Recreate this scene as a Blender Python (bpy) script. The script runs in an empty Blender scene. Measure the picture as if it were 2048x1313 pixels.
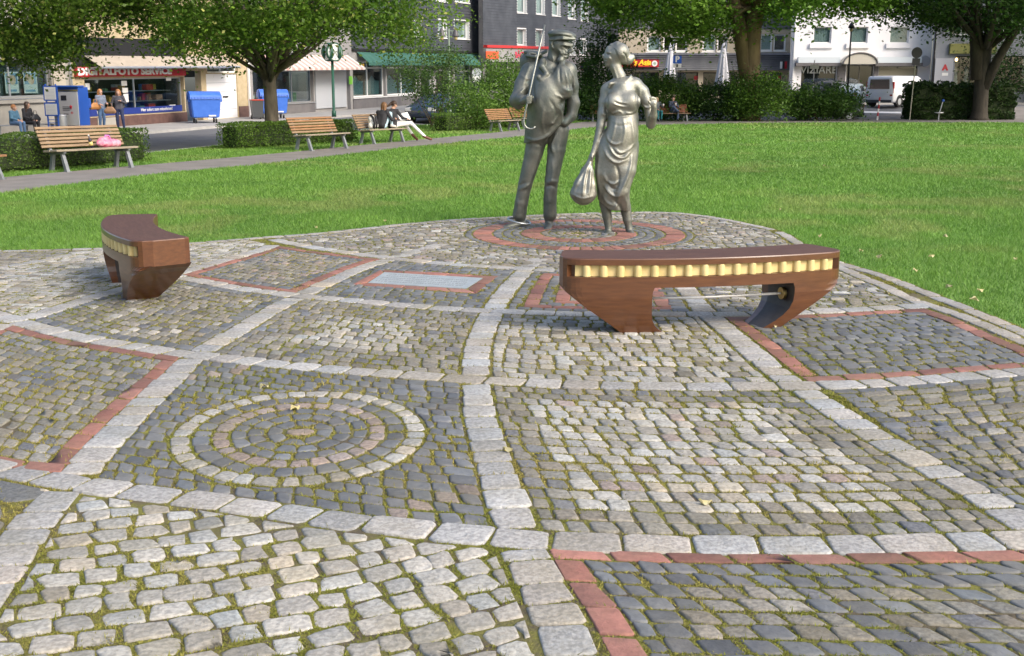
import bpy, bmesh, math, random
import numpy as np
from mathutils import Vector, Matrix
random.seed(7); RNG = np.random.default_rng(7)
SC = bpy.context.scene
COL = SC.collection
PI = math.pi
R = math.radians

# ------------------------------------------------------------------ camera
CAM_H, FPX, PITCH = 1.6, 2250.0, R(11.9)
cam_d = bpy.data.cameras.new('camera')
cam_d.sensor_width = 36.0
cam_d.lens = FPX / 2048.0 * 36.0
cam_d.clip_end = 2000.0
cam = bpy.data.objects.new('camera', cam_d)
COL.objects.link(cam)
cam.location = (0, 0, CAM_H)
cam.rotation_euler = (PI / 2 - PITCH, 0, 0)
SC.camera = cam

# ------------------------------------------------------------------ light
SUN_EL, SUN_AZ = R(38), R(128)      # azimuth clockwise from +Y: behind the camera, to the right
world = bpy.data.worlds.new('World'); SC.world = world
world.use_nodes = True
wn = world.node_tree.nodes; wl = world.node_tree.links
wn.clear()
wo = wn.new('ShaderNodeOutputWorld'); wb = wn.new('ShaderNodeBackground'); ws = wn.new('ShaderNodeTexSky')
ws.sky_type = 'NISHITA'; ws.sun_disc = False
ws.sun_elevation = SUN_EL; ws.sun_rotation = SUN_AZ
ws.air_density = 1.0; ws.dust_density = 3.8; ws.ozone_density = 1.0
wb.inputs['Strength'].default_value = 0.15
wl.new(ws.outputs[0], wb.inputs[0]); wl.new(wb.outputs[0], wo.inputs[0])
sun_d = bpy.data.lights.new('sun', 'SUN')
sun_d.energy = 1.15; sun_d.angle = R(22); sun_d.color = (1.0, 0.95, 0.87)
sun = bpy.data.objects.new('sun', sun_d); COL.objects.link(sun)
sdir = Vector((math.sin(SUN_AZ) * math.cos(SUN_EL), math.cos(SUN_AZ) * math.cos(SUN_EL), math.sin(SUN_EL)))
sun.rotation_euler = sdir.to_track_quat('Z', 'Y').to_euler()
sun.location = (20, -20, 40)
vs = SC.view_settings
vs.view_transform = 'Standard'; vs.look = 'None'; vs.exposure = 0.98; vs.gamma = 1.0
vs.use_curve_mapping = False
SC.cycles.max_bounces = 6; SC.cycles.transparent_max_bounces = 8
SC.cycles.caustics_reflective = False; SC.cycles.caustics_refractive = False

# ------------------------------------------------------------------ helpers
CP, SP = math.cos(PITCH), math.sin(PITCH)
def ray(px, py):
    a = px - 1024.0; b = 656.5 - py
    return (a, FPX * CP + b * SP, -FPX * SP + b * CP)
def G(px, py, z=0.0):
    r = ray(px, py); t = (z - CAM_H) / r[2]
    return (r[0] * t, r[1] * t)
def AT(px, py, Y):
    r = ray(px, py); t = Y / r[1]
    return (r[0] * t, Y, CAM_H + r[2] * t)
def ground_px(x, y):                 # how large 1 m2 of ground shows (for picking the largest pieces)
    zc = y * CP + CAM_H * SP
    return 0 if zc < .5 else (CAM_H / max(y, 1)) / (zc * zc)
def sstep(x, a, b):
    t = np.clip((x - a) / (b - a), 0, 1); return t * t * (3 - 2 * t)

# near kerb line of the street: beyond it the ground is level street, this side the sloping park is z = 0
KERB = [(-20, -4), (-12.5, 20), (-9.6, 30), (-8.5, 36), (-6.6, 46), (-4.6, 54), (0, 62.5), (8, 66), (20, 68.5), (60, 72)]
_kx = np.array([k[0] for k in KERB], float); _ky = np.array([k[1] for k in KERB], float)
def kerb_dist(x, y):                 # positive on the street side (further away / to the left)
    best = None
    for i in range(len(KERB) - 1):
        ax, ay = KERB[i]; bx, by = KERB[i + 1]
        dx, dy = bx - ax, by - ay; L = math.hypot(dx, dy)
        t = np.clip(((x - ax) * dx + (y - ay) * dy) / (L * L), 0, 1)
        d = np.hypot(x - ax - t * dx, y - ay - t * dy)
        s = np.sign((y - ay) * dx - (x - ax) * dy)
        sd = d * s
        if best is None: best = sd
        else: best = np.where(np.abs(sd) < np.abs(best), sd, best)
    return best
def zt(x, y):
    x = np.asarray(x, float); y = np.asarray(y, float)
    lev = np.maximum(0.0231 * (y - 45.5), 0.0) - 0.09 * sstep(46 - y, 0, 4) * sstep(-x, 14, 18)
    z = lev * sstep(kerb_dist(x, y), 0.0, 5.0)
    return z
def ztf(x, y): return float(zt(x, y))

_mats = {}
def nd(t, kind, **kw):
    n = t.nodes.new(kind)
    for k, v in kw.items():
        if hasattr(n, k): setattr(n, k, v)
        else: n.inputs[k].default_value = v
    return n
def mat(name, col, rough=0.6, metal=0.0, col2=None, scale=4.0, detail=4.0, lo=.35, hi=.65, bump=0.0, bscale=None, spec=0.5,
        coat=0.0, attr=False, stretch=None, emit=None, estr=0.0, trans=0.0, world=False, film=None):
    if name in _mats: return _mats[name]
    m = bpy.data.materials.new(name); m.use_nodes = True
    t = m.node_tree; b = t.nodes['Principled BSDF']; L = t.links
    b.inputs['Roughness'].default_value = rough; b.inputs['Metallic'].default_value = metal
    b.inputs['Specular IOR Level'].default_value = spec
    b.inputs['Coat Weight'].default_value = coat; b.inputs['Coat Roughness'].default_value = 0.15
    c = (*col, 1)
    b.inputs['Base Color'].default_value = c
    tc = nd(t, 'ShaderNodeTexCoord'); src = tc.outputs['Object']
    if world: src = nd(t, 'ShaderNodeNewGeometry').outputs['Position']
    if stretch:
        mp = nd(t, 'ShaderNodeMapping'); mp.inputs['Scale'].default_value = stretch
        L.new(src, mp.inputs[0]); src = mp.outputs[0]
    out = None
    if col2:
        n = nd(t, 'ShaderNodeTexNoise', Scale=scale, Detail=detail, Roughness=.6); L.new(src, n.inputs['Vector'])
        rmp = nd(t, 'ShaderNodeValToRGB'); e = rmp.color_ramp.elements
        e[0].position = lo; e[0].color = c; e[1].position = hi; e[1].color = (*col2, 1)
        L.new(n.outputs['Fac'], rmp.inputs[0]); out = rmp.outputs[0]
    if attr:
        at = nd(t, 'ShaderNodeAttribute', attribute_name='tint')
        if out is not None:
            mx = nd(t, 'ShaderNodeMix', data_type='RGBA', blend_type='MULTIPLY'); mx.inputs[0].default_value = 1.0
            L.new(out, mx.inputs[6]); L.new(at.outputs['Color'], mx.inputs[7]); out = mx.outputs[2]
        else: out = at.outputs['Color']
    if film:                # thin film of moss and dirt in patches: (colour, scale, amount)
        n = nd(t, 'ShaderNodeTexNoise', Scale=film[1], Detail=7.0, Roughness=.65); L.new(src, n.inputs['Vector'])
        mr = nd(t, 'ShaderNodeMapRange'); mr.inputs['From Min'].default_value = .42; mr.inputs['From Max'].default_value = .68; mr.inputs['To Max'].default_value = film[2]
        mx = nd(t, 'ShaderNodeMix', data_type='RGBA'); L.new(n.outputs['Fac'], mr.inputs['Value']); L.new(mr.outputs[0], mx.inputs[0]); L.new(out, mx.inputs[6]); mx.inputs[7].default_value = (*film[0], 1); out = mx.outputs[2]
    if out is not None: L.new(out, b.inputs['Base Color'])
    if bump:
        n2 = nd(t, 'ShaderNodeTexNoise', Scale=bscale or scale * 4, Detail=5.0, Roughness=.65); L.new(src, n2.inputs['Vector'])
        bp = nd(t, 'ShaderNodeBump', Strength=bump, Distance=.02); L.new(n2.outputs['Fac'], bp.inputs['Height'])
        L.new(bp.outputs[0], b.inputs['Normal'])
    if emit:
        b.inputs['Emission Color'].default_value = (*emit, 1); b.inputs['Emission Strength'].default_value = estr
    if trans:
        tr = nd(t, 'ShaderNodeBsdfTranslucent')
        if out is not None: L.new(out, tr.inputs[0])
        else: tr.inputs[0].default_value = c
        ms = nd(t, 'ShaderNodeMixShader'); ms.inputs[0].default_value = trans
        L.new(b.outputs[0], ms.inputs[1]); L.new(tr.outputs[0], ms.inputs[2])
        L.new(ms.outputs[0], t.nodes['Material Output'].inputs[0])
    _mats[name] = m
    return m
def glass(name, col=(.75, .82, .82), fac=.28, rough=.03):
    if name in _mats: return _mats[name]
    m = bpy.data.materials.new(name); m.use_nodes = True
    t = m.node_tree; L = t.links
    t.nodes.remove(t.nodes['Principled BSDF'])
    g = nd(t, 'ShaderNodeBsdfGlossy', Roughness=rough); tr = nd(t, 'ShaderNodeBsdfTransparent')
    tr.inputs[0].default_value = (*col, 1); g.inputs[0].default_value = (.9, .95, 1, 1)
    ms = nd(t, 'ShaderNodeMixShader'); fr = nd(t, 'ShaderNodeLayerWeight', Blend=.5)
    pw = nd(t, 'ShaderNodeMath', operation='POWER'); pw.inputs[1].default_value = 3.0
    ma = nd(t, 'ShaderNodeMath', operation='MULTIPLY_ADD'); ma.inputs[1].default_value = .75; ma.inputs[2].default_value = fac * .2
    L.new(fr.outputs['Facing'], pw.inputs[0]); L.new(pw.outputs[0], ma.inputs[0])
    L.new(ma.outputs[0], ms.inputs[0]); L.new(tr.outputs[0], ms.inputs[1]); L.new(g.outputs[0], ms.inputs[2])
    L.new(ms.outputs[0], t.nodes['Material Output'].inputs[0])
    _mats[name] = m
    return m

def tag(o, label=None, cat=None, group=None, kind=None):
    if label: o['label'] = label
    if cat: o['category'] = cat
    if group: o['group'] = group
    if kind: o['kind'] = kind
    return o
def thing(name, label, cat, loc=(0, 0, 0), rz=0.0, group=None):
    o = bpy.data.objects.new(name, None); COL.objects.link(o)
    o.empty_display_size = .2
    o.location = loc; o.rotation_euler = (0, 0, rz)
    return tag(o, label, cat, group)
def link(name, verts, faces, mats, parent=None, midx=None, smooth=False, tint=None, loc=None):
    me = bpy.data.meshes.new(name)
    me.from_pydata([tuple(v) for v in verts], [], [tuple(f) for f in faces])
    return _fin(name, me, mats, parent, midx, smooth, tint, loc)
def _fin(name, me, mats, parent, midx, smooth, tint, loc):
    for m in (mats if isinstance(mats, (list, tuple)) else [mats]): me.materials.append(m)
    n = len(me.polygons)
    if midx is not None and len(midx): me.polygons.foreach_set('material_index', np.asarray(midx, np.int32))
    if smooth: me.polygons.foreach_set('use_smooth', np.ones(n, bool))
    if tint is not None:
        ca = me.color_attributes.new('tint', 'FLOAT_COLOR', 'POINT')
        ca.data.foreach_set('color', np.asarray(tint, np.float32).ravel())
    me.update()
    o = bpy.data.objects.new(name, me); COL.objects.link(o)
    if parent is not None: o.parent = parent
    if loc is not None: o.location = loc
    return o
def link_np(name, V, Fq, mats, parent=None, midx=None, smooth=False, tint=None, loc=None):
    """V (n,3), Fq (m,k) uniform faces"""
    V = np.asarray(V, np.float32); Fq = np.asarray(Fq, np.int32)
    me = bpy.data.meshes.new(name); k = Fq.shape[1]
    me.vertices.add(len(V)); me.vertices.foreach_set('co', V.ravel())
    me.loops.add(Fq.size); me.loops.foreach_set('vertex_index', Fq.ravel())
    me.polygons.add(len(Fq)); me.polygons.foreach_set('loop_start', np.arange(len(Fq), dtype=np.int32) * k)
    me.update(calc_edges=True)
    return _fin(name, me, mats, parent, midx, smooth, tint, loc)

class MB:
    """collects simple solids; build() links them as one mesh object"""
    def __init__(s): s.v = []; s.f = []; s.m = []
    def add(s, vs, fs, m=0):
        o = len(s.v); s.v += [tuple(v) for v in vs]; s.f += [tuple(i + o for i in f) for f in fs]; s.m += [m] * len(fs)
        return s
    def hexa(s, P, m=0):      # 8 points: bottom 4 ccw, top 4 ccw
        return s.add(P, [(3, 2, 1, 0), (4, 5, 6, 7), (0, 1, 5, 4), (1, 2, 6, 5), (2, 3, 7, 6), (3, 0, 4, 7)], m)
    def box(s, x0, x1, y0, y1, z0, z1, m=0):
        return s.hexa([(x0, y0, z0), (x1, y0, z0), (x1, y1, z0), (x0, y1, z0), (x0, y0, z1), (x1, y0, z1), (x1, y1, z1), (x0, y1, z1)], m)
    def cbox(s, x0, x1, y0, y1, z0, z1, c=.01, m=0):   # box with chamfered vertical and horizontal edges
        rings = []
        for z, i in ((z0, c), (z0 + c, 0), (z1 - c, 0), (z1, c)):
            a0, a1, b0, b1 = x0 + i, x1 - i, y0 + i, y1 - i; k = c
            rings.append([(a0 + k, b0, z), (a1 - k, b0, z), (a1, b0 + k, z), (a1, b1 - k, z), (a1 - k, b1, z), (a0 + k, b1, z), (a0, b1 - k, z), (a0, b0 + k, z)])
        return s.loft(rings, m)
    def loft(s, rings, m=0, cap0=True, cap1=True, closed=True):
        n = len(rings[0]); vs = [p for r in rings for p in r]; fs = []
        for i in range(len(rings) - 1):
            for j in range(n if closed else n - 1):
                k = (j + 1) % n
                fs.append((i * n + j, i * n + k, (i + 1) * n + k, (i + 1) * n + j))
        if cap0: fs.append(tuple(reversed(range(n))))
        if cap1: fs.append(tuple((len(rings) - 1) * n + j for j in range(n)))
        return s.add(vs, fs, m)
    def tube(s, pts, rad, n=8, m=0, cap=True):
        pts = [Vector(p) for p in pts]; rads = rad if isinstance(rad, (list, tuple)) else [rad] * len(pts)
        rings = []; up = None
        for i, p in enumerate(pts):
            d = (pts[min(i + 1, len(pts) - 1)] - pts[max(i - 1, 0)])
            if d.length < 1e-9: d = Vector((0, 0, 1))
            d.normalize()
            if up is None:
                up = Vector((0, 0, 1)) if abs(d.z) < .9 else Vector((1, 0, 0))
            a = d.cross(up)
            if a.length < 1e-4: a = d.cross(Vector((1, .3, 0)))
            a.normalize(); b = a.cross(d).normalized(); up = b
            rings.append([tuple(p + (a * math.cos(2 * PI * j / n) + b * math.sin(2 * PI * j / n)) * rads[i]) for j in range(n)])
        return s.loft([list(reversed(r)) for r in rings], m, cap, cap)
    def lathe(s, prof, c=(0, 0, 0), n=16, m=0):
        rings = [[(c[0] + r * math.cos(2 * PI * j / n), c[1] + r * math.sin(2 * PI * j / n), c[2] + z) for j in range(n)] for r, z in prof]
        return s.loft(rings, m)
    def prism(s, poly, z0, z1, m=0):
        return s.loft([[(x, y, z0) for x, y in poly], [(x, y, z1) for x, y in poly]], m)
    def xf(s, M, start=0):
        for i in range(start, len(s.v)):
            s.v[i] = tuple(M @ Vector(s.v[i]))
        return s
    def build(s, name, mats, parent=None, smooth=False, loc=None):
        return link(name, s.v, s.f, mats, parent, s.m, smooth, None, loc)
def copy_tree(o, parent=None):
    c = o.copy(); COL.objects.link(c)
    if parent is not None: c.parent = parent
    for ch in list(o.children): copy_tree(ch, c)
    return c
_font = None
def text(name, body, size, m, parent, M, extrude=.01, shear=0.0, align='CENTER', bold=0.0, sx=1.0):
    cu = bpy.data.curves.new(name, 'FONT'); cu.body = body; cu.size = size; cu.extrude = extrude
    cu.align_x = align; cu.align_y = 'CENTER'; cu.shear = shear; cu.offset = bold; cu.resolution_u = 3
    to = bpy.data.objects.new('tmp_text', cu)
    me = bpy.data.meshes.new_from_object(to)
    bpy.data.objects.remove(to); bpy.data.curves.remove(cu)
    me.transform(M @ Matrix.Diagonal((sx, 1, 1, 1)))
    return _fin(name, me, m, parent, None, False, None, None)
def face_mtx(o, xdir, up, out):        # text in a plane: x along xdir, y along up
    X = Vector(xdir).normalized(); Z = Vector(out).normalized(); Y = Vector(up).normalized()
    return Matrix(((X.x, Y.x, Z.x, o[0]), (X.y, Y.y, Z.y, o[1]), (X.z, Y.z, Z.z, o[2]), (0, 0, 0, 1)))

# ------------------------------------------------------------------ implicit bodies (smooth unions of limbs, meshed by surface nets)
def sdf_mesh(prims, vox, bounds=None):
    """prims: ('c',p0,r0,p1,r1,k,id) | ('e',c,(rx,ry,rz),rot or None,k,id) | ('-c'..),('-e'..) | ('cut',point,normal) ; returns verts, quads, face ids"""
    lo = np.full(3, 1e9); hi = -lo
    for p in prims:
        if p[0] == 'c':
            for q, r in ((p[1], p[2]), (p[3], p[4])): lo = np.minimum(lo, np.array(q) - r); hi = np.maximum(hi, np.array(q) + r)
        elif p[0] == 'e':
            r = max(p[2]); lo = np.minimum(lo, np.array(p[1]) - r); hi = np.maximum(hi, np.array(p[1]) + r)
    lo -= 3 * vox; hi += 3 * vox
    n = np.ceil((hi - lo) / vox).astype(int) + 1
    ax = [lo[i] + vox * np.arange(n[i]) for i in range(3)]
    F = np.full(n, 1.0, np.float32); ID = np.zeros(n, np.int16)
    for p in prims:
        kind = p[0]
        if kind == 'cut':
            P0 = np.array(p[1]); N = np.array(p[2], float); N /= np.linalg.norm(N)
            d = (ax[0][:, None, None] - P0[0]) * N[0] + (ax[1][None, :, None] - P0[1]) * N[1] + (ax[2][None, None, :] - P0[2]) * N[2]
            F = np.maximum(F, d.astype(np.float32)); continue
        k = p[5] if kind[-1] == 'c' else p[4]; pid = p[6] if kind[-1] == 'c' else p[5]
        if kind[-1] == 'c':
            a = np.array(p[1], float); b = np.array(p[3], float); r = max(p[2], p[4])
            l2 = np.minimum(a, b) - r; h2 = np.maximum(a, b) + r
        else:
            r = max(p[2]); l2 = np.array(p[1]) - r; h2 = np.array(p[1]) + r
        pad = k + 3 * vox
        i0 = np.maximum(((l2 - pad - lo) / vox).astype(int), 0); i1 = np.minimum(((h2 + pad - lo) / vox).astype(int) + 2, n)
        if np.any(i1 <= i0): continue
        sl = tuple(slice(i0[i], i1[i]) for i in range(3))
        X = ax[0][sl[0]][:, None, None]; Y = ax[1][sl[1]][None, :, None]; Z = ax[2][sl[2]][None, None, :]
        if kind[-1] == 'c':
            ab = b - a; L2 = max(ab @ ab, 1e-9)
            t = np.clip(((X - a[0]) * ab[0] + (Y - a[1]) * ab[1] + (Z - a[2]) * ab[2]) / L2, 0, 1)
            d = np.sqrt((X - a[0] - t * ab[0]) ** 2 + (Y - a[1] - t * ab[1]) ** 2 + (Z - a[2] - t * ab[2]) ** 2) - (p[2] + (p[4] - p[2]) * t)
        else:
            x = X - p[1][0]; y = Y - p[1][1]; z = Z - p[1][2]
            if p[3] is not None:
                Mr = np.array(p[3].to_3x3().transposed()) if hasattr(p[3], 'to_3x3') else p[3]
                x, y, z = (Mr[0, 0] * x + Mr[0, 1] * y + Mr[0, 2] * z, Mr[1, 0] * x + Mr[1, 1] * y + Mr[1, 2] * z, Mr[2, 0] * x + Mr[2, 1] * y + Mr[2, 2] * z)
            rx, ry, rz = p[2]
            k0 = np.sqrt((x / rx) ** 2 + (y / ry) ** 2 + (z / rz) ** 2); k1 = np.sqrt((x / rx ** 2) ** 2 + (y / ry ** 2) ** 2 + (z / rz ** 2) ** 2)
            d = k0 * (k0 - 1) / np.maximum(k1, 1e-6)
        d = d.astype(np.float32); Fs = F[sl]
        if kind[0] == '-':
            d = -d; h = np.clip(.5 - .5 * (Fs - d) / max(k, 1e-6), 0, 1)
            h2_ = np.clip(.5 + .5 * (Fs - d) / max(k, 1e-6), 0, 1)
            F[sl] = Fs * h2_ + d * (1 - h2_) + k * h2_ * (1 - h2_)
        else:
            ID[sl] = np.where(d < Fs, pid, ID[sl])
            if k > 1e-6:
                h = np.clip(.5 + .5 * (Fs - d) / k, 0, 1)
                F[sl] = Fs * (1 - h) + d * h - k * h * (1 - h)
            else: F[sl] = np.minimum(Fs, d)
    S = F < 0
    c = np.zeros(n - 1, np.int8); P = np.zeros((*(n - 1), 3), np.float32)
    m = [S[i:n[0] - 1 + i, j:n[1] - 1 + j, k:n[2] - 1 + k] for i in (0, 1) for j in (0, 1) for k in (0, 1)]
    cnt = sum(q.astype(np.int8) for q in m)
    act = np.argwhere((cnt > 0) & (cnt < 8))
    acc = np.zeros((len(act), 3), np.float64); w = np.zeros(len(act))
    offs = [(i, j, k) for i in (0, 1) for j in (0, 1) for k in (0, 1)]
    for a in range(8):
        for b in range(a + 1, 8):
            if sum(abs(offs[a][q] - offs[b][q]) for q in range(3)) != 1: continue
            fa = F[act[:, 0] + offs[a][0], act[:, 1] + offs[a][1], act[:, 2] + offs[a][2]].astype(float)
            fb = F[act[:, 0] + offs[b][0], act[:, 1] + offs[b][1], act[:, 2] + offs[b][2]].astype(float)
            x = (fa < 0) != (fb < 0); t = np.where(x, fa / np.where(x, fa - fb, 1), 0)
            q = np.array(offs[a]) + t[:, None] * (np.array(offs[b]) - np.array(offs[a]))
            acc[x] += q[x]; w[x] += 1
    V = lo + vox * (act + acc / w[:, None])
    idx = np.full(n - 1, -1, np.int32); idx[act[:, 0], act[:, 1], act[:, 2]] = np.arange(len(act))
    quads = []
    for axs in range(3):
        o = [0, 0, 0]; o[axs] = 1
        A = S[:n[0] - o[0], :n[1] - o[1], :n[2] - o[2]]; B = S[o[0]:, o[1]:, o[2]:]
        e = np.argwhere(A != B)
        u, v = [(1, 2), (2, 0), (0, 1)][axs]
        ok = (e[:, u] > 0) & (e[:, v] > 0); e = e[ok]
        e = e[(e[:, u] < n[u] - 1) & (e[:, v] < n[v] - 1)]
        def cell(du, dv):
            q = e.copy(); q[:, u] += du; q[:, v] += dv; return idx[q[:, 0], q[:, 1], q[:, 2]]
        Q = np.stack([cell(-1, -1), cell(0, -1), cell(0, 0), cell(-1, 0)], 1)
        flip = ~S[e[:, 0], e[:, 1], e[:, 2]]
        Q[flip] = Q[flip][:, ::-1]
        quads.append(Q)
    Q = np.concatenate(quads); Q = Q[(Q >= 0).all(1)]
    fid = ID[tuple(act[Q[:, 0]].T)]
    # take the id at the solid side of the cell
    return V, Q, fid
def smooth_np(V, Q, it=1, lam=.5):
    for _ in range(it):
        acc = np.zeros_like(V); w = np.zeros(len(V))
        for a, b in ((0, 1), (1, 2), (2, 3), (3, 0)):
            np.add.at(acc, Q[:, a], V[Q[:, b]]); np.add.at(w, Q[:, a], 1)
            np.add.at(acc, Q[:, b], V[Q[:, a]]); np.add.at(w, Q[:, b], 1)
        V = V * (1 - lam) + lam * acc / np.maximum(w, 1)[:, None]
    return V
# ------------------------------------------------------------------ ground, lawn, path, street
def resample(pts, n):
    P = np.array(pts, float); d = np.r_[0, np.cumsum(np.linalg.norm(np.diff(P, axis=0), axis=1))]
    s = np.linspace(0, d[-1], n)
    return np.stack([np.interp(s, d, P[:, i]) for i in range(P.shape[1])], 1)
def catmull(pts, per=8):
    P = [np.array(p, float) for p in pts]; P = [2 * P[0] - P[1]] + P + [2 * P[-1] - P[-2]]
    out = []
    for i in range(1, len(P) - 2):
        for k in range(per):
            t = k / per
            out.append(.5 * ((2 * P[i]) + (-P[i - 1] + P[i + 1]) * t + (2 * P[i - 1] - 5 * P[i] + 4 * P[i + 1] - P[i + 2]) * t * t + (-P[i - 1] + 3 * P[i] - 3 * P[i + 1] + P[i + 2]) * t ** 3))
    out.append(P[-2]); return np.array(out)
def ribbon(name, A, B, n, m, dz, mt, kind='structure', zf=zt):
    A = resample(A, n); B = resample(B, n); V = []; F = []
    for j in range(m + 1):
        Q = A + (B - A) * (j / m); V += [(x, y, z) for (x, y), z in zip(Q, zf(Q[:, 0], Q[:, 1]) + dz)]
    for j in range(m):
        for i in range(n - 1): F.append((j * n + i, j * n + i + 1, (j + 1) * n + i + 1, (j + 1) * n + i))
    o = link(name, V, F, mt); bm = bmesh.new(); bm.from_mesh(o.data); bmesh.ops.recalc_face_normals(bm, faces=bm.faces)
    if sum(f.normal.z for f in bm.faces) < 0: bmesh.ops.reverse_faces(bm, faces=bm.faces)
    bm.to_mesh(o.data); bm.free()
    return tag(o, kind=kind)

M_earth = mat('earth', (.10, .085, .06), .95, col2=(.16, .14, .11), scale=.6, bump=.3)
M_asph = mat('asphalt', (.115, .12, .13), .85, col2=(.15, .155, .165), scale=1.2, bump=.25, bscale=60)
M_slabs = mat('pavement slabs', (.30, .29, .275), .85, col2=(.38, .37, .35), scale=.7, bump=.15, bscale=30)
M_path = mat('path gravel asphalt', (.17, .155, .14), .9, col2=(.235, .215, .195), scale=1.6, detail=8, bump=.4, bscale=70)
M_lawn = mat('lawn soil and grass', (.10, .22, .025), .9, col2=(.175, .31, .045), scale=.55, detail=9, lo=.3, hi=.7, bump=.8, bscale=45)
M_kerb = mat('kerb concrete', (.36, .355, .34), .85, col2=(.44, .43, .41), scale=3, bump=.1)
M_white = mat('white paint', (.78, .78, .77), .6)

gx = np.concatenate([np.linspace(-400, -50, 8), np.linspace(-40, 60, 51), np.linspace(80, 400, 8)])
gy = np.concatenate([np.linspace(-60, -8, 5), np.linspace(0, 120, 61), np.linspace(140, 600, 8)])
XX, YY = np.meshgrid(gx, gy, indexing='ij'); ZZ = np.minimum(zt(XX, YY), 1.6) - .22
nx, ny = len(gx), len(gy)
ii = np.arange(nx * ny).reshape(nx, ny)
tag(link_np('ground', np.stack([XX, YY, ZZ], -1).reshape(-1, 3), np.stack([ii[:-1, :-1], ii[1:, :-1], ii[1:, 1:], ii[:-1, 1:]], -1).reshape(-1, 4), M_earth), kind='structure')

lawn_poly = [(x, y, 0.0) for x, y in KERB] + [(60, -12, 0), (-22, -12, 0)]
lawn = tag(link('lawn', lawn_poly, [tuple(reversed(range(len(lawn_poly))))], M_lawn), kind='structure')
PATH_NEAR = [G(*p) for p in [(-700, 480), (-300, 430), (0, 388), (183, 364), (366, 344), (500, 332), (700, 309), (840, 293), (1046, 274), (1170, 257), (1300, 251), (1480, 247.5), (1700, 246), (2048, 246), (2500, 248)]]
PATH_FAR = [G(*p) for p in [(-700, 425), (-300, 388), (0, 356), (135, 344), (262, 333), (440, 318), (591, 304), (700, 293), (840, 280), (1003, 264.5), (1100, 252), (1170, 244), (1300, 242), (1480, 239), (1700, 236), (2048, 233), (2500, 234)]]
ribbon('path', PATH_NEAR, PATH_FAR, 160, 3, .005, M_path)
FARK = [(-34.5, -4), (-20.96, 30), (-15.4, 44), (-10.6, 56), (-6.6, 66), (-1.2, 79), (3, 82), (12, 79.6), (22, 79.2), (60, 79.2)]
ribbon('road', KERB, FARK, 200, 14, -.10, M_asph)
FACL = [(-38.5, -4), (-24.96, 30), (-19.4, 44), (-14.6, 56), (-10.6, 66), (-4.7, 81), (-2, 89)]
ribbon('pavement_by_the_shops', FARK[:6], FACL[:6], 120, 4, .0, M_slabs)
ribbon('pavement_by_the_white_building', FARK[6:], [(3, 90), (12, 90), (22, 90), (60, 90)], 60, 4, .0, M_slabs)
def kerb_strip(name, line, w, top, low):
    L = resample(line, 220); T = np.gradient(L, axis=0); T /= np.linalg.norm(T, axis=1)[:, None]; N = np.stack([-T[:, 1], T[:, 0]], 1)
    a = L - N * w / 2; b = L + N * w / 2; z = zt(L[:, 0], L[:, 1])
    mb = MB(); rings = [[(a[i][0], a[i][1], z[i] + low), (a[i][0], a[i][1], z[i] + top), (b[i][0], b[i][1], z[i] + top), (b[i][0], b[i][1], z[i] + low)] for i in range(len(L))]
    mb.loft(rings); return tag(mb.build(name, M_kerb), kind='structure')
kerb_strip('kerb', KERB, .16, .015, -.15)
kerb_strip('kerb', FARK, .16, .012, -.15)
ribbon('road_marking', [AT(1700, 223, 71.5)[:2], AT(1850, 222.5, 71.5)[:2]], [AT(1700, 222, 72.0)[:2], AT(1850, 221.5, 72.0)[:2]], 12, 1, -.094, M_white)
# ------------------------------------------------------------------ the paved circle: every stone is a solid
M_stone = mat('granite', (.72, .72, .72), .8, col2=(1.12, 1.12, 1.12), scale=55, detail=3, lo=.38, hi=.62, bump=.5, bscale=38, attr=True, spec=.25, world=True, film=((.20, .175, .10), 2.2, .42))
M_basalt = mat('basalt', (.8, .8, .8), .62, col2=(1.1, 1.1, 1.1), scale=18, bump=.35, bscale=30, attr=True, spec=.3, world=True, film=((.19, .175, .11), 2.2, .35))
M_brick = mat('clinker brick', (.82, .82, .82), .78, col2=(1.12, 1.1, 1.1), scale=25, bump=.3, bscale=60, attr=True, spec=.25, world=True, film=((.20, .15, .10), 3.0, .45))
M_bed = mat('moss and grit joints', (.125, .10, .06), .95, col2=(.215, .21, .035), scale=6.0, detail=9, lo=.40, hi=.60, bump=1.0, bscale=90)
KCOL = {'granite_sett': (.38, .365, .328), 'band_stone': (.385, .375, .355), 'basalt_sett': (.142, .146, .150), 'greywacke_sett': (.232, .217, .185),
        'pink_sett': (.31, .255, .225), 'brick': (.27, .128, .10), 'border_stone': (.36, .34, .31), 'slab': (.15, .15, .145)}
KVAR = {'granite_sett': .16, 'band_stone': .10, 'basalt_sett': .16, 'greywacke_sett': .16, 'pink_sett': .12, 'brick': .20, 'border_stone': .10, 'slab': .06}
KMAT = {'basalt_sett': M_basalt, 'brick': M_brick}
EDGE = [G(*p) for p in [(-700, 500), (-300, 506), (0, 504), (205, 499), (376, 489), (513, 478), (600, 472), (717, 460), (834, 448), (951, 439), (1010, 436), (1100, 431), (1200, 428), (1300, 426), (1372, 430), (1444, 439), (1512, 453), (1570, 467), (1612, 492), (1668, 522), (1760, 549), (1850, 583), (1950, 622), (2048, 662), (2300, 770), (2500, 860)]]
EDGE_POLY = [tuple(p) for p in catmull(EDGE, 4)] + [(4.5, 1.5), (-4.5, 1.5)]
plaza = link('paved_circle', [(x, y, .0145) for x, y in EDGE_POLY], [tuple(reversed(range(len(EDGE_POLY))))], M_bed)
tag(plaza, kind='structure')

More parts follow.
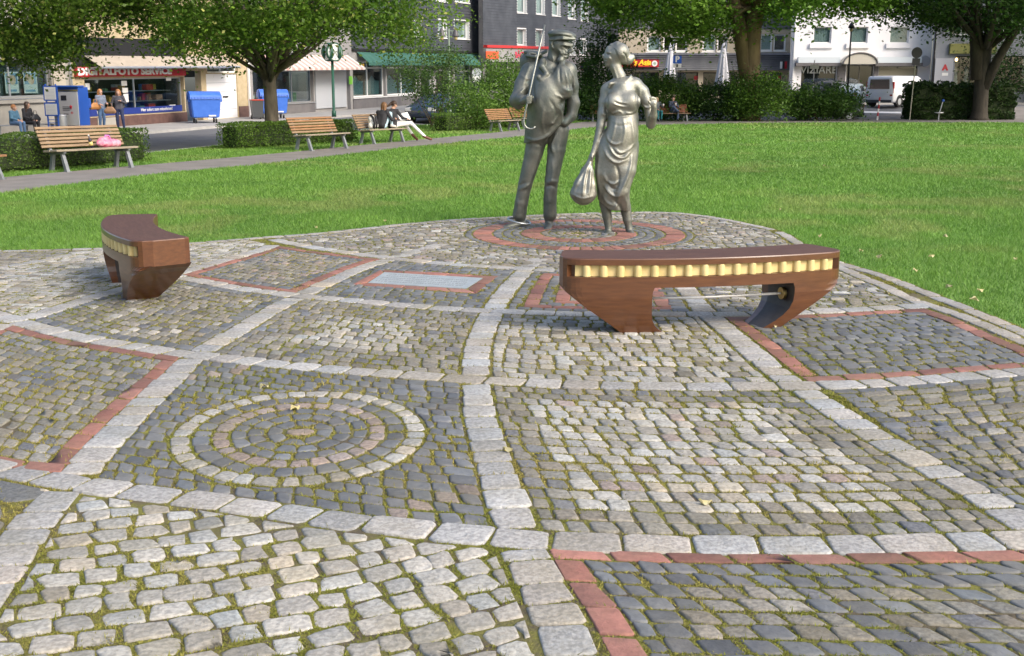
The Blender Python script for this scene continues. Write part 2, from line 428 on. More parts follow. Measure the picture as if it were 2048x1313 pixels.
STONES = []      # (kind, poly)
def cv(*pts, per=6): return catmull([G(*p) for p in pts], per)
H1 = cv((-420, 790), (-200, 880), (0, 945), (85, 963), (210, 985), (400, 1008), (560, 1032), (680, 1050), (870, 1073), (1090, 1090), (1250, 1097), (1450, 1101), (1700, 1100), (1900, 1095), (2080, 1088), (2500, 1070))
H2 = cv((-420, 520), (-200, 575), (0, 637), (61, 656), (157, 680), (246, 695), (362, 713), (475, 726), (588, 738), (683, 747), (828, 758), (951, 766), (1092, 774), (1230, 778), (1386, 780), (1547, 780), (1708, 776), (1838, 768), (1976, 756), (2150, 742), (2500, 715))
H3 = cv((335, 554), (427, 572), (489, 583), (547, 591), (625, 600), (711, 607), (805, 616), (916, 624), (1034, 630), (1171, 634), (1393, 634), (1500, 633), (1642, 628), (1748, 622), (1860, 616))
H4 = cv((548, 483), (600, 494), (667, 505), (729, 514), (790, 521), (858, 529), (943, 536), (1028, 541), (1116, 545), (1250, 547), (1400, 546), (1560, 540), (1690, 532))
V0 = cv((-420, 850), (-200, 735), (-60, 680), (20, 652), (75, 637), (150, 611), (222, 589), (300, 567), (372, 547), (437, 528), (513, 507), (552, 492))
V1 = cv((-130, 1350), (-60, 1240), (0, 1155), (49, 1080), (95, 1022), (150, 968), (183, 926), (219, 885), (256, 848), (287, 815), (318, 787), (345, 762), (385, 722), (424, 697), (482, 664), (533, 632), (577, 608), (625, 585), (687, 556), (735, 536), (790, 520), (840, 504), (884, 492))
V2 = cv((1165, 1380), (1136, 1303), (1114, 1243), (1080, 1175), (1048, 1110), (1024, 1040), (1007, 990), (990, 939), (973, 885), (960, 840), (955, 800), (952, 765), (951, 738), (953, 713), (958, 690), (966, 667), (984, 630), (1004, 597), (1028, 568), (1050, 546), (1063, 533), (1078, 522))
V3 = cv((2300, 1215), (2150, 1115), (2048, 1055), (1996, 1022), (1898, 964), (1812, 915), (1739, 874), (1683, 838), (1640, 810), (1598, 782), (1560, 757), (1509, 714), (1468, 678), (1424, 642), (1403, 622), (1376, 588), (1350, 560), (1340, 547))
BR = cv((1650, 526), (1708, 552), (1768, 577), (1818, 602), (1869, 620), (1922, 638), (1969, 656), (2009, 675), (2048, 690), (2300, 800), (2500, 890))
BW = .178
def near_i(C, p): return int(np.argmin(((C - np.array(p)) ** 2).sum(1)))
def cross(A, B):
    d = ((A[:, None, :] - B[None]) ** 2).sum(-1); i, j = np.unravel_index(np.argmin(d), d.shape)
    best = None
    for a in range(max(i - 2, 0), min(i + 2, len(A) - 1)):
        for b in range(max(j - 2, 0), min(j + 2, len(B) - 1)):
            p, r = A[a], A[a + 1] - A[a]; q, s = B[b], B[b + 1] - B[b]; den = r[0] * s[1] - r[1] * s[0]
            if abs(den) < 1e-9: continue
            t = ((q - p)[0] * s[1] - (q - p)[1] * s[0]) / den; u = ((q - p)[0] * r[1] - (q - p)[1] * r[0]) / den
            if -.01 <= t <= 1.01 and -.01 <= u <= 1.01: return a + t, b + u
    return float(i), float(j)
def sub(C, a, b):
    rev = a > b
    if rev: a, b = b, a
    def at(t): i = min(int(t), len(C) - 2); return C[i] + (C[i + 1] - C[i]) * (t - i)
    ks = [k for k in range(int(math.floor(a)) + 1, int(math.ceil(b)))]
    P = np.array([at(a)] + [C[k] for k in ks] + [at(b)])
    return P[::-1] if rev else P
def jit(s): return random.gauss(0, s)
def quad_poly(q, gap, rnd=.22, j=.004):
    """quad corners (ccw or cw) -> 8-gon shrunk by the joint"""
    q = np.array(q, float); c = q.mean(0); out = []
    for i in range(4):
        a, b, d = q[i - 1], q[i], q[(i + 1) % 4]
        for e in (a, d):
            v = e - b; L = np.linalg.norm(v)
            if L < 1e-6: continue
            out.append(b + v * min(rnd * (.7 + .6 * random.random()), .45))
    out = np.array(out); r = out - c; L = np.linalg.norm(r, axis=1, keepdims=True)
    out = c + r * np.maximum(.3, 1 - gap / np.maximum(L, .01)) + np.random.default_rng(random.randrange(1 << 30)).normal(0, j, out.shape)
    return out
def add_stone(kind, poly):
    p = np.asarray(poly)
    area = .5 * np.sum(p[:, 0] * np.roll(p[:, 1], -1) - p[:, 1] * np.roll(p[:, 0], -1))
    if abs(area) < 4e-4: return
    if area < 0: p = p[::-1]
    STONES.append((kind, p, abs(area)))
def clip(poly, p, n):           # keep the side where (x-p).n < 0
    out = []; m = len(poly)
    for i in range(m):
        a, b = poly[i], poly[(i + 1) % m]; da = (a - p) @ n; db = (b - p) @ n
        if da <= 0: out.append(a)
        if (da < 0) != (db < 0) and abs(da - db) > 1e-12: out.append(a + (b - a) * (da / (da - db)))
    return np.array(out)
def band(C, w, kind, l0, l1, ends=(0, 0), gap=.008, off=0.0, rnd=.10, j=.003):
    d = np.r_[0, np.cumsum(np.linalg.norm(np.diff(C, axis=0), axis=1))]; s = ends[0]; E = d[-1] - ends[1]
    T = np.gradient(C, axis=0); T /= np.linalg.norm(T, axis=1)[:, None]; N = np.stack([-T[:, 1], T[:, 0]], 1)
    def at(s, o):
        return np.array([np.interp(s, d, C[:, k]) + o * np.interp(s, d, N[:, k]) for k in (0, 1)])
    while s < E - .03:
        L = random.uniform(l0, l1)
        if E - (s + L) < l0 * .6: L = E - s
        a, b = s, s + L; hw = w / 2 * random.uniform(.94, 1.04)
        sk = jit(.004)
        add_stone(kind, quad_poly([at(a, off - hw), at(b + sk, off - hw), at(b - sk, off + hw), at(a, off + hw)], gap, rnd, j)); s += L
class Coons:
    """bottom: left->right, top: left->right, left: bottom->top, right: bottom->top"""
    def __init__(s, b, t, l, r): s.c = [resample(x, 60) for x in (b, t, l, r)]
    def __call__(s, u, v):
        b, t, l, r = s.c
        def e(C, x): x = min(max(x, 0), 1) * 59; i = min(int(x), 58); return C[i] + (C[i + 1] - C[i]) * (x - i)
        B, T, Lf, Rg = e(b, u), e(t, u), e(l, v), e(r, v)
        return (1 - v) * B + v * T + (1 - u) * Lf + u * Rg - ((1 - u) * (1 - v) * b[0] + u * (1 - v) * b[-1] + (1 - u) * v * t[0] + u * v * t[-1])
    def size(s):
        L = [np.linalg.norm(np.diff(x, axis=0), axis=1).sum() for x in s.c]; return (L[0] + L[1]) / 2, (L[2] + L[3]) / 2
def cell(b, t, l, r, rings, rest, st=.098, ins=(1, 1, 1, 1), sub_f=None, inset=0.0):
    """rings: kinds of the first rows from the edge; rest: kind or function(u,v)->kind; ins: leave room for half a band (bottom, top, left, right)"""
    C = Coons(b, t, l, r); W, Hh = C.size()
    u0, u1 = ins[2] * (BW / 2 + .006) / W, 1 - ins[3] * (BW / 2 + .006) / W
    v0, v1 = ins[0] * (BW / 2 + .006) / Hh, 1 - ins[1] * (BW / 2 + .006) / Hh
    u0 += inset / W; u1 -= inset / W; v0 += inset / Hh; v1 -= inset / Hh
    # brick frames first
    for k, kd in enumerate(rings):
        if kd != 'brick': break
        du, dv = .112 / W, .112 / Hh
        def side(pts_f, n):
            for i in range(n):
                a, b_ = i / n, (i + 1) / n
                add_stone('brick', quad_poly(pts_f(a, b_), .0085, .06, .003))
        nb = max(2, round((u1 - u0) * W / .225)); nl = max(2, round((v1 - v0 - 2 * dv) * Hh / .225))
        side(lambda a, b_: [C(u0 + (u1 - u0) * a, v0), C(u0 + (u1 - u0) * b_, v0), C(u0 + (u1 - u0) * b_, v0 + dv), C(u0 + (u1 - u0) * a, v0 + dv)], nb)
        side(lambda a, b_: [C(u0 + (u1 - u0) * a, v1 - dv), C(u0 + (u1 - u0) * b_, v1 - dv), C(u0 + (u1 - u0) * b_, v1), C(u0 + (u1 - u0) * a, v1)], nb)
        w0, w1 = v0 + dv, v1 - dv
        side(lambda a, b_: [C(u0, w0 + (w1 - w0) * a), C(u0 + du, w0 + (w1 - w0) * a), C(u0 + du, w0 + (w1 - w0) * b_), C(u0, w0 + (w1 - w0) * b_)], nl)
        side(lambda a, b_: [C(u1 - du, w0 + (w1 - w0) * a), C(u1, w0 + (w1 - w0) * a), C(u1, w0 + (w1 - w0) * b_), C(u1 - du, w0 + (w1 - w0) * b_)], nl)
        u0 += du; u1 -= du; v0 += dv; v1 -= dv
    rr = [k for k in rings if k != 'brick']
    nv = max(1, round((v1 - v0) * Hh / (st * 1.19))); nu = max(1, round((u1 - u0) * W / (st * 1.0)))
    for j in range(nv):
        vs_ = [v0 + (v1 - v0) * (j + q) / nv for q in (0, 1)]
        cuts = [0.0]; x = random.uniform(.5, 1.05)
        while x < nu - .45: cuts.append(x); x += random.uniform(.82, 1.18)
        cuts.append(nu)
        for i in range(len(cuts) - 1):
            a, b_ = cuts[i], cuts[i + 1]; cu = (a + b_) / 2
            k = int(min(j, nv - 1 - j, math.floor(cu), math.floor(nu - cu)))
            um, vm = u0 + (u1 - u0) * cu / nu, (vs_[0] + vs_[1]) / 2
            kd = rr[k] if k < len(rr) else (rest(um, vm, k) if callable(rest) else rest)
            if kd is None: continue
            q = [C(u0 + (u1 - u0) * x_ / nu, y_) for x_, y_ in ((a, vs_[0]), (b_, vs_[0]), (b_, vs_[1]), (a, vs_[1]))]
            P = quad_poly(q, .0080, .12, .0038)
            if sub_f:
                P = sub_f(P)
                if P is None or len(P) < 3: continue
            add_stone(kd, P)
def inside(poly, x, y):
    P = np.asarray(poly); X, Y = P[:, 0], P[:, 1]; X2, Y2 = np.roll(X, -1), np.roll(Y, -1)
    x = np.asarray(x, float)[..., None]; y = np.asarray(y, float)[..., None]
    c = ((Y > y) != (Y2 > y)) & (x < (X2 - X) * (y - Y) / np.where(Y2 == Y, 1e-12, Y2 - Y) + X)
    return (c.sum(-1) % 2) == 1
def rows(poly, ang, kind, st=.098, aspect=1.05, gap=.007, bend=0.0, keep=None, holes=(), jq=.005):
    P = np.array(poly, float); c = P.mean(0); ca, sa = math.cos(ang), math.sin(ang)
    L = (P - c) @ np.array([[ca, -sa], [sa, ca]]); x0, y0 = L.min(0) - .3; x1, y1 = L.max(0) + .3
    area = .5 * np.sum(P[:, 0] * np.roll(P[:, 1], -1) - P[:, 1] * np.roll(P[:, 0], -1)); sg = 1 if area > 0 else -1
    A = P; B = np.roll(P, -1, 0); D = B - A; LD = np.linalg.norm(D, axis=1); NN = sg * np.stack([D[:, 1], -D[:, 0]], 1) / np.maximum(LD, 1e-9)[:, None]
    def W(x, y):
        y = y + bend * (x ** 2); return np.array([c[0] + ca * x - sa * y, c[1] + sa * x + ca * y])
    y = y0 - abs(bend) * max(x0 * x0, x1 * x1)
    while y < y1 + abs(bend) * max(x0 * x0, x1 * x1):
        h = st * random.uniform(.93, 1.07); x = x0 - random.random() * st
        while x < x1:
            w = st * aspect * random.uniform(.75, 1.3); m = W(x + w / 2, y + h / 2)
            t = np.clip(((m - A) * D).sum(1) / np.maximum(LD, 1e-9) ** 2, 0, 1); ds = np.hypot(*(m - A - t[:, None] * D).T)
            if (inside(P, m[0], m[1]) or ds.min() < .035) and not any(np.hypot(m[0] - hc[0], (m[1] - hc[1]) / SKY) < hr - .02 for hc, hr in holes):
                q = quad_poly([W(x, y), W(x + w, y), W(x + w, y + h), W(x, y + h)], gap, .14, jq)
                for i in np.argsort(ds)[:3]:
                    if ds[i] < .11 and len(q) > 2: q = clip(q, A[i] - NN[i] * .008, NN[i])
                for hc, hr in holes:
                    v = m - hc; dl = np.hypot(v[0], v[1] / SKY); n_ = np.array([v[0], v[1] / SKY ** 2]); n_ = n_ / np.hypot(*n_)
                    if dl < hr + .1 and len(q) > 2: q = clip(q, hc + v / dl * (hr + .008), -n_)
                if len(q) > 2: add_stone(kind(m) if callable(kind) else kind, q)
            x += w
        y += h
def ring(c, r0, r1, kind, step, gap=.007, rnd=.15, ky=1.0):
    n = max(5, round(2 * PI * (r0 + r1) / 2 / step)); a0 = random.random()
    cuts = [(i + random.uniform(-.12, .12)) / n * 2 * PI + a0 for i in range(n)]; cuts.append(cuts[0] + 2 * PI)
    for i in range(n):
        a, b = cuts[i], cuts[i + 1]
        e_ = np.array(c) / np.hypot(*c); f_ = np.array([e_[1], -e_[0]])
        pt = lambda r, t: np.array(c) + f_ * (r * math.cos(t)) + e_ * (ky * r * math.sin(t))
        add_stone(kind, quad_poly([pt(r0, a), pt(r0, b), pt(r1, b), pt(r1, a)], gap, rnd, .003))

# crossings
X = {}
for hn, h in (('1', H1), ('2', H2), ('3', H3), ('4', H4)):
    for vn, v in (('0', V0), ('1', V1), ('2', V2), ('3', V3)):
        X[hn + vn] = cross(h, v)
Hs = {'1': H1, '2': H2, '3': H3, '4': H4}; Vs = {'0': V0, '1': V1, '2': V2, '3': V3}
def hs(h, a, b): return sub(Hs[h], X[h + a][0], X[h + b][0])
def vs_(v, a, b): return sub(Vs[v], X[a + v][1], X[b + v][1])
def quad_cell(h0, h1, v0, v1, *a, **k): cell(hs(h0, v0, v1), hs(h1, v0, v1), vs_(v0, h0, h1), vs_(v1, h0, h1), *a, **k)
# bands: the cross bands run through, the others stop at them
for h, (a, b) in (('1', ('0', '3')), ('2', ('0', '3')), ('3', ('0', '3')), ('4', ('0', '3'))):
    band(Hs[h], BW, 'band_stone', .16, .27)
for v, hh in (('1', '1234'), ('2', '1234'), ('3', '1234'), ('0', '234')):
    C = Vs[v]; ps = [X[q + v][1] for q in hh]
    if v != '0': band(sub(C, 0, ps[0]), BW, 'band_stone', .14, .23, (0, BW / 2 + .01))
    else: band(sub(C, 0, ps[0]), BW, 'band_stone', .16, .24, (0, BW / 2 + .01))
    for p, q in zip(ps[:-1], ps[1:]): band(sub(C, p, q), BW, 'band_stone', .14, .21, (BW / 2 + .008, BW / 2 + .008))
    if v in '12': band(sub(C, ps[-1], len(C) - 1.001), BW, 'band_stone', .15, .22, (BW / 2 + .01, 0))
# rosette cell
ROS = np.array(G(600, 872)); RKY = 1.27; SKY = 1.16
def outside_ros(P):
    m = P.mean(0); v = m - ROS; e_ = ROS / np.hypot(*ROS); f_ = np.array([e_[1], -e_[0]]); d = np.hypot(v @ f_, (v @ e_) / RKY)
    if d < .575: return None
    if d < .72: n_ = f_ * (v @ f_) + e_ * ((v @ e_) / RKY ** 2); P = clip(P, ROS + v / d * .603, -n_ / np.hypot(*n_))
    return P
ctl = sub(V1, *(X['21'][1],) * 2) if False else None
cTL, cBR = np.array(G(395, 722)), np.array(G(1000, 1075))
C2 = Coons(hs('1', '1', '2'), hs('2', '1', '2'), vs_('1', '1', '2'), vs_('2', '1', '2'))
def ros_kind(u, v, k):
    p = C2(u, v); d1, d2 = np.hypot(*(p - cTL)), np.hypot(*(p - cBR))
    return 'pink_sett' if (.40 < d1 < .49 or .40 < d2 < .49) else 'basalt_sett'
quad_cell('1', '2', '1', '2', [], ros_kind, .094, sub_f=outside_ros)
add_stone('pink_sett', quad_poly([ROS + np.array(p) for p in ((-.075, -.05), (.075, -.05), (.075, .05), (-.075, .05))], .012, .3))
for r0, r1, kd in ((.08, .165, 'basalt_sett'), (.165, .25, 'basalt_sett'), (.25, .325, 'basalt_sett'), (.325, .41, 'pink_sett'), (.41, .50, 'basalt_sett'), (.50, .595, 'granite_sett')):
    ring(ROS, r0, r1, kd, .097, ky=RKY)
# the other cells
gk = lambda a, b, p: (lambda u, v, k: a if random.random() < p else b)
quad_cell('1', '2', '2', '3', ['greywacke_sett', 'greywacke_sett'], gk('granite_sett', 'pink_sett', .93), .096)
quad_cell('2', '3', '1', '2', ['greywacke_sett'] * 4, gk('granite_sett', 'greywacke_sett', .85), .098)
quad_cell('2', '3', '2', '3', [], gk('granite_sett', 'greywacke_sett', .82), .100)
quad_cell('2', '3', '0', '1', ['basalt_sett'], gk('greywacke_sett', 'granite_sett', .93), .100)
quad_cell('3', '4', '0', '1', ['brick', 'basalt_sett'], gk('greywacke_sett', 'pink_sett', .9), .10)
PL = [np.array(G(*p)) for p in ((733, 571), (934, 583), (968, 561), (767, 549))]
PLF = [np.array(G(*p)) for p in ((705, 575), (952, 591), (997, 557), (762, 544))]
quad_cell('3', '4', '1', '2', [], 'basalt_sett', .10, sub_f=lambda P: None if inside(PLF, *P.mean(0)) else P)
for a in range(4):       # red frame round the plaque
    p, q, P, Q = PL[a], PL[(a + 1) % 4], PLF[a], PLF[(a + 1) % 4]; n = 5 if a % 2 == 0 else 2
    for i in range(n): add_stone('brick', quad_poly([p + (q - p) * i / n, p + (q - p) * (i + 1) / n, P + (Q - P) * (i + 1) / n, P + (Q - P) * i / n], .005, .05, .001))
for ins_, rg, rs in ((0, ['basalt_sett'], lambda u, v, k: None), (.10, ['brick', 'basalt_sett'], lambda u, v, k: None), (.315, ['brick', 'greywacke_sett'], lambda u, v, k: None), (.53, ['brick', 'brick', 'brick'], 'basalt_sett')):
    quad_cell('3', '4', '2', '3', rg, rs, .10, inset=ins_)
# left of V1 between H1 and H2 (brick frame)
cell(sub(H1, 0, X['11'][0]), sub(H2, X['20'][0], X['21'][0]), sub(V0, 0, X['20'][1]), vs_('1', '1', '2'), ['brick'], gk('greywacke_sett', 'basalt_sett', .8), .103)
# right of V3
iH1e, iH2e = len(H1) - 1.001, len(H2) - 1.001
cell(sub(H1, X['13'][0], iH1e), sub(H2, X['23'][0], iH2e), vs_('3', '1', '2'), np.array([H1[-1], H2[-1]]), ['basalt_sett'], gk('greywacke_sett', 'basalt_sett', .85), .100, ins=(1, 1, 1, 0))
brE = cross(H3, BR); brH2 = cross(H2, BR)
cell(sub(H2, X['23'][0], brH2[0]), sub(H3, X['33'][0], brE[0]), vs_('3', '2', '3'), sub(BR, brH2[1], brE[1]), ['brick'], 'basalt_sett', .105)
# below H1
V1b = sub(V1, 0, X['11'][1]); V2b = sub(V2, 0, X['12'][1]); V3b = sub(V3, 0, X['13'][1])
def off(C, d):
    T = np.gradient(C, axis=0); T /= np.linalg.norm(T, axis=1)[:, None]; return C + d * np.stack([-T[:, 1], T[:, 0]], 1)
p5 = np.concatenate([off(V1b, -BW / 2)[::-1], off(V2b, BW / 2), off(hs('1', '2', '1'), BW / 2)])
p5 = np.concatenate([off(V2b, BW / 2 + .005), off(hs('1', '1', '2'), -BW / 2 - .005)[::-1], off(V1b, -BW / 2 - .005)[::-1]])
rows(p5, R(24), lambda m: 'granite_sett', .116, 1.02, .0092, bend=.10, jq=.0065)
cell(np.array([V2b[0], V2b[0] + (3.5, -.1)]), sub(H1, X['12'][0], iH1e), V2b, np.array([V2b[0] + (3.5, -.1), H1[-1]]), ['brick', 'basalt_sett', 'basalt_sett'], gk('greywacke_sett', 'basalt_sett', .75), .104, ins=(0, 1, 1, 0))
V1L = off(V1b, BW / 2 + .006); hL = off(sub(H1, 0, X['11'][0]), -BW / 2 - .006)
p7 = np.concatenate([V1L, hL[::-1], [[-4.0, 2.0]]])
rows(p7, R(118), 'slab', .17, 1.5, .003, jq=.001)
# borders along the lawn
Eg = catmull(EDGE, 4); kR = near_i(Eg, G(1668, 522)); kT = near_i(Eg, G(1570, 467))
band(off(Eg[:kT], -.075), .13, 'border_stone', .18, .30)
band(off(Eg[kT:], -.075), .13, 'border_stone', .20, .32)
band(BR, .13, 'border_stone', .20, .30)
V0t = sub(V0, X['20'][1], len(V0) - 1.001)
STA = np.array(G(1157, 470))
# left field between V0, H2 and the border; a band of pale stones runs through it
LB = cv((-420, 590), (-200, 570), (0, 540), (62, 530), (123, 518), (164, 509), (260, 498))
band(LB, .13, 'band_stone', .18, .26)
iE0 = near_i(Eg, V0t[-1]); kL = near_i(Eg, LB[-1])
pL = np.concatenate([off(sub(H2, 0, X['20'][0]), BW / 2 + .006), off(V0t, BW / 2 + .006), off(Eg[kL:iE0], -.16)[::-1], off(LB, -.07)[::-1]])
rows(pL, R(-12), lambda m: 'granite_sett' if random.random() < .85 else 'greywacke_sett', .10, 1.1)
pL2 = np.concatenate([off(LB, .07), off(Eg[:kL], -.16)[::-1]])
rows(pL2, R(-8), 'greywacke_sett', .10, 1.1)
# field round the statue ring
iBR0 = X['43'][0]
H4f = sub(H4, 0, len(H4) - 1.001); k1 = near_i(Eg, H4f[0]); k2 = near_i(Eg, H4f[-1])
pT = np.concatenate([off(H4f, BW / 2 + .006), off(Eg[k1:k2], -.16)[::-1]])
rows(pT, R(3), lambda m: 'greywacke_sett' if random.random() < .7 else ('pink_sett' if random.random() < .3 else 'granite_sett'), .098, 1.1, holes=[(STA, 1.30)])
for r0, r1, kd, st in ((.0, .075, 'pink_sett', .05), (.08, .165, 'pink_sett', .09), (.17, .26, 'greywacke_sett', .095), (.26, .345, 'basalt_sett', .095), (.345, .43, 'greywacke_sett', .10), (.435, .665, 'brick', .112),
                       (.67, .76, 'basalt_sett', .10), (.765, .865, 'basalt_sett', .10), (.87, .975, 'basalt_sett', .10), (.98, 1.205, 'brick', .112), (1.21, 1.295, 'basalt_sett', .10)):
    if r0 > 0: ring(STA, r0, r1, kd, st, .008 if kd == 'brick' else .009, .06 if kd == 'brick' else .15, SKY)
# right field between V3, H3, H4 and the border
pR = np.concatenate([off(sub(H3, X['33'][0], brE[0]), BW / 2 + .006), off(sub(BR, brE[1], 0), .07), off(sub(H4, X['43'][0], len(H4) - 1.001), -BW / 2 - .006)[::-1], off(vs_('3', '4', '3'), BW / 2 + .006)])
rows(pR, R(-3), lambda m: 'greywacke_sett' if random.random() < .75 else 'granite_sett', .10, 1.1)

# mesh the stones: the 300 of each kind that show largest are objects, the rest of the kind is one part
def stone_geo(kind, P, z):
    n = len(P); c = P.mean(0); be = .006 if kind not in ('slab', 'brick') else .004
    r = P - c; L = np.maximum(np.linalg.norm(r, axis=1, keepdims=True), 1e-4)
    tx, ty = jit(.028), jit(.028)
    tx = max(-.045, min(.045, tx)); ty = max(-.045, min(.045, ty))
    if kind in ('slab', 'brick', 'band_stone', 'border_stone'): tx *= .28; ty *= .28
    def lay(Q, zz): return [(q[0], q[1], zz + tx * (q[0] - c[0]) + ty * (q[1] - c[1])) for q in Q]
    V = lay(P, z - .05) + lay(P, z - be) + lay(c + r * np.maximum(.35, 1 - be * .8 / L), z - be * .15) + lay(c + r * np.maximum(.2, 1 - be * 2.2 / L), z) + [(c[0], c[1], z + .0012)]
    F = []
    for k in range(3):
        for i in range(n): j = (i + 1) % n; F.append((k * n + i, k * n + j, (k + 1) * n + j, (k + 1) * n + i))
    F += [(3 * n + i, 3 * n + (i + 1) % n, 4 * n) for i in range(n)]
    return V, F
by = {}
xmin, xmax = -6.5, 7.0
for kd, P, a in STONES:
    c = P.mean(0)
    if not (1.6 < c[1] < 16.5) or abs(c[0]) > .62 * c[1] + 1.6: continue
    if not inside(EDGE_POLY, c[0], c[1]): continue
    vis = a * ground_px(c[0], c[1]) * (1 if abs(c[0]) < .46 * c[1] and c[1] > 2.75 else .01)
    by.setdefault(kd, []).append((vis, P))
OCC = []
nst = 0
for kd, L in by.items():
    L.sort(key=lambda q: -q[0]); rv, rf, rt = [], [], []
    for i, (vis, P) in enumerate(L):
        z = .0205 + max(-.0022, min(.004, jit(.0022))) + (.002 if kd in ('band_stone', 'slab') else 0)
        V, F = stone_geo(kd, P, z); OCC.append(P); nst += 1
        f = max(.6, 1 + jit(KVAR[kd])); w = jit(.025)
        col = [max(.01, KCOL[kd][0] * f * (1 + w)), max(.01, KCOL[kd][1] * f), max(.01, KCOL[kd][2] * f * (1 - w)), 1.0]
        if kd in ('granite_sett', 'band_stone') and random.random() < .10: col = [col[0] * 1.04, col[1] * .98, col[2] * .88, 1]
        if kd == 'greywacke_sett' and random.random() < .2: col = [col[0] * .72, col[1] * .78, col[2] * .95, 1]
        if i < 300:
            c = P.mean(0); VV = [(x - c[0], y - c[1], zz) for x, y, zz in V]
            link(kd, VV, F, KMAT.get(kd, M_stone), plaza, None, True, [col] * len(V), (c[0], c[1], 0))
        else:
            o = len(rv); rv += V; rf += [tuple(q + o for q in f_) for f_ in F]; rt += [col] * len(V)
    if rv: tag(link(kd + '_far_rows', rv, rf, KMAT.get(kd, M_stone), plaza, None, True, rt), kind='stuff')
print('stones', nst, {k: len(v) for k, v in by.items()})
# plaque
M_plq = mat('engraved plaque', (.33, .36, .365), .45, .2, col2=(.42, .45, .45), scale=12, bump=.1)
mb = MB(); pq = [tuple(PL[i] + (PL[(i + 2) % 4] - PL[i]) * .012) for i in range(4)]
mb.prism(pq, -.02, .021)
pb = thing('memorial_plaque', 'flat grey metal plaque with engraved lines in a red brick frame', 'plaque', (*np.mean(PL, 0), 0))
cc = np.mean(PL, 0); mb.v = [(x - cc[0], y - cc[1], z) for x, y, z in mb.v]; mb.build('plate', M_plq, pb)
ex, ey = (PL[1] - PL[0]), (PL[3] - PL[0]); mb = MB()
M_eng = mat('engraving', (.24, .26, .265), .7)
for r in range(5):           # rows of engraved letters, too small to read: short strokes
    x = .06 + .03 * random.random()
    while x < (.93 if r else .6):
        w = random.uniform(.008, .02)
        for q in range(2):
            o = PL[0] + ex * (x + q * w * .5) + ey * (.80 - r * .155) - cc; a = ex * w * .32; b = ey * (.085 * random.uniform(.6, 1))
            P = [o, o + a, o + a + b, o + b]; mb.hexa([(p[0], p[1], .0205) for p in P] + [(p[0], p[1], .0222) for p in P])
        x += w * random.uniform(1.2, 1.9)
tag(mb.build('inscription', M_eng, pb), kind='stuff')

# moss and grass growing in the joints
gx0, gy0, gs = -6.0, 2.4, .01; GW, GH = 1250, 1250
occ = np.zeros((GW, GH), bool)
OCC.append(np.array(PL))
for P in OCC:
    i0, j0 = np.maximum(((P.min(0) - (gx0, gy0)) / gs).astype(int), 0); i1, j1 = ((P.max(0) - (gx0, gy0)) / gs).astype(int) + 2
    i1, j1 = min(i1, GW), min(j1, GH)
    if i1 <= i0 or j1 <= j0: continue
    xs = gx0 + gs * (np.arange(i0, i1) + .5); ys = gy0 + gs * (np.arange(j0, j1) + .5)
    A, B = P, np.roll(P, -1, 0); ok = np.ones((len(xs), len(ys)), bool)
    for a, b in zip(A, B): ok &= ((b[0] - a[0]) * (ys[None, :] - a[1]) - (b[1] - a[1]) * (xs[:, None] - a[0])) > 0
    occ[i0:i1, j0:j1] |= ok
fi, fj = np.nonzero(~occ); px = gx0 + gs * (fi + RNG.random(len(fi))); py = gy0 + gs * (fj + RNG.random(len(fj)))
def vnoise(x, y, s, seed=0):
    r = np.random.default_rng(seed); T = r.random((64, 64)); x = x / s; y = y / s
    i, j = np.floor(x).astype(int), np.floor(y).astype(int); u, v = x - i, y - j; u = u * u * (3 - 2 * u); v = v * v * (3 - 2 * v)
    g = lambda a, b: T[a % 64, b % 64]
    return (g(i, j) * (1 - u) + g(i + 1, j) * u) * (1 - v) + (g(i, j + 1) * (1 - u) + g(i + 1, j + 1) * u) * v
dens = np.clip(vnoise(px, py, .35, 1) * 1.3 + vnoise(px, py, .09, 2) * .8 - .48, 0, 1)
sel = (RNG.random(len(px)) < dens * np.clip(4.6 / py, .12, 1) ** 1.75) & inside(EDGE_POLY, px, py) & (np.abs(px) < .5 * py + .6)
px, py = px[sel], py[sel]; nb = 6
ox = np.repeat(px, nb) + RNG.normal(0, .006, len(px) * nb); oy = np.repeat(py, nb) + RNG.normal(0, .006, len(px) * nb)
n = len(ox); sc_ = np.clip(oy / 5.0, .8, 1.1); h = RNG.uniform(.003, .0105, n) * sc_ * (1 + 1.5 * (RNG.random(n) < .04)); an = RNG.uniform(0, 2 * PI, n); w = .0036 * sc_
lx, ly = RNG.normal(0, .008, n), RNG.normal(0, .008, n); z0 = np.full(n, .014)
V = np.stack([np.stack([ox - np.cos(an) * w, oy - np.sin(an) * w, z0], 1), np.stack([ox + np.cos(an) * w, oy + np.sin(an) * w, z0], 1), np.stack([ox + lx, oy + ly, z0 + h], 1)], 1).reshape(-1, 3)
mixc = np.clip(vnoise(ox, oy, .5, 5) + RNG.normal(0, .2, n), 0, 1)[:, None]
col = (1 - mixc) * np.array([.19, .215, .025]) + mixc * np.array([.34, .29, .08]); col *= RNG.uniform(.6, 1.3, (n, 1))
M_moss = mat('moss', (.3, .3, .05), .9, attr=True, trans=.25)
tn = np.repeat(np.c_[col, np.ones(n)], 3, 0)
tag(link_np('moss', V, np.arange(3 * n).reshape(-1, 3), M_moss, None, None, False, tn), 'yellow-green moss and grass growing in the joints between the stones', 'moss', kind='stuff')
print('moss blades', n)

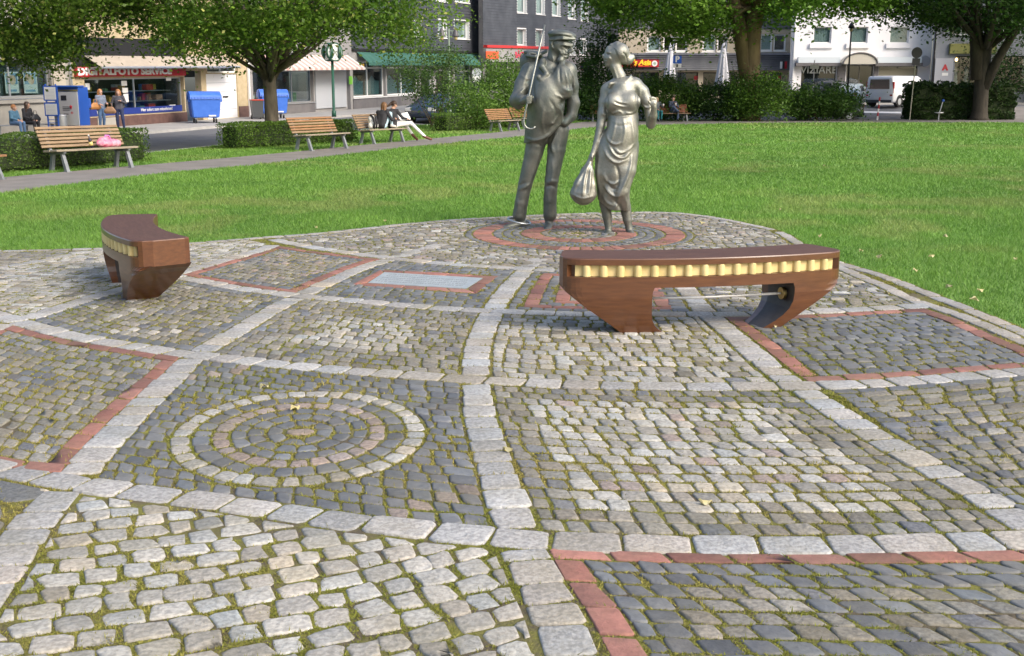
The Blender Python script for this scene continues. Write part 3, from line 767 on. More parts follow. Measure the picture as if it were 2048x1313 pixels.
# ------------------------------------------------------------------ grass blades on the lawn
M_grass = mat('grass', (.1, .2, .02), .55, attr=True, trans=.3)
path_poly = [tuple(p) for p in PATH_NEAR] + [tuple(p) for p in reversed(PATH_FAR)]
edge_arr = resample(np.array(EDGE_POLY + [EDGE_POLY[0]]), 70)[:-1]
GV, GC = [], []
for y0, y1, den, hh, ww in ((6, 13, 3000, .05, .0035), (13, 17, 2300, .055, .005), (17, 24, 1150, .06, .008), (24, 34, 420, .065, .012), (34, 48, 150, .075, .02), (48, 64, 60, .09, .03)):
    for yb in np.arange(y0, y1, 1.0):
        x1 = .48 * (yb + 1) + 1.2; N = int(2 * x1 * den)
        x = RNG.uniform(-x1, x1, N); y = RNG.uniform(yb, yb + 1, N)
        rg = (vnoise(x, y, .22, 31) - .45) * .22; k = (~inside(edge_arr[::1], x + rg * .5, y - rg)) & (~inside(path_poly, x, y)) & (kerb_dist(x, y) < -.1)
        x, y = x[k], y[k]; N = len(x)
        if not N: continue
        cl = vnoise(x, y, 1.1, 8) * .5 + vnoise(x, y, .28, 9) * .5
        dry = np.clip((vnoise(x, y, 2.3, 11) * .55 + vnoise(x, y, .6, 12) * .45 - .58) * 5, 0, 1); big = vnoise(x, y, 4.5, 14) * .6 + vnoise(x, y, 1.6, 15) * .4
        h = hh * .8 * RNG.uniform(.5, 1.25, N) * (.5 + .8 * cl + .3 * big); a = RNG.uniform(0, 2 * PI, N); ln = h * .55
        lx, ly = RNG.normal(0, 1, N) * ln, RNG.normal(0, 1, N) * ln
        GV.append(np.stack([np.stack([x - np.cos(a) * ww, y - np.sin(a) * ww, 0 * x], 1), np.stack([x + np.cos(a) * ww, y + np.sin(a) * ww, 0 * x], 1), np.stack([x + lx, y + ly, h], 1)], 1).reshape(-1, 3))
        c = (1 - cl)[:, None] * np.array([.10, .225, .028]) + cl[:, None] * np.array([.195, .35, .055])
        c = c * (1 - dry[:, None] * .36) + dry[:, None] * .36 * np.array([.36, .33, .13])
        c = c * (.84 + .32 * big[:, None]) * RNG.uniform(.75, 1.25, (N, 1)); GC.append(np.repeat(np.c_[c, np.ones(N)], 3, 0))
GV = np.concatenate(GV); GC = np.concatenate(GC)
tag(link_np('grass', GV, np.arange(len(GV)).reshape(-1, 3), M_grass, None, None, False, GC), 'short bright green grass of the lawn', 'grass', kind='stuff')
print('grass blades', len(GV) // 3)
# ------------------------------------------------------------------ the two curved wooden benches
M_mahog = mat('varnished mahogany', (.078, .029, .013), .36, col2=(.15, .06, .023), scale=4, detail=8, lo=.25, hi=.8, stretch=(1.6, 5, 12), bump=.03, bscale=14, coat=.4)
M_mtop = mat('weathered mahogany top', (.078, .038, .025), .6, col2=(.12, .060, .040), scale=7, detail=7, stretch=(1.2, 9, 9), bump=.08, bscale=20, spec=.25)
M_resin = mat('yellow resin pipe', (.60, .46, .19), .6, col2=(.70, .56, .27), scale=9)
M_brass = mat('brass', (.52, .40, .16), .3, 1.0, col2=(.42, .34, .15), scale=20)
M_steel = mat('polished steel', (.80, .80, .80), .35, .4)
M_leg_shade = mat('shaded inside of the legs', (.045, .035, .032), .5, .3, col2=(.07, .06, .055), scale=6)  # dark tone for the inner leg faces, their shade put into the colour
def wood_bench(name, label, loc, rz):
    t = thing(name, label, 'bench', loc, rz, 'curved wooden benches on the paved circle')
    Rr, L, Wd = 3.6, 1.035, .42
    def P(a, w, z):        # a along the arc, w from the convex side (facing -y) inwards
        th = a / Rr; q = Rr - w
        return (q * math.sin(th), Rr - .21 - .085 - q * math.cos(th), z * 1.07)
    def outline(ins, slot, z, n=72):
        f, b = [], []
        for i in range(n + 1):
            a = -L + 2 * L * i / n; e = abs(a) - (L - .16)
            w0 = (.16 - math.sqrt(max(0, .16 ** 2 - e * e))) * .75 if e > 0 else 0.0
            e2 = abs(a) - (L - .05); w1 = Wd - ((.05 - math.sqrt(max(0, .05 ** 2 - e2 * e2))) if e2 > 0 else 0)
            if slot and abs(a) < L - .085: w0 += .045
            aa = max(-L + ins, min(L - ins, a))
            f.append(P(aa, w0 + ins, z)); b.append(P(aa, w1 - ins, z))
        return f + b[::-1]
    mb = MB()
    zs = [(.300, .0, 0), (.306, .0, 0), (.366, 0, 0), (.366, 0, 1), (.440, 0, 1), (.440, 0, 0), (.474, 0, 0), (.480, .004, 0), (.482, .010, 0)]
    rings = [outline(i, s, z) for z, i, s in zs]
    mb.loft(rings)
    mb.m[-1] = 1
    for k in range(len(mb.m) - 1 - len(rings[0]), len(mb.m) - 2): mb.m[k] = 1
    seat = mb.build('seat', [M_mahog, M_mtop], t, False)
    for p in seat.data.polygons: p.use_smooth = False
    # legs
    zz = [0, .012, .03, .055, .09, .13, .18, .235, .272, .305]
    shapes = {-1: ([.60, .615, .64, .675, .725, .785, .86, .935, .99, 1.033], [.31, .33, .36, .385, .402, .41, .412, .412, .410, .395]),
              1: ([.535, .55, .575, .615, .67, .735, .82, .91, .985, 1.033], [.385, .405, .44, .485, .535, .575, .598, .602, .600, .585])}
    for sgn in (-1, 1):
        mb = MB(); rr = []; aout, ain = shapes[sgn]
        for z, ao, ai in zip(zz, aout, ain):
            k = min(1, z / .25); w0 = .0015 + (1 - k) ** 1.6 * .06; w1 = Wd - .006 - (1 - k) ** 1.5 * .12; n = 16; r = []
            for i in range(n + 1):
                a = ai + (ao - ai) * i / n; e = max(0, a - (L - .16)); w = w0 + (.16 - math.sqrt(max(0, .16 ** 2 - e * e))) * .75
                r.append(P(sgn * a, w, z))
            for i in range(1, 6): r.append(P(sgn * ao, w0 + .10 + (w1 - w0 - .10) * i / 6 if i > 1 else w0 + .1, z))
            for i in range(n + 1): r.append(P(sgn * (ao - (ao - ai) * i / n), w1, z))
            for i in range(1, 5): r.append(P(sgn * ai, w1 + (w0 - w1) * i / 5, z))
            rr.append(r if sgn > 0 else r[::-1])
        mb.loft(rr)
        nn = len(rr[0])
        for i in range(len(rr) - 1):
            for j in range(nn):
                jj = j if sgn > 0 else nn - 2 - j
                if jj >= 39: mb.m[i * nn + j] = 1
        mb.build('leg', [M_mahog, M_leg_shade], t, False)
    # yellow pipes in the slot, half round, with a backing strip
    N = 16; a0, a1 = -L + .13, L - .13
    f = []; mbk = MB()
    mbk.loft([[P(a0 - .02 + (a1 - a0 + .04) * i / 40, .030, .368), P(a0 - .02 + (a1 - a0 + .04) * i / 40, .030, .438), P(a0 - .02 + (a1 - a0 + .04) * i / 40, .0445, .438), P(a0 - .02 + (a1 - a0 + .04) * i / 40, .0445, .368)] for i in range(41)])
    mbk.build('pipe_backing', M_resin, t)
    for k in range(N):
        ac = a0 + (a1 - a0) * (k + .5) / N; r = .028; n = 9
        mp = MB(); lay = []
        for z in (.3665, .370, .432, .4395):
            ii_ = .002 if z in (.3665, .4395) else 0
            lay.append([P(ac + (r - ii_) * math.cos(PI + PI * i / n), .030 - (r - ii_) * 1.05 * math.sin(PI * i / n), z) for i in range(n + 1)])
        mp.loft(lay); mp.build('pipe', M_resin, t, False)
    mr = MB(); mr.tube([P(-.42, .12, .215), P(0, .12, .215), P(.60, .12, .215)], .009, 10); mr.build('rod', M_steel, t, True)
    md = MB(); c = Vector(P(.575, .12, .215)); d = (c - Vector(P(.5, .12, .215))).normalized()
    md.tube([c - d * .006, c - d * .004, c + d * .018, c + d * .02], [.038, .043, .043, .038], 20); md.build('rod_disc', M_brass, t, False)
    return t
def bench_from_ends(pl, pr, z=.525):
    a, b = np.array(G(*pl, z)), np.array(G(*pr, z)); m = (a + b) / 2; d = b - a
    return (m[0], m[1], .012), math.atan2(d[1], d[0])
loc, rz = bench_from_ends((1126, 511), (1660, 497))
b1 = wood_bench('curved_bench', 'long brown curved bench with yellow pipes, in front of the bronze couple', loc, rz)
loc2, rz2 = bench_from_ends((252, 427), (318, 485))
b2 = copy_tree(b1); b2.location = loc2; b2.rotation_euler = (0, 0, rz2)
b2['label'] = 'brown curved bench with yellow pipes seen end on at the left edge of the paving'
print('bench ends', loc, rz, loc2, rz2)

# ------------------------------------------------------------------ slatted park benches
M_slat = mat('weathered slat', (.19, .125, .07), .65, col2=(.30, .205, .115), scale=4, detail=7, stretch=(.7, 8, 8), bump=.1, bscale=25)
M_slat_o = mat('orange slat', (.21, .11, .05), .6, col2=(.34, .18, .08), scale=4, detail=7, stretch=(.7, 8, 8), bump=.1, bscale=25)
M_slat_r = mat('red brown slat', (.21, .07, .035), .55, col2=(.33, .12, .055), scale=4, detail=7, stretch=(.7, 8, 8), bump=.1, bscale=25)
M_slat_g = mat('grey slat', (.22, .18, .13), .7, col2=(.33, .28, .20), scale=4, detail=7, stretch=(.7, 8, 8), bump=.1, bscale=25)
M_cast = mat('grey painted cast leg', (.16, .175, .185), .6, col2=(.22, .235, .245), scale=6, bump=.08)
def park_bench(label, a, b, ms, nback=5, L=1.95, wid=.0):
    """a, b: ground points under the two front legs; the bench faces the side right of a->b turned towards the lawn"""
    a, b = np.array(a), np.array(b)
    u = b / np.hypot(*b); q = a @ u; disc = 1.56 ** 2 - (a @ a - q * q)      # keep the bearing of the right leg, true leg spacing
    if np.hypot(*(b - a)) > 1.7 and disc > 0: b = u * (q + math.sqrt(disc))
    m = (a + b) / 2; d = b - a; rz = math.atan2(d[1], d[0])
    t = thing('park_bench', label, 'bench', (m[0], m[1], ztf(*m)), rz, 'slatted park benches along the path')
    hl = float(np.hypot(*d)) / 2; L = 2 * hl + .42
    for s in (-1, 1):
        x = s * hl
        for nm, p0, p1 in (('leg', (x, -.02, 0), (x, .10, .36)), ('leg', (x, .50, 0), (x, .40, .36))):
            mb = MB(); w = .035
            mb.hexa([(x - w, p0[1] - .045, .0), (x + w, p0[1] - .045, 0), (x + w, p0[1] + .045, 0), (x - w, p0[1] + .045, 0), (x - w, p1[1] - .03, .36), (x + w, p1[1] - .03, .36), (x + w, p1[1] + .03, .36), (x - w, p1[1] + .03, .36)])
            mb.box(x - w - .02, x + w + .02, p0[1] - .06, p0[1] + .06, 0, .02)
            mb.build(nm, M_cast, t)
        mb = MB()
        mb.hexa([(x - .03, .02, .372), (x + .03, .02, .372), (x + .03, .47, .33), (x - .03, .47, .33), (x - .03, .0, .415), (x + .03, .0, .415), (x + .03, .50, .385), (x - .03, .50, .385)])
        mb.hexa([(x - .03, .43, .36), (x + .03, .43, .36), (x + .03, .50, .36), (x - .03, .50, .36), (x - .03, .655, .86), (x + .03, .655, .86), (x + .03, .70, .86), (x - .03, .70, .86)])
        mb.build('seat_bracket', M_cast, t)
    def slat(y, z, w, th, tilt, mm):
        mb = MB(); mb.cbox(-L / 2, L / 2, -w / 2, w / 2, -th / 2, th / 2, .006)
        mb.xf(Matrix.Translation((jit(.004), y, z)) @ Matrix.Rotation(tilt, 4, 'X')); mb.build('slat', mm, t)
    for k, (y, z, tl) in enumerate(((.03, .432, .0), (.15, .425, -.07), (.27, .415, -.07), (.385, .408, -.03))): slat(y, z, .105, .04, tl, ms[0])
    for k in range(nback):
        f = k / (nback - 1); y = .462 + .185 * f; z = .50 + .36 * f; slat(y, z, .36 / (nback - 1) * .80, .034, R(63), ms[1] if (k + nback) % 3 else ms[-1])
    return t
P = lambda x, y: G(x, y)
bt = [park_bench('slatted bench behind the left curved bench, pink bag and bottle lying on it', P(134, 345), P(262, 333), [M_slat_g, M_slat, M_slat], 6),
      park_bench('empty orange slatted bench beside the trimmed hedge and tree trunk', P(622, 303), P(692, 293), [M_slat_g, M_slat_o, M_slat], 6),
      park_bench('slatted bench on which the two reading girls sit', P(748, 289), P(806, 281), [M_slat_g, M_slat, M_slat], 6),
      park_bench('empty orange slatted bench just left of the bronze man', P(1002, 264.5), P(1038, 259), [M_slat_g, M_slat_o, M_slat_o], 6),
      park_bench('slatted bench cut off by the left picture edge', P(-105, 374), P(2, 357), [M_slat_o, M_slat, M_slat], 6),
      park_bench('slatted bench half hidden behind the bronze woman, nobody on it', P(1186, 243.5), P(1240, 243.5), [M_slat, M_slat_o, M_slat], 5),
      park_bench('red-brown slatted bench where a couple sits in front of the shrubs', P(1318, 244), P(1374, 243.6), [M_slat, M_slat_r, M_slat_r], 6)]
park_bench('slatted bench partly covered by the bronze man\'s elbow', P(1048, 257.5), P(1078, 253), [M_slat_g, M_slat_o, M_slat_o], 6)
for o in bt: print(o.location[:], math.degrees(o.rotation_euler[2]))
# ------------------------------------------------------------------ the bronze couple
def bronze(name, c1, c2, c3, rough):
    m = bpy.data.materials.new(name); m.use_nodes = True; t = m.node_tree; L = t.links; b = t.nodes['Principled BSDF']
    tc = nd(t, 'ShaderNodeTexCoord')
    n1 = nd(t, 'ShaderNodeTexNoise', Scale=4.5, Detail=8.0, Roughness=.7); L.new(tc.outputs['Object'], n1.inputs['Vector'])
    r1 = nd(t, 'ShaderNodeValToRGB'); e = r1.color_ramp.elements; e[0].position = .33; e[0].color = (*c1, 1); e[1].position = .6; e[1].color = (*c2, 1)
    x = r1.color_ramp.elements.new(.74); x.color = (*c3, 1)
    L.new(n1.outputs['Fac'], r1.inputs[0]); L.new(r1.outputs[0], b.inputs['Base Color'])
    n2 = nd(t, 'ShaderNodeTexNoise', Scale=9.0, Detail=5.0); L.new(tc.outputs['Object'], n2.inputs['Vector'])
    mr = nd(t, 'ShaderNodeMapRange'); mr.inputs['To Min'].default_value = rough - .1; mr.inputs['To Max'].default_value = rough + .16
    L.new(n2.outputs['Fac'], mr.inputs['Value']); L.new(mr.outputs[0], b.inputs['Roughness'])
    b.inputs['Metallic'].default_value = .8
    n3 = nd(t, 'ShaderNodeTexNoise', Scale=60.0, Detail=6.0); L.new(tc.outputs['Object'], n3.inputs['Vector'])
    bp = nd(t, 'ShaderNodeBump', Strength=.16, Distance=.02); L.new(n3.outputs['Fac'], bp.inputs['Height']); L.new(bp.outputs[0], b.inputs['Normal'])
    return m
M_br1 = bronze('dark bronze with green patina', (.12, .138, .122), (.225, .225, .195), (.155, .225, .195), .54)
M_br2 = bronze('worn bright bronze', (.195, .205, .18), (.36, .35, .30), (.24, .32, .285), .50)
KPX = .00563
class Fig:
    def __init__(s, Y, origin): s.Y = Y; s.o = np.array(origin); s.p = []; s.fl = []
    def P(s, x, y, d=0.0): return tuple(np.array(AT(x, y, s.Y + d)) - s.o)
    def c(s, a, ra, b, rb, k=.03, i=0, neg=False): s.p.append(('-c' if neg else 'c', s.P(*a), ra * KPX, s.P(*b), rb * KPX, k, i)); return s
    def chain(s, pts, k=.03, i=0):
        for q, ((a, ra), (b, rb)) in enumerate(zip(pts[:-1], pts[1:])): s.c(a, ra, b, rb, k if q == 0 else min(k, .014), i)
        return s
    def e(s, c, r, k=.03, rot=None, i=0, neg=False): s.p.append(('-e' if neg else 'e', s.P(*c), tuple(q * KPX for q in r), rot, k, i)); return s
    def cut(s, p, n): s.p.append(('cut', s.P(*p), n)); return s
    def fold(s, pts, amp, w, back=False): s.fl.append((pts, amp, w, back)); return s
    def mesh(s, name, m, parent, vox=.008, it=1):
        V, Q, _ = sdf_mesh(s.p, vox); V = smooth_np(V, Q, it, .5); s.p = []
        if s.fl:
            N = np.cross(V[Q[:, 1]] - V[Q[:, 0]], V[Q[:, 2]] - V[Q[:, 0]]); VN = np.zeros_like(V)
            for k in range(4): np.add.at(VN, Q[:, k], N)
            VN /= np.maximum(np.linalg.norm(VN, axis=1), 1e-12)[:, None]
            W = V + s.o; y = W[:, 1]; dz = W[:, 2] - CAM_H
            zc = y * CP - dz * SP; px = 1024 + FPX * W[:, 0] / zc; py = 656.5 - FPX * (y * SP + dz * CP) / zc
            for pts, amp, w, back in s.fl:
                C = catmull([(p[0], p[1]) for p in pts], 6) if len(pts) > 2 else np.array([p[:2] for p in pts], float)
                d = np.full(len(V), 1e9); tt = np.zeros(len(V)); n = len(C) - 1
                for i in range(n):
                    a, b = C[i], C[i + 1]; ab = b - a; t = np.clip(((px - a[0]) * ab[0] + (py - a[1]) * ab[1]) / max(ab @ ab, 1e-9), 0, 1)
                    di = np.hypot(px - a[0] - t * ab[0], py - a[1] - t * ab[1]); u = di < d; d = np.where(u, di, d); tt = np.where(u, (i + t) / n, tt)
                fr = np.clip(-VN[:, 1] * 1.5 + .1, 0, 1) * np.clip(4 * tt * (1 - tt) + .25, 0, 1)
                V = V + VN * (1.25 * amp * KPX * np.exp(-(d / (w * .85)) ** 2) * fr)[:, None]
            V = smooth_np(V, Q, 1, .35); s.fl = []
        return link_np(name, V, Q, m, parent, None, True)
    def hand(s, w, dirv, spread, k=.006, L=13.0, curl=.5, grip=(0, -1, 0), r=2.2):
        """w wrist (px,py,d); dirv px direction of the fingers, spread px direction across the palm, all in px units (x right, y down, d depth)"""
        w = np.array(w, float); d = np.array(dirv, float); d /= np.linalg.norm(d); sp = np.array(spread, float); sp /= np.linalg.norm(sp); g = np.array(grip, float)
        u = lambda v: (v[0], v[1], v[2] * KPX)
        pal = w + d * L * .55
        s.c(u(w), 3.6, u(pal), 5.2, .02)
        s.c(u(pal - sp * 3), 3.6, u(pal + sp * 3), 3.6, .02)
        for q, ln in ((-1.5, .82), (-.5, .98), (.5, .95), (1.5, .74)):
            b0 = w + d * L * .9 + sp * q * 3.6; b1 = b0 + d * L * .42 * ln + g * L * .18 * curl; b2 = b1 + d * L * .34 * ln * (1 - curl) + g * L * .36 * curl
            s.c(u(b0 - d * 3), r, u(b1), r * .95, k); s.c(u(b1), r * .95, u(b2), r * .8, k)
        t0 = w + d * L * .3 - sp * 4; t1 = t0 - sp * 4 + d * L * .32 + g * 1.5; t2 = t1 + d * L * .34 + g * 3
        s.c(u(t0), r * 1.25, u(t1), r * 1.1, .012); s.c(u(t1), r * 1.1, u(t2), r * .85, k)
        return s
# ---- the man
mo = np.array((*G(1097, 458), .012))
man = thing('bronze_man', 'tall bronze man with flat cap, rucksack and hooked stick, a metal hoop round his ankle', 'statue', tuple(mo))
F = Fig(mo[1], mo)
# legs
F.chain([((1118, 262, .02), 21), ((1113, 300, .0), 18.5), ((1103, 362, -.03), 14), ((1100, 400, -.01), 13.6), ((1100, 430, .0), 14.2)], .05)
F.chain([((1074, 275, .05), 22), ((1068, 305, .06), 19), ((1050, 370, .08), 14.5), ((1043, 405, .10), 13.8), ((1039, 430, .12), 14.5)], .05)
# trouser folds
for pts, am in (([(1036, 380), (1048, 376), (1062, 366)], 1.2), ([(1037, 372), (1050, 366)], -1.6), ([(1092, 368), (1102, 363), (1114, 364)], 1.1), ([(1091, 374), (1103, 372), (1112, 376)], -1.6),
                ([(1100, 306), (1097, 292), (1106, 272)], -2.2), ([(1108, 310), (1104, 290), (1112, 270)], 1.8), ([(1080, 300), (1070, 340), (1058, 372)], 1.2), ([(1104, 320), (1106, 345), (1102, 366)], 1.2), ([(1094, 380), (1098, 405), (1095, 430)], 1.0), ([(1034, 395), (1036, 415), (1030, 434)], 1.0), ([(1090, 300), (1080, 290), (1066, 288)], -1.4)):
    F.fold(pts, am, 3.6)
# feet, bare, with toes
F.c((1098, 436, .0), 9, (1098, 448, .0), 8.5, .02)
F.chain([((1098, 449, .02), 8.5), ((1096, 454, -.06), 8), ((1094, 460, -.18), 7.2)], .02)
for q in range(5):
    x = 1087.5 + q * 3.9; F.c((x, 461.5 - abs(q - 1) * .4, -.20), 3.0 - q * .22, (x, 463.5 - q * .5, -.255 + q * .012), 2.7 - q * .25, .008)
F.c((1040, 432, .12), 9, (1043, 446, .13), 8.5, .02)
F.chain([((1048, 449, .13), 8), ((1035, 450, .12), 8.5), ((1017, 455, .06), 6.8), ((1010, 457, .03), 6)], .02)
for q in range(5): F.c((1010, 457, .05 - q * .024), 3.0 - q * .2, (1003 + q * 1.6, 458.5, .055 - q * .026), 2.6 - q * .22, .008)
body = F.mesh('legs', M_br1, man)
# jacket: trunk, shoulders and arms
F.chain([((1098, 147, .03), 29), ((1094, 170, -.01), 38), ((1091, 205, -.04), 39), ((1090, 235, -.03), 37), ((1085, 262, .02), 36), ((1082, 288, .05), 36)], .07)
F.c((1066, 143, .05), 19, (1136, 141, .02), 17, .06)
F.c((1092, 128, .05), 14, (1118, 128, .05), 13, .05)
F.e((1096, 200, -.18), (30, 24, 44), .10)
F.cut((1070, 281, 0), (.30, .06, -1)); F.cut((1112, 262, 0), (.62, .1, -1)); F.cut((1128, 243, 0), (1.0, 0, -1.0))
jk = list(F.p); F.p = jk
# right arm (left in the picture) bent, fist round the stick
F.chain([((1058, 144, .04), 17.5), ((1045, 170, -.02), 16.5), ((1036, 198, -.10), 13.5)], .05)
F.chain([((1034, 199, -.11), 13.5), ((1046, 200, -.24), 10), ((1056, 199, -.30), 7.5)], .04)
F.c((1030, 205, -.08), 11, (1037, 212, -.10), 8, .05)
for pts, am in (([(1030, 196), (1040, 186), (1052, 176)], 2.0), ([(1034, 204), (1044, 196), (1054, 188)], -1.5), ([(1040, 150), (1052, 158), (1066, 156)], 1.4), ([(1060, 130), (1052, 150), (1046, 175)], 1.2), ([(1068, 150), (1066, 180), (1070, 205)], -2.0),
                ([(1088, 215), (1084, 240), (1088, 268)], 1.4), ([(1100, 200), (1112, 222), (1112, 240)], -1.5), ([(1105, 262), (1118, 248), (1123, 232), (1118, 214)], 3.0), ([(1099, 258), (1110, 246), (1115, 232)], -2.0),
                ([(1101, 249), (1109, 244), (1116, 232)], 2.6), ([(1048, 275), (1072, 281), (1094, 272), (1108, 260)], 1.6), ([(1130, 140), (1135, 165), (1136, 186)], 2.0), ([(1143, 142), (1148, 162), (1149, 182)], 2.0), ([(1119, 134), (1119, 150), (1121, 166)], -2.2), ([(1138, 142), (1141, 164), (1142, 184)], -1.6),
                ([(1112, 190), (1126, 196), (1142, 194)], 2.4), ([(1126, 176), (1136, 182), (1148, 178)], 1.8)):
    F.fold(pts, am, 3.4)
# fist
F.e((1058, 199, -.32), (7.5, 7, 8), .02)
for q in range(4): F.c((1053 + q * .5, 194.5 + q * 4.3, -.365), 2.7, (1063 - q * .7, 193 + q * 4.3, -.365), 2.6, .006)
F.c((1055, 191, -.35), 3, (1066, 195, -.34), 2.6, .01)
# left arm (right in the picture) and the coat slung over it
F.chain([((1137, 143, .0), 15.5), ((1144, 172, .0), 14), ((1145, 207, -.02), 11.5)], .05)
F.chain([((1148, 207, -.03), 12.5), ((1143, 232, -.05), 11), ((1130, 246, -.08), 9)], .04)
F.e((1124, 160, -.17), (21, 22, 30), .06)
F.e((1131, 184, -.20), (15, 16, 13), .05)
F.e((1132, 207, -.24), (12, 12, 9), .03, neg=True)
# collar and lapels
F.chain([((1086, 122, -.08), 6), ((1084, 134, -.16), 7), ((1094, 148, -.215), 5)], .012)
F.chain([((1077, 154, -.205), 5), ((1083, 161, -.225), 5), ((1093, 150, -.225), 4.5)], .012)
F.chain([((1126, 122, -.08), 5.5), ((1122, 134, -.16), 6.5), ((1110, 147, -.215), 4.5)], .012)
F.e((1106, 132, -.20), (6.5, 10, 14), .02, neg=True)
F.mesh('jacket', M_br1, man)
# head: long, turned to the right and bowed, beard
F.chain([((1106, 140, .02), 14), ((1107, 118, .0), 13), ((1110, 100, -.01), 13)], .03)
F.e((1117, 88, -.02), (20, 20, 22), .02)
F.chain([((1122, 90, -.05), 15), ((1128, 106, -.07), 10.5), ((1124, 118, -.08), 7)], .03)
F.c((1128, 90, -.10), 8.5, (1142, 91, -.09), 5.0, .02)                # brow
F.chain([((1139, 94, -.11), 3.0), ((1144, 102, -.12), 3.4), ((1138, 105, -.12), 3.0)], .010)    # nose
F.e((1121, 121, -.10), (6.5, 7, 7), .02)                             # beard
F.chain([((1105, 82, -.095), 3.0), ((1103, 89, -.10), 2.6), ((1106, 96, -.10), 2.8)], .01)       # ear
F.fold([(1126, 93), (1133, 96.5), (1146, 97)], -3.6, 1.9); F.fold([(1122, 90), (1132, 91), (1145, 92)], 1.6, 2.2); F.fold([(1116, 98), (1121, 104), (1123, 110)], 1.8, 3.2); F.fold([(1128, 99), (1131, 106), (1128, 112)], -1.2, 2.0)
F.fold([(1128, 111.5), (1134, 111.5), (1141, 110.5)], -2.0, 1.3); F.fold([(1129, 109), (1139, 108)], 1.2, 1.4); F.fold([(1129, 114.5), (1138, 113.5)], 1.4, 1.6); F.fold([(1106, 86), (1106, 93)], -2.0, 1.5)
F.fold([(1104, 110), (1107, 125), (1103, 138)], 1.2, 3)
F.mesh('head', M_br1, man, .006)
# cap
Rt = Matrix.Rotation(R(6), 3, 'Y')
F.e((1124, 70.5, -.02), (29, 29, 10.5), .01, Rt)
F.e((1121, 76, -.02), (23.5, 24, 9), .02)
F.c((1100, 80, -.10), 3.0, (1126, 76, -.165), 3.0, .02); F.c((1126, 76, -.165), 3.2, (1149, 78, -.12), 3.2, .02)
F.fold([(1100, 84), (1122, 78), (1150, 84)], 1.5, 2.0); F.fold([(1099, 76), (1120, 72), (1150, 77)], -1.6, 2.0)
F.mesh('cap', M_br1, man, .007)
# rucksack
F.c((1056, 122, .22), 15, (1066, 118, .22), 15, .05); F.c((1056, 122, .22), 15, (1054, 178, .24), 18, .05); F.c((1075, 120, .24), 14, (1088, 178, .26), 22, .05)
F.chain([((1053, 112, .06), 3.5), ((1071, 114, -.02), 3.5), ((1080, 109, .0), 3.5), ((1092, 103, .10), 3.5)], .02)
F.e((1066, 108, .16), (20, 20, 6), .03, Matrix.Rotation(R(12), 3, 'Y'))
F.mesh('rucksack', M_br1, man, .009)
# stick with a hook
M_brs = bronze('smooth bronze stick', (.20, .21, .19), (.30, .31, .28), (.24, .28, .25), .36)
pts = [(1089.5, 50, -.12), (1080, 92, -.18), (1067, 150, -.29), (1058, 192, -.365), (1050, 228, -.37)]
hook = [(1047.5, 243, -.37), (1049, 251, -.37), (1054, 256.5, -.37), (1061, 258.5, -.37), (1067, 257, -.37), (1071, 253.5, -.37)]
mb = MB(); mb.tube([F.P(*p) for p in pts + hook], [.010, .0125, .0115, .0105, .011] + [.0115] * 5 + [.009], 12); mb.build('walking_stick', M_brs, man, True)
# hoop lying round the foot
M_hoop = mat('bright metal hoop', (.50, .52, .52), .35, .9)
mb = MB(); hc = F.P(1038, 454, .03); N = 40; ring_ = []
for i in range(N + 1):
    a = 2 * PI * i / N; ring_.append((hc[0] + .135 * math.cos(a), hc[1] + .12 * math.sin(a) * 1.0 + .02, .075 - .045 * math.cos(a) * .6 + .01 * math.sin(a)))
mb.tube(ring_, .0115, 10, cap=False); mb.build('hoop', M_hoop, man, True)

# ---- the woman
wo_ = np.array((*G(1238, 468), .012))
wom = thing('bronze_woman', 'barefoot bronze woman with hair bun, looking up at the man and carrying a sack', 'statue', tuple(wo_))
F = Fig(wo_[1], wo_)
# dress: hips and skirt
F.chain([((1237, 285, .0), 38), ((1234, 310, .0), 39), ((1231, 345, .0), 36), ((1229, 385, .0), 30), ((1230, 412, .02), 29)], .06)
F.chain([((1256, 295, -.04), 21), ((1252, 340, -.10), 20), ((1243, 382, -.14), 15), ((1248, 425, -.02), 14)], .05)
F.chain([((1213, 295, -.02), 21), ((1207, 345, -.04), 17), ((1209, 395, .0), 14)], .06)
F.cut((1206, 416, 0), (-.05, .1, -1)); F.cut((1236, 430, 0), (-.75, .1, -1)); F.cut((1252, 436, 0), (0, 0, -1))
# folds between the legs and over the belly
F.c((1227, 325, -.32), 8, (1222, 372, -.32), 7, .08, neg=True)
for pts, am in (([(1216, 288), (1228, 308), (1246, 316), (1264, 300)], 2.6), ([(1228, 298), (1240, 306), (1254, 303), (1268, 288)], 2.2), ([(1208, 298), (1218, 316), (1234, 326), (1254, 320)], 2.4), ([(1222, 294), (1238, 312), (1260, 300)], -1.8),
                ([(1208, 350), (1216, 364), (1228, 368), (1240, 362)], 2.4), ([(1209, 371), (1219, 386), (1232, 393), (1243, 390)], 2.4), ([(1214, 360), (1222, 376), (1236, 380)], -2.0), ([(1264, 308), (1258, 345), (1240, 390)], 2.6), ([(1232, 330), (1238, 355), (1232, 380)], -2.4),
                ([(1238, 388), (1236, 405), (1228, 420)], 1.6), ([(1206, 392), (1214, 405), (1226, 412)], 1.6), ([(1250, 395), (1254, 412), (1252, 430)], 1.5), ([(1200, 310), (1196, 350), (1200, 390)], 1.4), ([(1226, 400), (1238, 412), (1246, 430)], -1.8)):
    F.fold(pts, am, 3.4)
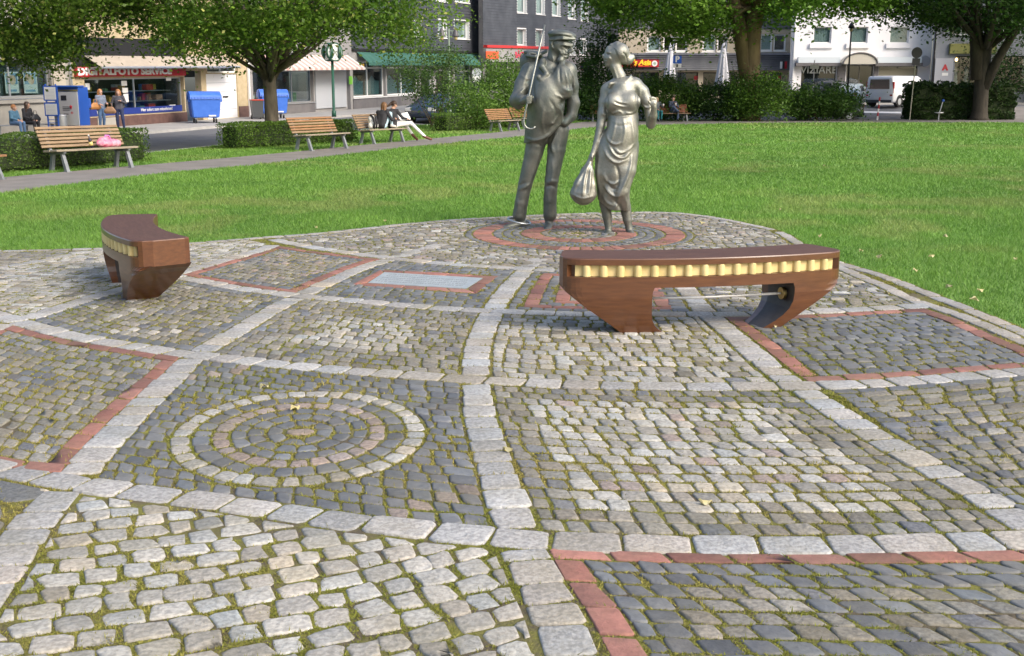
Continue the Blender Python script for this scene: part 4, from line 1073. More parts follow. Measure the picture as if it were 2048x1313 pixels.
# trunk, bust, sleeves
F.chain([((1243, 180, .0), 27), ((1244, 205, .0), 31), ((1246, 240, -.01), 30.5), ((1244, 270, -.02), 32), ((1240, 296, -.02), 35)], .05)
F.c((1219, 180, .02), 15, (1268, 172, .0), 16, .06)
F.e((1226, 206, -.15), (15.5, 13, 16), .09); F.e((1263, 204, -.15), (16.5, 13, 16), .09)
F.e((1246, 262, -.14), (25, 14, 26), .10)
for pts, am in (([(1216, 219), (1226, 226), (1238, 223), (1246, 228)], 1.8), ([(1250, 226), (1264, 227), (1278, 214)], 1.8), ([(1246, 236), (1250, 262), (1244, 292)], 1.2), ([(1232, 238), (1228, 262), (1220, 290)], 1.1), ([(1262, 236), (1266, 262), (1268, 290)], 1.1), ([(1222, 246), (1240, 252), (1262, 248)], -.8), ([(1226, 207), (1238, 211), (1252, 214)], 1.8), ([(1230, 202), (1242, 206), (1254, 207)], 1.6), ([(1228, 204), (1240, 209), (1252, 210)], -1.6),
                ([(1213, 268), (1219, 282), (1230, 289), (1242, 286)], 2.2), ([(1280, 176), (1279, 198), (1277, 220)], 2.2), ([(1274, 180), (1273, 200), (1274, 218)], -1.8), ([(1218, 231), (1246, 233), (1276, 226)], -1.6), ([(1214, 186), (1214, 204), (1212, 224)], -1.6), ([(1204, 224), (1208, 230), (1213, 228)], 1.6)):
    F.fold(pts, am, 3.0)
# collar
F.chain([((1217, 175, -.10), 2.6), ((1220, 168, -.105), 3.2), ((1230, 166, -.10), 2.6)], .012); F.chain([((1232, 168, -.11), 2.4), ((1250, 166, -.11), 3.6), ((1261, 155, -.05), 3.2), ((1262, 152, .03), 2.6)], .012)
# arm holding the sack (left in the picture)
F.chain([((1214, 183, .02), 13), ((1209, 205, .0), 12), ((1206, 228, -.02), 10.5)], .04)
F.chain([((1205, 226, -.02), 9), ((1201, 252, -.04), 8.5), ((1193, 285, -.07), 6.3), ((1186, 308, -.09), 5.2)], .03)
F.hand((1186, 307, -.09 / KPX), (-.5, 1, 0), (.0, 0, 1), L=11, curl=.8, grip=(.8, .3, 0), r=2.0)
# raised arm (right in the picture)
F.chain([((1270, 172, .0), 14.5), ((1284, 184, .0), 13.5), ((1293, 204, -.02), 12)], .035)
F.chain([((1293, 200, -.02), 9.5), ((1299, 226, -.03), 9.5), ((1302, 248, -.06), 9)], .02)
F.chain([((1302, 249, -.06), 9), ((1307, 232, -.16), 7.5), ((1308, 214, -.22), 5.2)], .02)
F.fold([(1285, 210), (1295, 216), (1304, 211)], 2.4, 2.2)
F.hand((1308, 214, -.22 / KPX), (-.05, -1, -.1), (1, 0, .25), L=13, curl=.45, grip=(-.7, .0, -.4), r=2.1)
F.mesh('dress', M_br2, wom)
# head
F.chain([((1243, 174, .0), 15), ((1239, 152, .0), 11.5), ((1231, 134, .0), 11.5), ((1228, 122, .0), 12)], .035)
F.e((1235, 108, .0), (19.5, 18, 19.5), .03)
F.chain([((1223, 108, .0), 13), ((1218, 118, .0), 10.5), ((1215.5, 129, .0), 6)], .02)
F.c((1219, 100, 0), 8, (1214.5, 105, 0), 4.5, .02)                       # forehead
F.chain([((1212.5, 106, 0), 2.2), ((1206.3, 111.8, 0), 2.3), ((1210, 114, 0), 2.4)], .008)      # nose
F.c((1209.3, 117.3, -.015), 1.7, (1209.3, 117.3, .015), 1.7, .005); F.c((1210.3, 121.8, -.013), 1.7, (1210.3, 121.8, .013), 1.7, .005)
F.fold([(1213, 107.5), (1219, 109.5)], -2.4, 1.6); F.fold([(1214, 104.5), (1222, 106)], 1.4, 1.6); F.fold([(1217, 114), (1222, 120)], 1.6, 3); F.fold([(1209, 119.6), (1214, 120.3)], -1.6, 1.0)
F.fold([(1226, 132), (1232, 150), (1238, 168)], 1.4, 2.6)
F.mesh('head', M_br2, wom, .006)
F.e((1240, 106, .0), (18.5, 20.5, 19.3), .02)
F.c((1232, 94, 0), 11, (1224, 93, 0), 6, .02)
F.chain([((1248, 117, .0), 12), ((1257, 119, .0), 10), ((1263, 115.5, .0), 7)], .03)
for q in range(7): F.fold([(1224 + q * 3.4, 92 + abs(q - 3) * .8), (1233 + q * 2.6, 101 + q), (1239 + q * 2.0, 116 + q * .5)], 1.1, 1.3)
F.fold([(1246, 106), (1252, 112), (1254, 124)], -1.8, 1.8)
F.mesh('hair', M_br2, wom, .006)
# legs and bare feet
F.chain([((1210, 405, .02), 12), ((1214, 432, .02), 9.5), ((1217, 456, .02), 7), ((1217, 463, .01), 7)], .03)
F.chain([((1216, 467, .03), 7), ((1214, 468, -.04), 6.5), ((1211, 474, -.16), 5.6)], .02)
for q in range(5): F.c((1206.5 + q * 2.7, 473.5, -.17), 2.4 - q * .15, (1205.5 + q * 2.8, 474.6 - q * .3, -.215), 2.1 - q * .15, .007)
F.chain([((1250, 412, .02), 12), ((1255, 440, .02), 9), ((1258, 457, .02), 7), ((1259, 463, .01), 7)], .03)
F.chain([((1259, 467, .03), 7), ((1262, 468, -.04), 6.5), ((1268, 473.5, -.14), 5.6)], .02)
for q in range(5): F.c((1263.5 + q * 2.8, 473, -.15), 1.8 + q * .14, (1265 + q * 2.8, 473.9, -.195 + q * .006), 1.6 + q * .12, .007)
F.mesh('legs', M_br1, wom)
# sack
F.chain([((1180, 322, -.08), 5), ((1174, 345, -.09), 13), ((1169, 372, -.10), 22), ((1167, 386, -.10), 25)], .05)
F.e((1167, 387, -.10), (26, 20, 15), .04)
for pts, am in (([(1180, 326), (1170, 355), (1165, 392)], 3.0), ([(1181, 330), (1180, 358), (1178, 390)], 2.4), ([(1177, 330), (1160, 358), (1147, 384)], 2.4), ([(1183, 332), (1188, 356), (1190, 384)], 2.4), ([(1179, 334), (1174, 358), (1171, 388)], -1.8), ([(1143, 388), (1164, 397), (1190, 392)], 1.6)): F.fold(pts, am, 2.8)
F.c((1180, 325, -.09), 4.5, (1183, 314, -.09), 5.5, .02)
F.mesh('sack', M_br2, wom)
# ------------------------------------------------------------------ trees, shrubs, hedges
M_leaf = mat('leaf', (.1, .2, .03), .5, attr=True, trans=.38, spec=.35)
M_bark = mat('grey brown bark', (.085, .07, .05), .9, col2=(.17, .145, .105), scale=6, detail=8, stretch=(1, 1, .25), bump=.9, bscale=14)
M_bark2 = mat('mossy plane bark', (.12, .085, .05), .9, col2=(.21, .16, .085), scale=3, detail=8, stretch=(1, 1, .3), bump=.8, bscale=9)
M_bark3 = mat('dark bark', (.028, .024, .018), .9, col2=(.06, .05, .036), scale=6, detail=8, stretch=(1, 1, .25), bump=.9, bscale=14)
M_twig = mat('twig', (.14, .10, .06), .85)
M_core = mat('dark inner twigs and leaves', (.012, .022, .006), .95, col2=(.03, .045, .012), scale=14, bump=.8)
def leaves(C, size, cols, rng, up=.35, asp=.62, bend=.25):
    """C centres (n,3); one folded rhombus (two triangles) per leaf"""
    n = len(C)
    a = rng.normal(0, 1, (n, 3)); a[:, 2] *= .6; a /= np.linalg.norm(a, axis=1)[:, None]
    nn = rng.normal(0, 1, (n, 3)); nn[:, 2] = np.abs(nn[:, 2]) + up; nn -= (nn * a).sum(1)[:, None] * a; nn /= np.linalg.norm(nn, axis=1)[:, None]
    b = np.cross(nn, a); s = (size * rng.uniform(.65, 1.3, n))[:, None]
    V = np.stack([C - a * s * .5, C + b * s * asp * .5 - nn * s * bend * .3, C + a * s * .5 - nn * s * .1, C - b * s * asp * .5 - nn * s * bend * .3], 1).reshape(-1, 3)
    q = np.arange(n * 4).reshape(-1, 4)
    F = np.concatenate([q[:, [0, 1, 2]], q[:, [0, 2, 3]]])
    return V, F, np.repeat(np.c_[cols, np.ones(n)], 4, 0)
def clumps(n_cl, per, centre, radii, rng, shell=.55, low=None, cr=.55, flat=.6, droop=0.0, rough=.16):
    d = rng.normal(0, 1, (n_cl, 3)); d /= np.linalg.norm(d, axis=1)[:, None]
    r = shell + (1 - shell) * rng.random(n_cl) ** .6
    ph = rng.random(6) * 6
    lump = 1 + rough * (np.sin(d[:, 0] * 4 + ph[0]) * np.sin(d[:, 1] * 4 + ph[1]) + .7 * np.sin(d[:, 2] * 6 + ph[2] + d[:, 0] * 5))
    c = np.array(centre) + d * (r * lump)[:, None] * np.array(radii)
    if low is not None: c[:, 2] = np.maximum(c[:, 2], low + rng.random(n_cl) * .9)
    k = rng.poisson(per, n_cl) + 4; i = np.repeat(np.arange(n_cl), k)
    off = rng.normal(0, 1, (len(i), 3)) * cr * (rng.uniform(.6, 1.25, n_cl)[i])[:, None]; off[:, 2] *= flat
    P = c[i] + off; P[:, 2] -= droop * np.hypot(off[:, 0], off[:, 1])
    return c, P, i
def leaf_obj(name, P, i, n_cl, size, ca, cb, rng, parent, org, bract=0.0, **kw):
    t = rng.random(n_cl)[i] * .75 + rng.random(len(P)) * .25
    col = np.array(ca) + t[:, None] * (np.array(cb) - np.array(ca)); col *= rng.uniform(.75, 1.25, (len(P), 1))
    if bract:
        m = rng.random(len(P)) < bract; col[m] = np.array([.55, .56, .17]) * rng.uniform(.8, 1.2, (m.sum(), 1))
    V, F, T = leaves(P - np.array(org), size, col, rng, **kw)
    return link_np(name, V, F, M_leaf, parent, None, False, T)
def limb_pts(a, b, rng, sag=.15, n=6):
    a, b = np.array(a, float), np.array(b, float); L = np.linalg.norm(b - a); out = []
    k = rng.normal(0, .07 * L, 3)
    for j in range(n + 1):
        t = j / n; p = a + (b - a) * t; p = p + k * math.sin(PI * t); p[2] += sag * L * math.sin(PI * t); out.append(tuple(p))
    return out
def tree(label, x, y, r0, fork, centre, radii, n_cl, per, size, ca, cb, seed, low, bark, name='broadleaf_tree', bract=0, cr=.6, nl=26, extra=(), group=None, droop=.15, lean=(0, 0), shell=.55, gap=None):
    rng = np.random.default_rng(seed); z = ztf(x, y); org = (x, y, z)
    t = thing(name, label, 'tree', org, 0, group)
    c, P, i = clumps(n_cl, per, centre, radii, rng, shell, low, cr, droop=droop)
    if gap:      # leave the view to the trunk open
        zc = c[:, 1] * CP - (c[:, 2] - CAM_H) * SP; pxc = 1024 + FPX * c[:, 0] / zc
        bad = (pxc > gap[0]) & (pxc < gap[1]) & ((c[:, 1] < y) | (len(gap) > 3)) & (c[:, 2] < gap[2]); k_ = ~bad[i]; P, i = P[k_], i[k_]
    leaf_obj('crown', P, i, n_cl, size, ca, cb, rng, t, org, bract)
    mb = MB(); top = (lean[0], lean[1], fork)
    prof = [(0, r0 * 1.55), (.15, r0 * 1.22), (.5, r0 * 1.04), (fork * .55, r0 * .96), (fork, r0 * .9)]
    mb.tube([(lean[0] * q / fork + .02 * math.sin(q * 2), lean[1] * q / fork, q) for q, _ in prof], [q for _, q in prof], 14)
    mb.build('trunk', bark, t, True)
    idx = np.argsort(rng.random(n_cl))[:nl]
    for k in idx:
        e = c[k] - np.array(org)
        mb = MB(); p = limb_pts((lean[0], lean[1], fork - .1 - rng.random() * .5), e, rng, .10)
        d = np.linalg.norm(e - np.array(top)); rr = r0 * rng.uniform(.22, .5)
        mb.tube(p, [rr * (1 - .88 * j / (len(p) - 1)) for j in range(len(p))], 7); mb.build('limb', bark, t, True)
    for pts, rad in extra:
        mb = MB(); mb.tube(pts, rad, 10); mb.build('limb', bark, t, True)
    return t
LA, LB_ = (.045, .12, .014), (.21, .345, .04)
tx = AT(543, 250, 35)
tree('linden with yellow blossom standing behind the hedge left of the clock', tx[0], 35, .21, 2.3, (tx[0] + .2, 34.6, 5.5), (5.5, 5.3, 3.2), 430, 240, .122, LA, LB_, 3, 2.75, M_bark, 'linden_tree', .045, .46, 30, gap=(612, 716, 3.5, 1), group='lindens by the street')
tree('linden whose crown hangs in from the top left corner, trunk out of view', -16.8, 32.0, .24, 2.4, (-15.2, 31.8, 5.2), (5.4, 5.2, 3.2), 430, 240, .122, (.04, .10, .012), (.19, .31, .036), 4, 2.4, M_bark, 'linden_tree', .04, .46, 26, group='lindens by the street')
tr = AT(1497, 240, 63)
rz_ = lambda px, py, Y: tuple(np.array(AT(px, py, Y)) - np.array((tr[0], 63, ztf(tr[0], 63))))
tree('big plane tree with thick brown trunk rising out of the shrubs', tr[0], 63, .50, 6.3, (tr[0] - 2.6, 60.5, 8.9), (8.9, 7.6, 4.8), 520, 230, .205, (.06, .145, .016), (.19, .33, .04), 5, 4.5, M_bark2, 'plane_tree', 0, .72, 26, gap=(1438, 1556, 7.5),
     extra=[([rz_(1497, 160, 63), rz_(1480, 60, 63), rz_(1468, 10, 62.5), rz_(1450, -70, 62)], [.48, .40, .34, .26]), ([rz_(1500, 120, 63), rz_(1508, 60, 63), rz_(1520, 0, 63), rz_(1535, -80, 63)], [.44, .38, .34, .26])])
td = AT(1958, 235, 64)
rz2_ = lambda px, py, Y: tuple(np.array(AT(px, py, Y)) - np.array((td[0], 64, ztf(td[0], 64))))
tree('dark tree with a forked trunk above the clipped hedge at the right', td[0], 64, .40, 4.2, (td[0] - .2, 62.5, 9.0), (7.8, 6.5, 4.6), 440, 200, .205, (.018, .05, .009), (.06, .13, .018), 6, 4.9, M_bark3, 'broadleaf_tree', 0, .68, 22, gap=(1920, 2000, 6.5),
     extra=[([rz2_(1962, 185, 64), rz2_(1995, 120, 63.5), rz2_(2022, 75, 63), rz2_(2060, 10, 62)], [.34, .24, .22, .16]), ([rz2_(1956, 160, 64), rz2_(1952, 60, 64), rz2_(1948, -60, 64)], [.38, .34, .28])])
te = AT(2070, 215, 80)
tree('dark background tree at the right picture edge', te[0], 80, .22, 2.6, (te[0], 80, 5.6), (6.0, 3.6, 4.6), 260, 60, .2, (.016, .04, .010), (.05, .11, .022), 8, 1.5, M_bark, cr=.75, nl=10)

def shrub(label, px, py, Y, wpx, topy, ca, cb, seed, n_cl=90, per=70, size=.09, open_=False, name='leafy_shrub', group='shrubs between park and street', flat=.6, dy=None, core=True):
    rng = np.random.default_rng(seed); p = AT(px, py, Y); x, y = p[0], Y; z = ztf(x, y); s = Y / FPX
    hx = wpx * s / 2; top = AT(px, topy, Y)[2] - z; org = (x, y, z); t = thing(name, label, 'shrub', org, 0, group)
    hy = dy or min(hx, 1.6)
    c, P, i = clumps(n_cl, per, (x, y, z + top * (.56 if open_ else .45)), (hx, hy, top * (.46 if open_ else .55)), rng, .25 if open_ else .5, z + .12, .30 if open_ else .38, flat, rough=.22)
    leaf_obj('foliage', P, i, n_cl, size * 1.35, ca, cb, rng, t, org)
    for k in range(9 if open_ else 5):
        e = c[int(rng.integers(n_cl))] - np.array(org); mb = MB(); pts = limb_pts((rng.normal(0, .12), rng.normal(0, .08), 0), e, rng, .06, 5)
        mb.tube(pts, [.028 * (1 - .8 * j / 5) for j in range(6)], 6); mb.build('stem', M_twig, t, True)
    return t
g1, g2 = (.05, .12, .016), (.14, .25, .035)
d1, d2 = (.022, .058, .012), (.065, .14, .022)
shrub('tall loose shrub with open twigs between the reading girls and the bronze man', 872, 240, 50, 165, 66, (.04, .095, .02), (.11, .19, .04), 21, 150, 46, .075, True)
shrub('bright leafy shrub behind the orange bench left of the bronze man', 998, 236, 51, 115, 112, g1, (.17, .30, .045), 22, 130, 70, .08)
shrub('low bright green shrub behind the short hedge', 945, 240, 48, 80, 165, g1, (.18, .31, .05), 23, 70, 60, .075)
shrub('dark dense shrub seen between the bronze man and woman', 1120, 240, 62, 185, 150, d1, d2, 24, 150, 80, .10)
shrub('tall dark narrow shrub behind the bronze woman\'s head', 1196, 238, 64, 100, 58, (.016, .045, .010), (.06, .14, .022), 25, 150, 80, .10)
shrub('dark green shrub behind the couple on the red-brown bench', 1318, 239, 63, 175, 152, (.03, .08, .012), (.10, .19, .025), 26, 150, 80, .10)
shrub('deep green shrub just left of the plane trunk', 1428, 238, 63.5, 150, 172, d1, (.06, .13, .02), 27, 130, 75, .10)
shrub('bright green shrub covering the foot of the plane tree', 1515, 239, 62, 120, 146, (.04, .10, .014), (.13, .25, .03), 28, 130, 75, .10)
shrub('dark green shrub in front of the parked dark car', 1630, 239, 63, 150, 172, (.022, .06, .010), (.075, .16, .022), 29, 150, 75, .10)
shrub('thin whippy shrub right of the second white parasol', 1468, 236, 65, 60, 135, (.03, .075, .014), (.09, .17, .03), 30, 40, 40, .09, True)

def hedge(label, a, b, thick, h, n, size, ca, cb, seed, rough=.04, group='clipped hedges'):
    """a->b bottom front line"""
    rng = np.random.default_rng(seed); a, b = np.array(a), np.array(b); d = b - a; L = float(np.hypot(*d)); rz = math.atan2(d[1], d[0]); z = ztf(*((a + b) / 2))
    t = thing('clipped_hedge', label, 'hedge', (a[0], a[1], z), rz, group)
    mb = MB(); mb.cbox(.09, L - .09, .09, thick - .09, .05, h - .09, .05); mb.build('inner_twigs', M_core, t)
    f = np.array([L * h, L * h * .5, L * thick, thick * h, thick * h]); k = rng.choice(5, n, p=f / f.sum()); u, v = rng.random(n), rng.random(n); w = np.abs(rng.normal(0, .045, n)) - .02
    P = np.zeros((n, 3))
    for q, (x, y, zz) in enumerate(((u * L, w, .02 + v * h * .98), (u * L, thick - w, v * h), (u * L, v * thick, h - w), (w, u * thick, v * h), (L - w, u * thick, v * h))):
        m = k == q; P[m] = np.stack([x, y, zz], 1)[m]
    nz = vnoise(P[:, 0] + seed, P[:, 2] * 2 + P[:, 1], .35, seed) - .5; P[:, 2] += nz * rough * 2 * (P[:, 2] > h * .5); P[:, 1] += nz * rough * 1.6
    tt = np.clip(vnoise(P[:, 0], P[:, 2] + P[:, 1], .22, seed + 1) * .6 + rng.random(n) * .5, 0, 1)
    col = np.array(ca) + tt[:, None] * (np.array(cb) - np.array(ca))
    V, F, T = leaves(P, size, col, rng, up=.2); link_np('foliage', V, F, M_leaf, t, None, False, T)
    return t
_a, _b = np.array(G(60, 344.5)), np.array(G(303, 323)); _a = _b + (_a - _b) / np.hypot(*(_a - _b)) * 9.0
hedge('clipped hedge behind the bench with the pink bag', _a, _b, .75, .74, 15000, .05, (.03, .075, .012), (.12, .20, .03), 41)
hedge('clipped hedge at the foot of the linden trunk, beside the empty orange bench', G(476, 300), G(716, 284), .75, .70, 12000, .055, (.045, .10, .014), (.15, .26, .035), 42)
hedge('short clipped hedge left of the bench beside the bronze man', G(897, 264.5), G(1046, 255), .8, .68, 9000, .065, (.05, .11, .016), (.15, .25, .035), 43)
ha = AT(1826, 236, 64.5); hb = AT(2030, 236, 64.5)
hedge('tall dark clipped hedge right of the white van', (ha[0], 64.5), (hb[0], 64.5), 2.0, 1.9, 15000, .13, (.016, .042, .010), (.055, .11, .02), 44, .30)
# ------------------------------------------------------------------ buildings
class Fac:
    """a facade plane through O (x, y) along d (to the right in the picture); horizontals follow the level street (rise with Y)"""
    LV = .0231
    def __init__(s, O, d, zo=None):
        s.O = np.array(O, float); s.d = np.array(d, float) / np.hypot(*d); s.n = np.array([s.d[1], -s.d[0]])
        if s.n[1] > 0: s.n = -s.n
        s.z0 = Fac.LV * (s.O[1] - 45.5) if zo is None else zo; s.sl = Fac.LV * s.d[1]
    def hit(s, px, py):
        r = ray(px, py); t = (s.n @ s.O) / (r[0] * s.n[0] + r[1] * s.n[1])
        p = np.array([r[0] * t, r[1] * t]); u = (p - s.O) @ s.d
        return u, CAM_H + r[2] * t - (s.z0 + s.sl * u)
    def w(s, u, v, o=0.0):
        p = s.O + s.d * u + s.n * o; return (p[0], p[1], s.z0 + s.sl * u + v)
    def rect(s, x0, y0, x1, y1):
        a, b, c, d = s.hit(x0, y0), s.hit(x1, y0), s.hit(x0, y1), s.hit(x1, y1)
        return (a[0] + c[0]) / 2, (b[0] + d[0]) / 2, (c[1] + d[1]) / 2, (a[1] + b[1]) / 2     # u0,u1,v0,v1
    def box(s, mb, u0, u1, v0, v1, o0, o1, m=0):
        return mb.hexa([s.w(u0, v0, o1), s.w(u1, v0, o1), s.w(u1, v0, o0), s.w(u0, v0, o0), s.w(u0, v1, o1), s.w(u1, v1, o1), s.w(u1, v1, o0), s.w(u0, v1, o0)], m)
    def mtx(s, u, v, o):
        return face_mtx(s.w(u, v, o), (s.d[0], s.d[1], s.sl), (0, 0, 1), (s.n[0], s.n[1], 0))
def wall_open(f, mb, u0, u1, v0, v1, ops, th=.35, o=0.0, m=0):
    us = sorted({u0, u1, *[min(max(q, u0), u1) for r in ops for q in r[:2]]}); vs = sorted({v0, v1, *[min(max(q, v0), v1) for r in ops for q in r[2:4]]})
    for j in range(len(vs) - 1):
        run = None
        for i in range(len(us) - 1):
            uc, vc = (us[i] + us[i + 1]) / 2, (vs[j] + vs[j + 1]) / 2
            solid = not any(r[0] < uc < r[1] and r[2] < vc < r[3] for r in ops)
            if solid: run = [us[i], us[i + 1]] if run is None else [run[0], us[i + 1]]
            if (not solid or i == len(us) - 2) and run: f.box(mb, run[0], run[1], vs[j], vs[j + 1], o - th, o, m); run = None
class Bld:
    def __init__(s, name, label, f, u0):
        s.f = f; s.org = np.array(f.w(u0, 0, 0)); s.t = thing(name, label, 'building', tuple(s.org))
    def put(s, mb, name, mats, parent=None, smooth=False):
        p = parent or s.t; o = s.org
        mb.v = [(x - o[0], y - o[1], z - o[2]) for x, y, z in mb.v]
        return mb.build(name, mats, p, smooth)
    def box(s, name, m, r, o0, o1, parent=None):
        mb = MB(); s.f.box(mb, *r, o0, o1); return s.put(mb, name, m, parent)
    def text(s, name, body, size, m, u, v, o, parent=None, **k):
        M = s.f.mtx(u, v, o); M.translation -= Vector(s.org); return text(name, body, size, m, parent or s.t, M, **k)
    def window(s, r, cols=1, rows_=(), fr=M_white, gl=None, fw=.07, back=.18, sill=True, name='window', reveal=None, inner=None, curtain=None):
        u0, u1, v0, v1 = r; f = s.f; mb = MB()
        f.box(mb, u0, u1, v0, v0 + fw, -back - .06, -back); f.box(mb, u0, u1, v1 - fw, v1, -back - .06, -back)
        us = [u0 + (u1 - u0) * i / cols for i in range(cols + 1)]
        for i, u in enumerate(us):
            a = u0 if i == 0 else (u1 - fw if i == cols else u - fw / 2); f.box(mb, a, a + fw, v0 + fw, v1 - fw, -back - .06, -back)
        vv = [v0 + fw] + [v0 + (v1 - v0) * q for q in rows_] + [v1 - fw]
        for q in rows_: f.box(mb, u0 + fw, u1 - fw, v0 + (v1 - v0) * q - fw / 2, v0 + (v1 - v0) * q + fw / 2, -back - .055, -back + .005)
        w = s.put(mb, name, fr)
        for i in range(cols):
            for j in range(len(vv) - 1):
                p = MB(); f.box(p, us[i] + fw * .6, us[i + 1] - fw * .6, vv[j] + .01, vv[j + 1] - .01, -back - .04, -back - .03); s.put(p, 'pane', gl or GL, w)
        if reveal:
            p = MB(); e = .002
            f.box(p, u0 - .06, u0 + .02, v0 - .02, v1 + .06, -back, .02); f.box(p, u1 - .02, u1 + .06, v0 - .02, v1 + .06, -back, .02); f.box(p, u0 + .02, u1 - .02, v1 - .02, v1 + .06, -back, .02); s.put(p, 'reveal', reveal, w)
        if sill:
            p = MB(); f.box(p, u0 - .08, u1 + .08, v0 - .07, v0 - .022, -back, .09); s.put(p, 'sill', fr, w)
        if curtain:
            p = MB(); n = 22; L = [[s.f.w(u0 + (u1 - u0) * k / n, z, -back - .12 - .02 * (k % 2)) for k in range(n + 1)] for z in (v0 + .05, v1 - .05)]
            p.add(L[0] + L[1], [(k, k + 1, n + 2 + k, n + 1 + k) for k in range(n)]); s.put(p, 'curtain', curtain, w)
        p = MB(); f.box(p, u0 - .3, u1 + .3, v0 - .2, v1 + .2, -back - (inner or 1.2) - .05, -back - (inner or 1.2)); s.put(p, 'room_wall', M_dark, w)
        return w
GL = glass('window glass', (.8, .86, .86), .35)
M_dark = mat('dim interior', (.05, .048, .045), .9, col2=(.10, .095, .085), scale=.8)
M_lime = mat('grey limestone', (.28, .265, .235), .8, col2=(.36, .34, .30), scale=1.4, bump=.1)
M_ybrick = mat('yellow tile', (.42, .335, .20), .7, col2=(.50, .41, .265), scale=5, bump=.1)
M_maroon = mat('maroon tile', (.10, .055, .048), .5, col2=(.14, .08, .068), scale=5)
M_grend = mat('grey render', (.26, .25, .25), .85, col2=(.33, .32, .31), scale=1.2)
M_plin = mat('dark plinth', (.115, .11, .115), .8, col2=(.165, .155, .155), scale=1.6)
M_cream = mat('cream panel', (.55, .49, .37), .7)
M_lgrey = mat('light grey panel', (.42, .44, .47), .6)
M_red = mat('red sign', (.42, .02, .03), .4)
M_blue = mat('blue enamel', (.02, .10, .46), .4)
M_dblue = mat('dark blue strip', (.02, .04, .22), .4)
M_black = mat('black', (.015, .015, .017), .5)
M_alu = mat('aluminium', (.55, .56, .57), .4, .8)
M_rend = mat('white render', (.74, .73, .75), .85, col2=(.80, .79, .80), scale=.8)
M_paper = mat('paper', (.72, .72, .70), .8)
M_awb = mat('beige awning', (.36, .31, .25), .85, col2=(.42, .36, .29), scale=3)
def slate(name, c1, c2):
    m = bpy.data.materials.new(name); m.use_nodes = True; t = m.node_tree; L = t.links; b = t.nodes['Principled BSDF']; b.inputs['Roughness'].default_value = .55
    tc = nd(t, 'ShaderNodeTexCoord'); n = nd(t, 'ShaderNodeTexNoise', Scale=1.3, Detail=5.0); L.new(tc.outputs['Object'], n.inputs['Vector'])
    r = nd(t, 'ShaderNodeValToRGB'); e = r.color_ramp.elements; e[0].position = .35; e[0].color = (*c1, 1); e[1].position = .7; e[1].color = (*c2, 1)
    L.new(n.outputs['Fac'], r.inputs[0]); L.new(r.outputs[0], b.inputs['Base Color']); return m
M_slate = slate('slate cladding', (.042, .046, .056), (.068, .073, .086))
M_slate2 = slate('grey slate fascia', (.085, .09, .10), (.13, .135, .145))
def cladding(B, u0, u1, v0, v1, ops, m, name='slate_course', h=.20, o=.0):
    """courses of slate, each course a thin tilted strip"""
    f = B.f; v = v0; k = 0
    while v < v1:
        va, vb = v, min(v + h * 1.02, v1 + .02); cuts = sorted({u0, u1, *[min(max(q, u0), u1) for r in ops for q in r[:2]]}); 
        for a, b in zip(cuts[:-1], cuts[1:]):
            c, vc = (a + b) / 2, (va + vb) / 2
            if b - a < .02 or any(r[0] < c < r[1] and r[2] - .05 < vc < r[3] + .05 for r in ops): continue
            mb = MB(); mb.hexa([f.w(a, va, o + .035), f.w(b, va, o + .035), f.w(b, va, o), f.w(a, va, o), f.w(a, vb, o + .008), f.w(b, vb, o + .008), f.w(b, vb, o), f.w(a, vb, o)]); B.put(mb, name, m)
        v += h; k += 1
LDIR = (.398, 1.0); FL = Fac((-36.9 + .398 * 40, 40), LDIR)
def R_(*a): return FL.rect(*a)
def hill(u): return -.9
# -- bank on the left
B = Bld('bank_building', 'grey stone building with posters in its wide window at the left edge', FL, FL.hit(-150, 200)[0])
ub0, ub1 = FL.hit(-420, 200)[0], FL.hit(143, 200)[0]
wn1, wn2, wt1, wt2 = R_(-60, 119, 103, 196), None, R_(-60, 96, 103, 115), None
mb = MB(); wall_open(FL, mb, ub0, ub1, -.9, 9.0, [wn1, wt1]); B.put(mb, 'wall', M_lime)
B.window(wn1, 2, (), M_alu, inner=.5, name='poster_window'); w2 = B.window(wt1, 3, (), M_alu, sill=False)
r = list(wn1); mbl = 0
M_blind = mat('blue grey vertical blind', (.22, .31, .35), .8)
n = 60
for k in range(n):      # vertical blind slats, joined per window as one curtain
    pass
mb = MB()
for k in range(n):
    a = wn1[0] + (wn1[1] - wn1[0]) * k / n; mb.hexa([FL.w(a, wn1[2] + .08, -.42), FL.w(a + (wn1[1] - wn1[0]) / n * .9, wn1[2] + .08, -.46), FL.w(a + (wn1[1] - wn1[0]) / n * .9, wn1[2] + .08, -.47), FL.w(a, wn1[2] + .08, -.43),
                                              FL.w(a, wn1[3] - .05, -.42), FL.w(a + (wn1[1] - wn1[0]) / n * .9, wn1[3] - .05, -.46), FL.w(a + (wn1[1] - wn1[0]) / n * .9, wn1[3] - .05, -.47), FL.w(a, wn1[3] - .05, -.43)])
tag(B.put(mb, 'vertical_blind', M_blind), kind='stuff')
M_pa, M_pb, M_pc = mat('poster skin tones', (.55, .40, .28), .6, col2=(.62, .55, .42), scale=3, lo=.45, hi=.55), mat('poster blue', (.10, .26, .42), .6, col2=(.30, .45, .55), scale=2), mat('poster pale', (.62, .68, .66), .6)
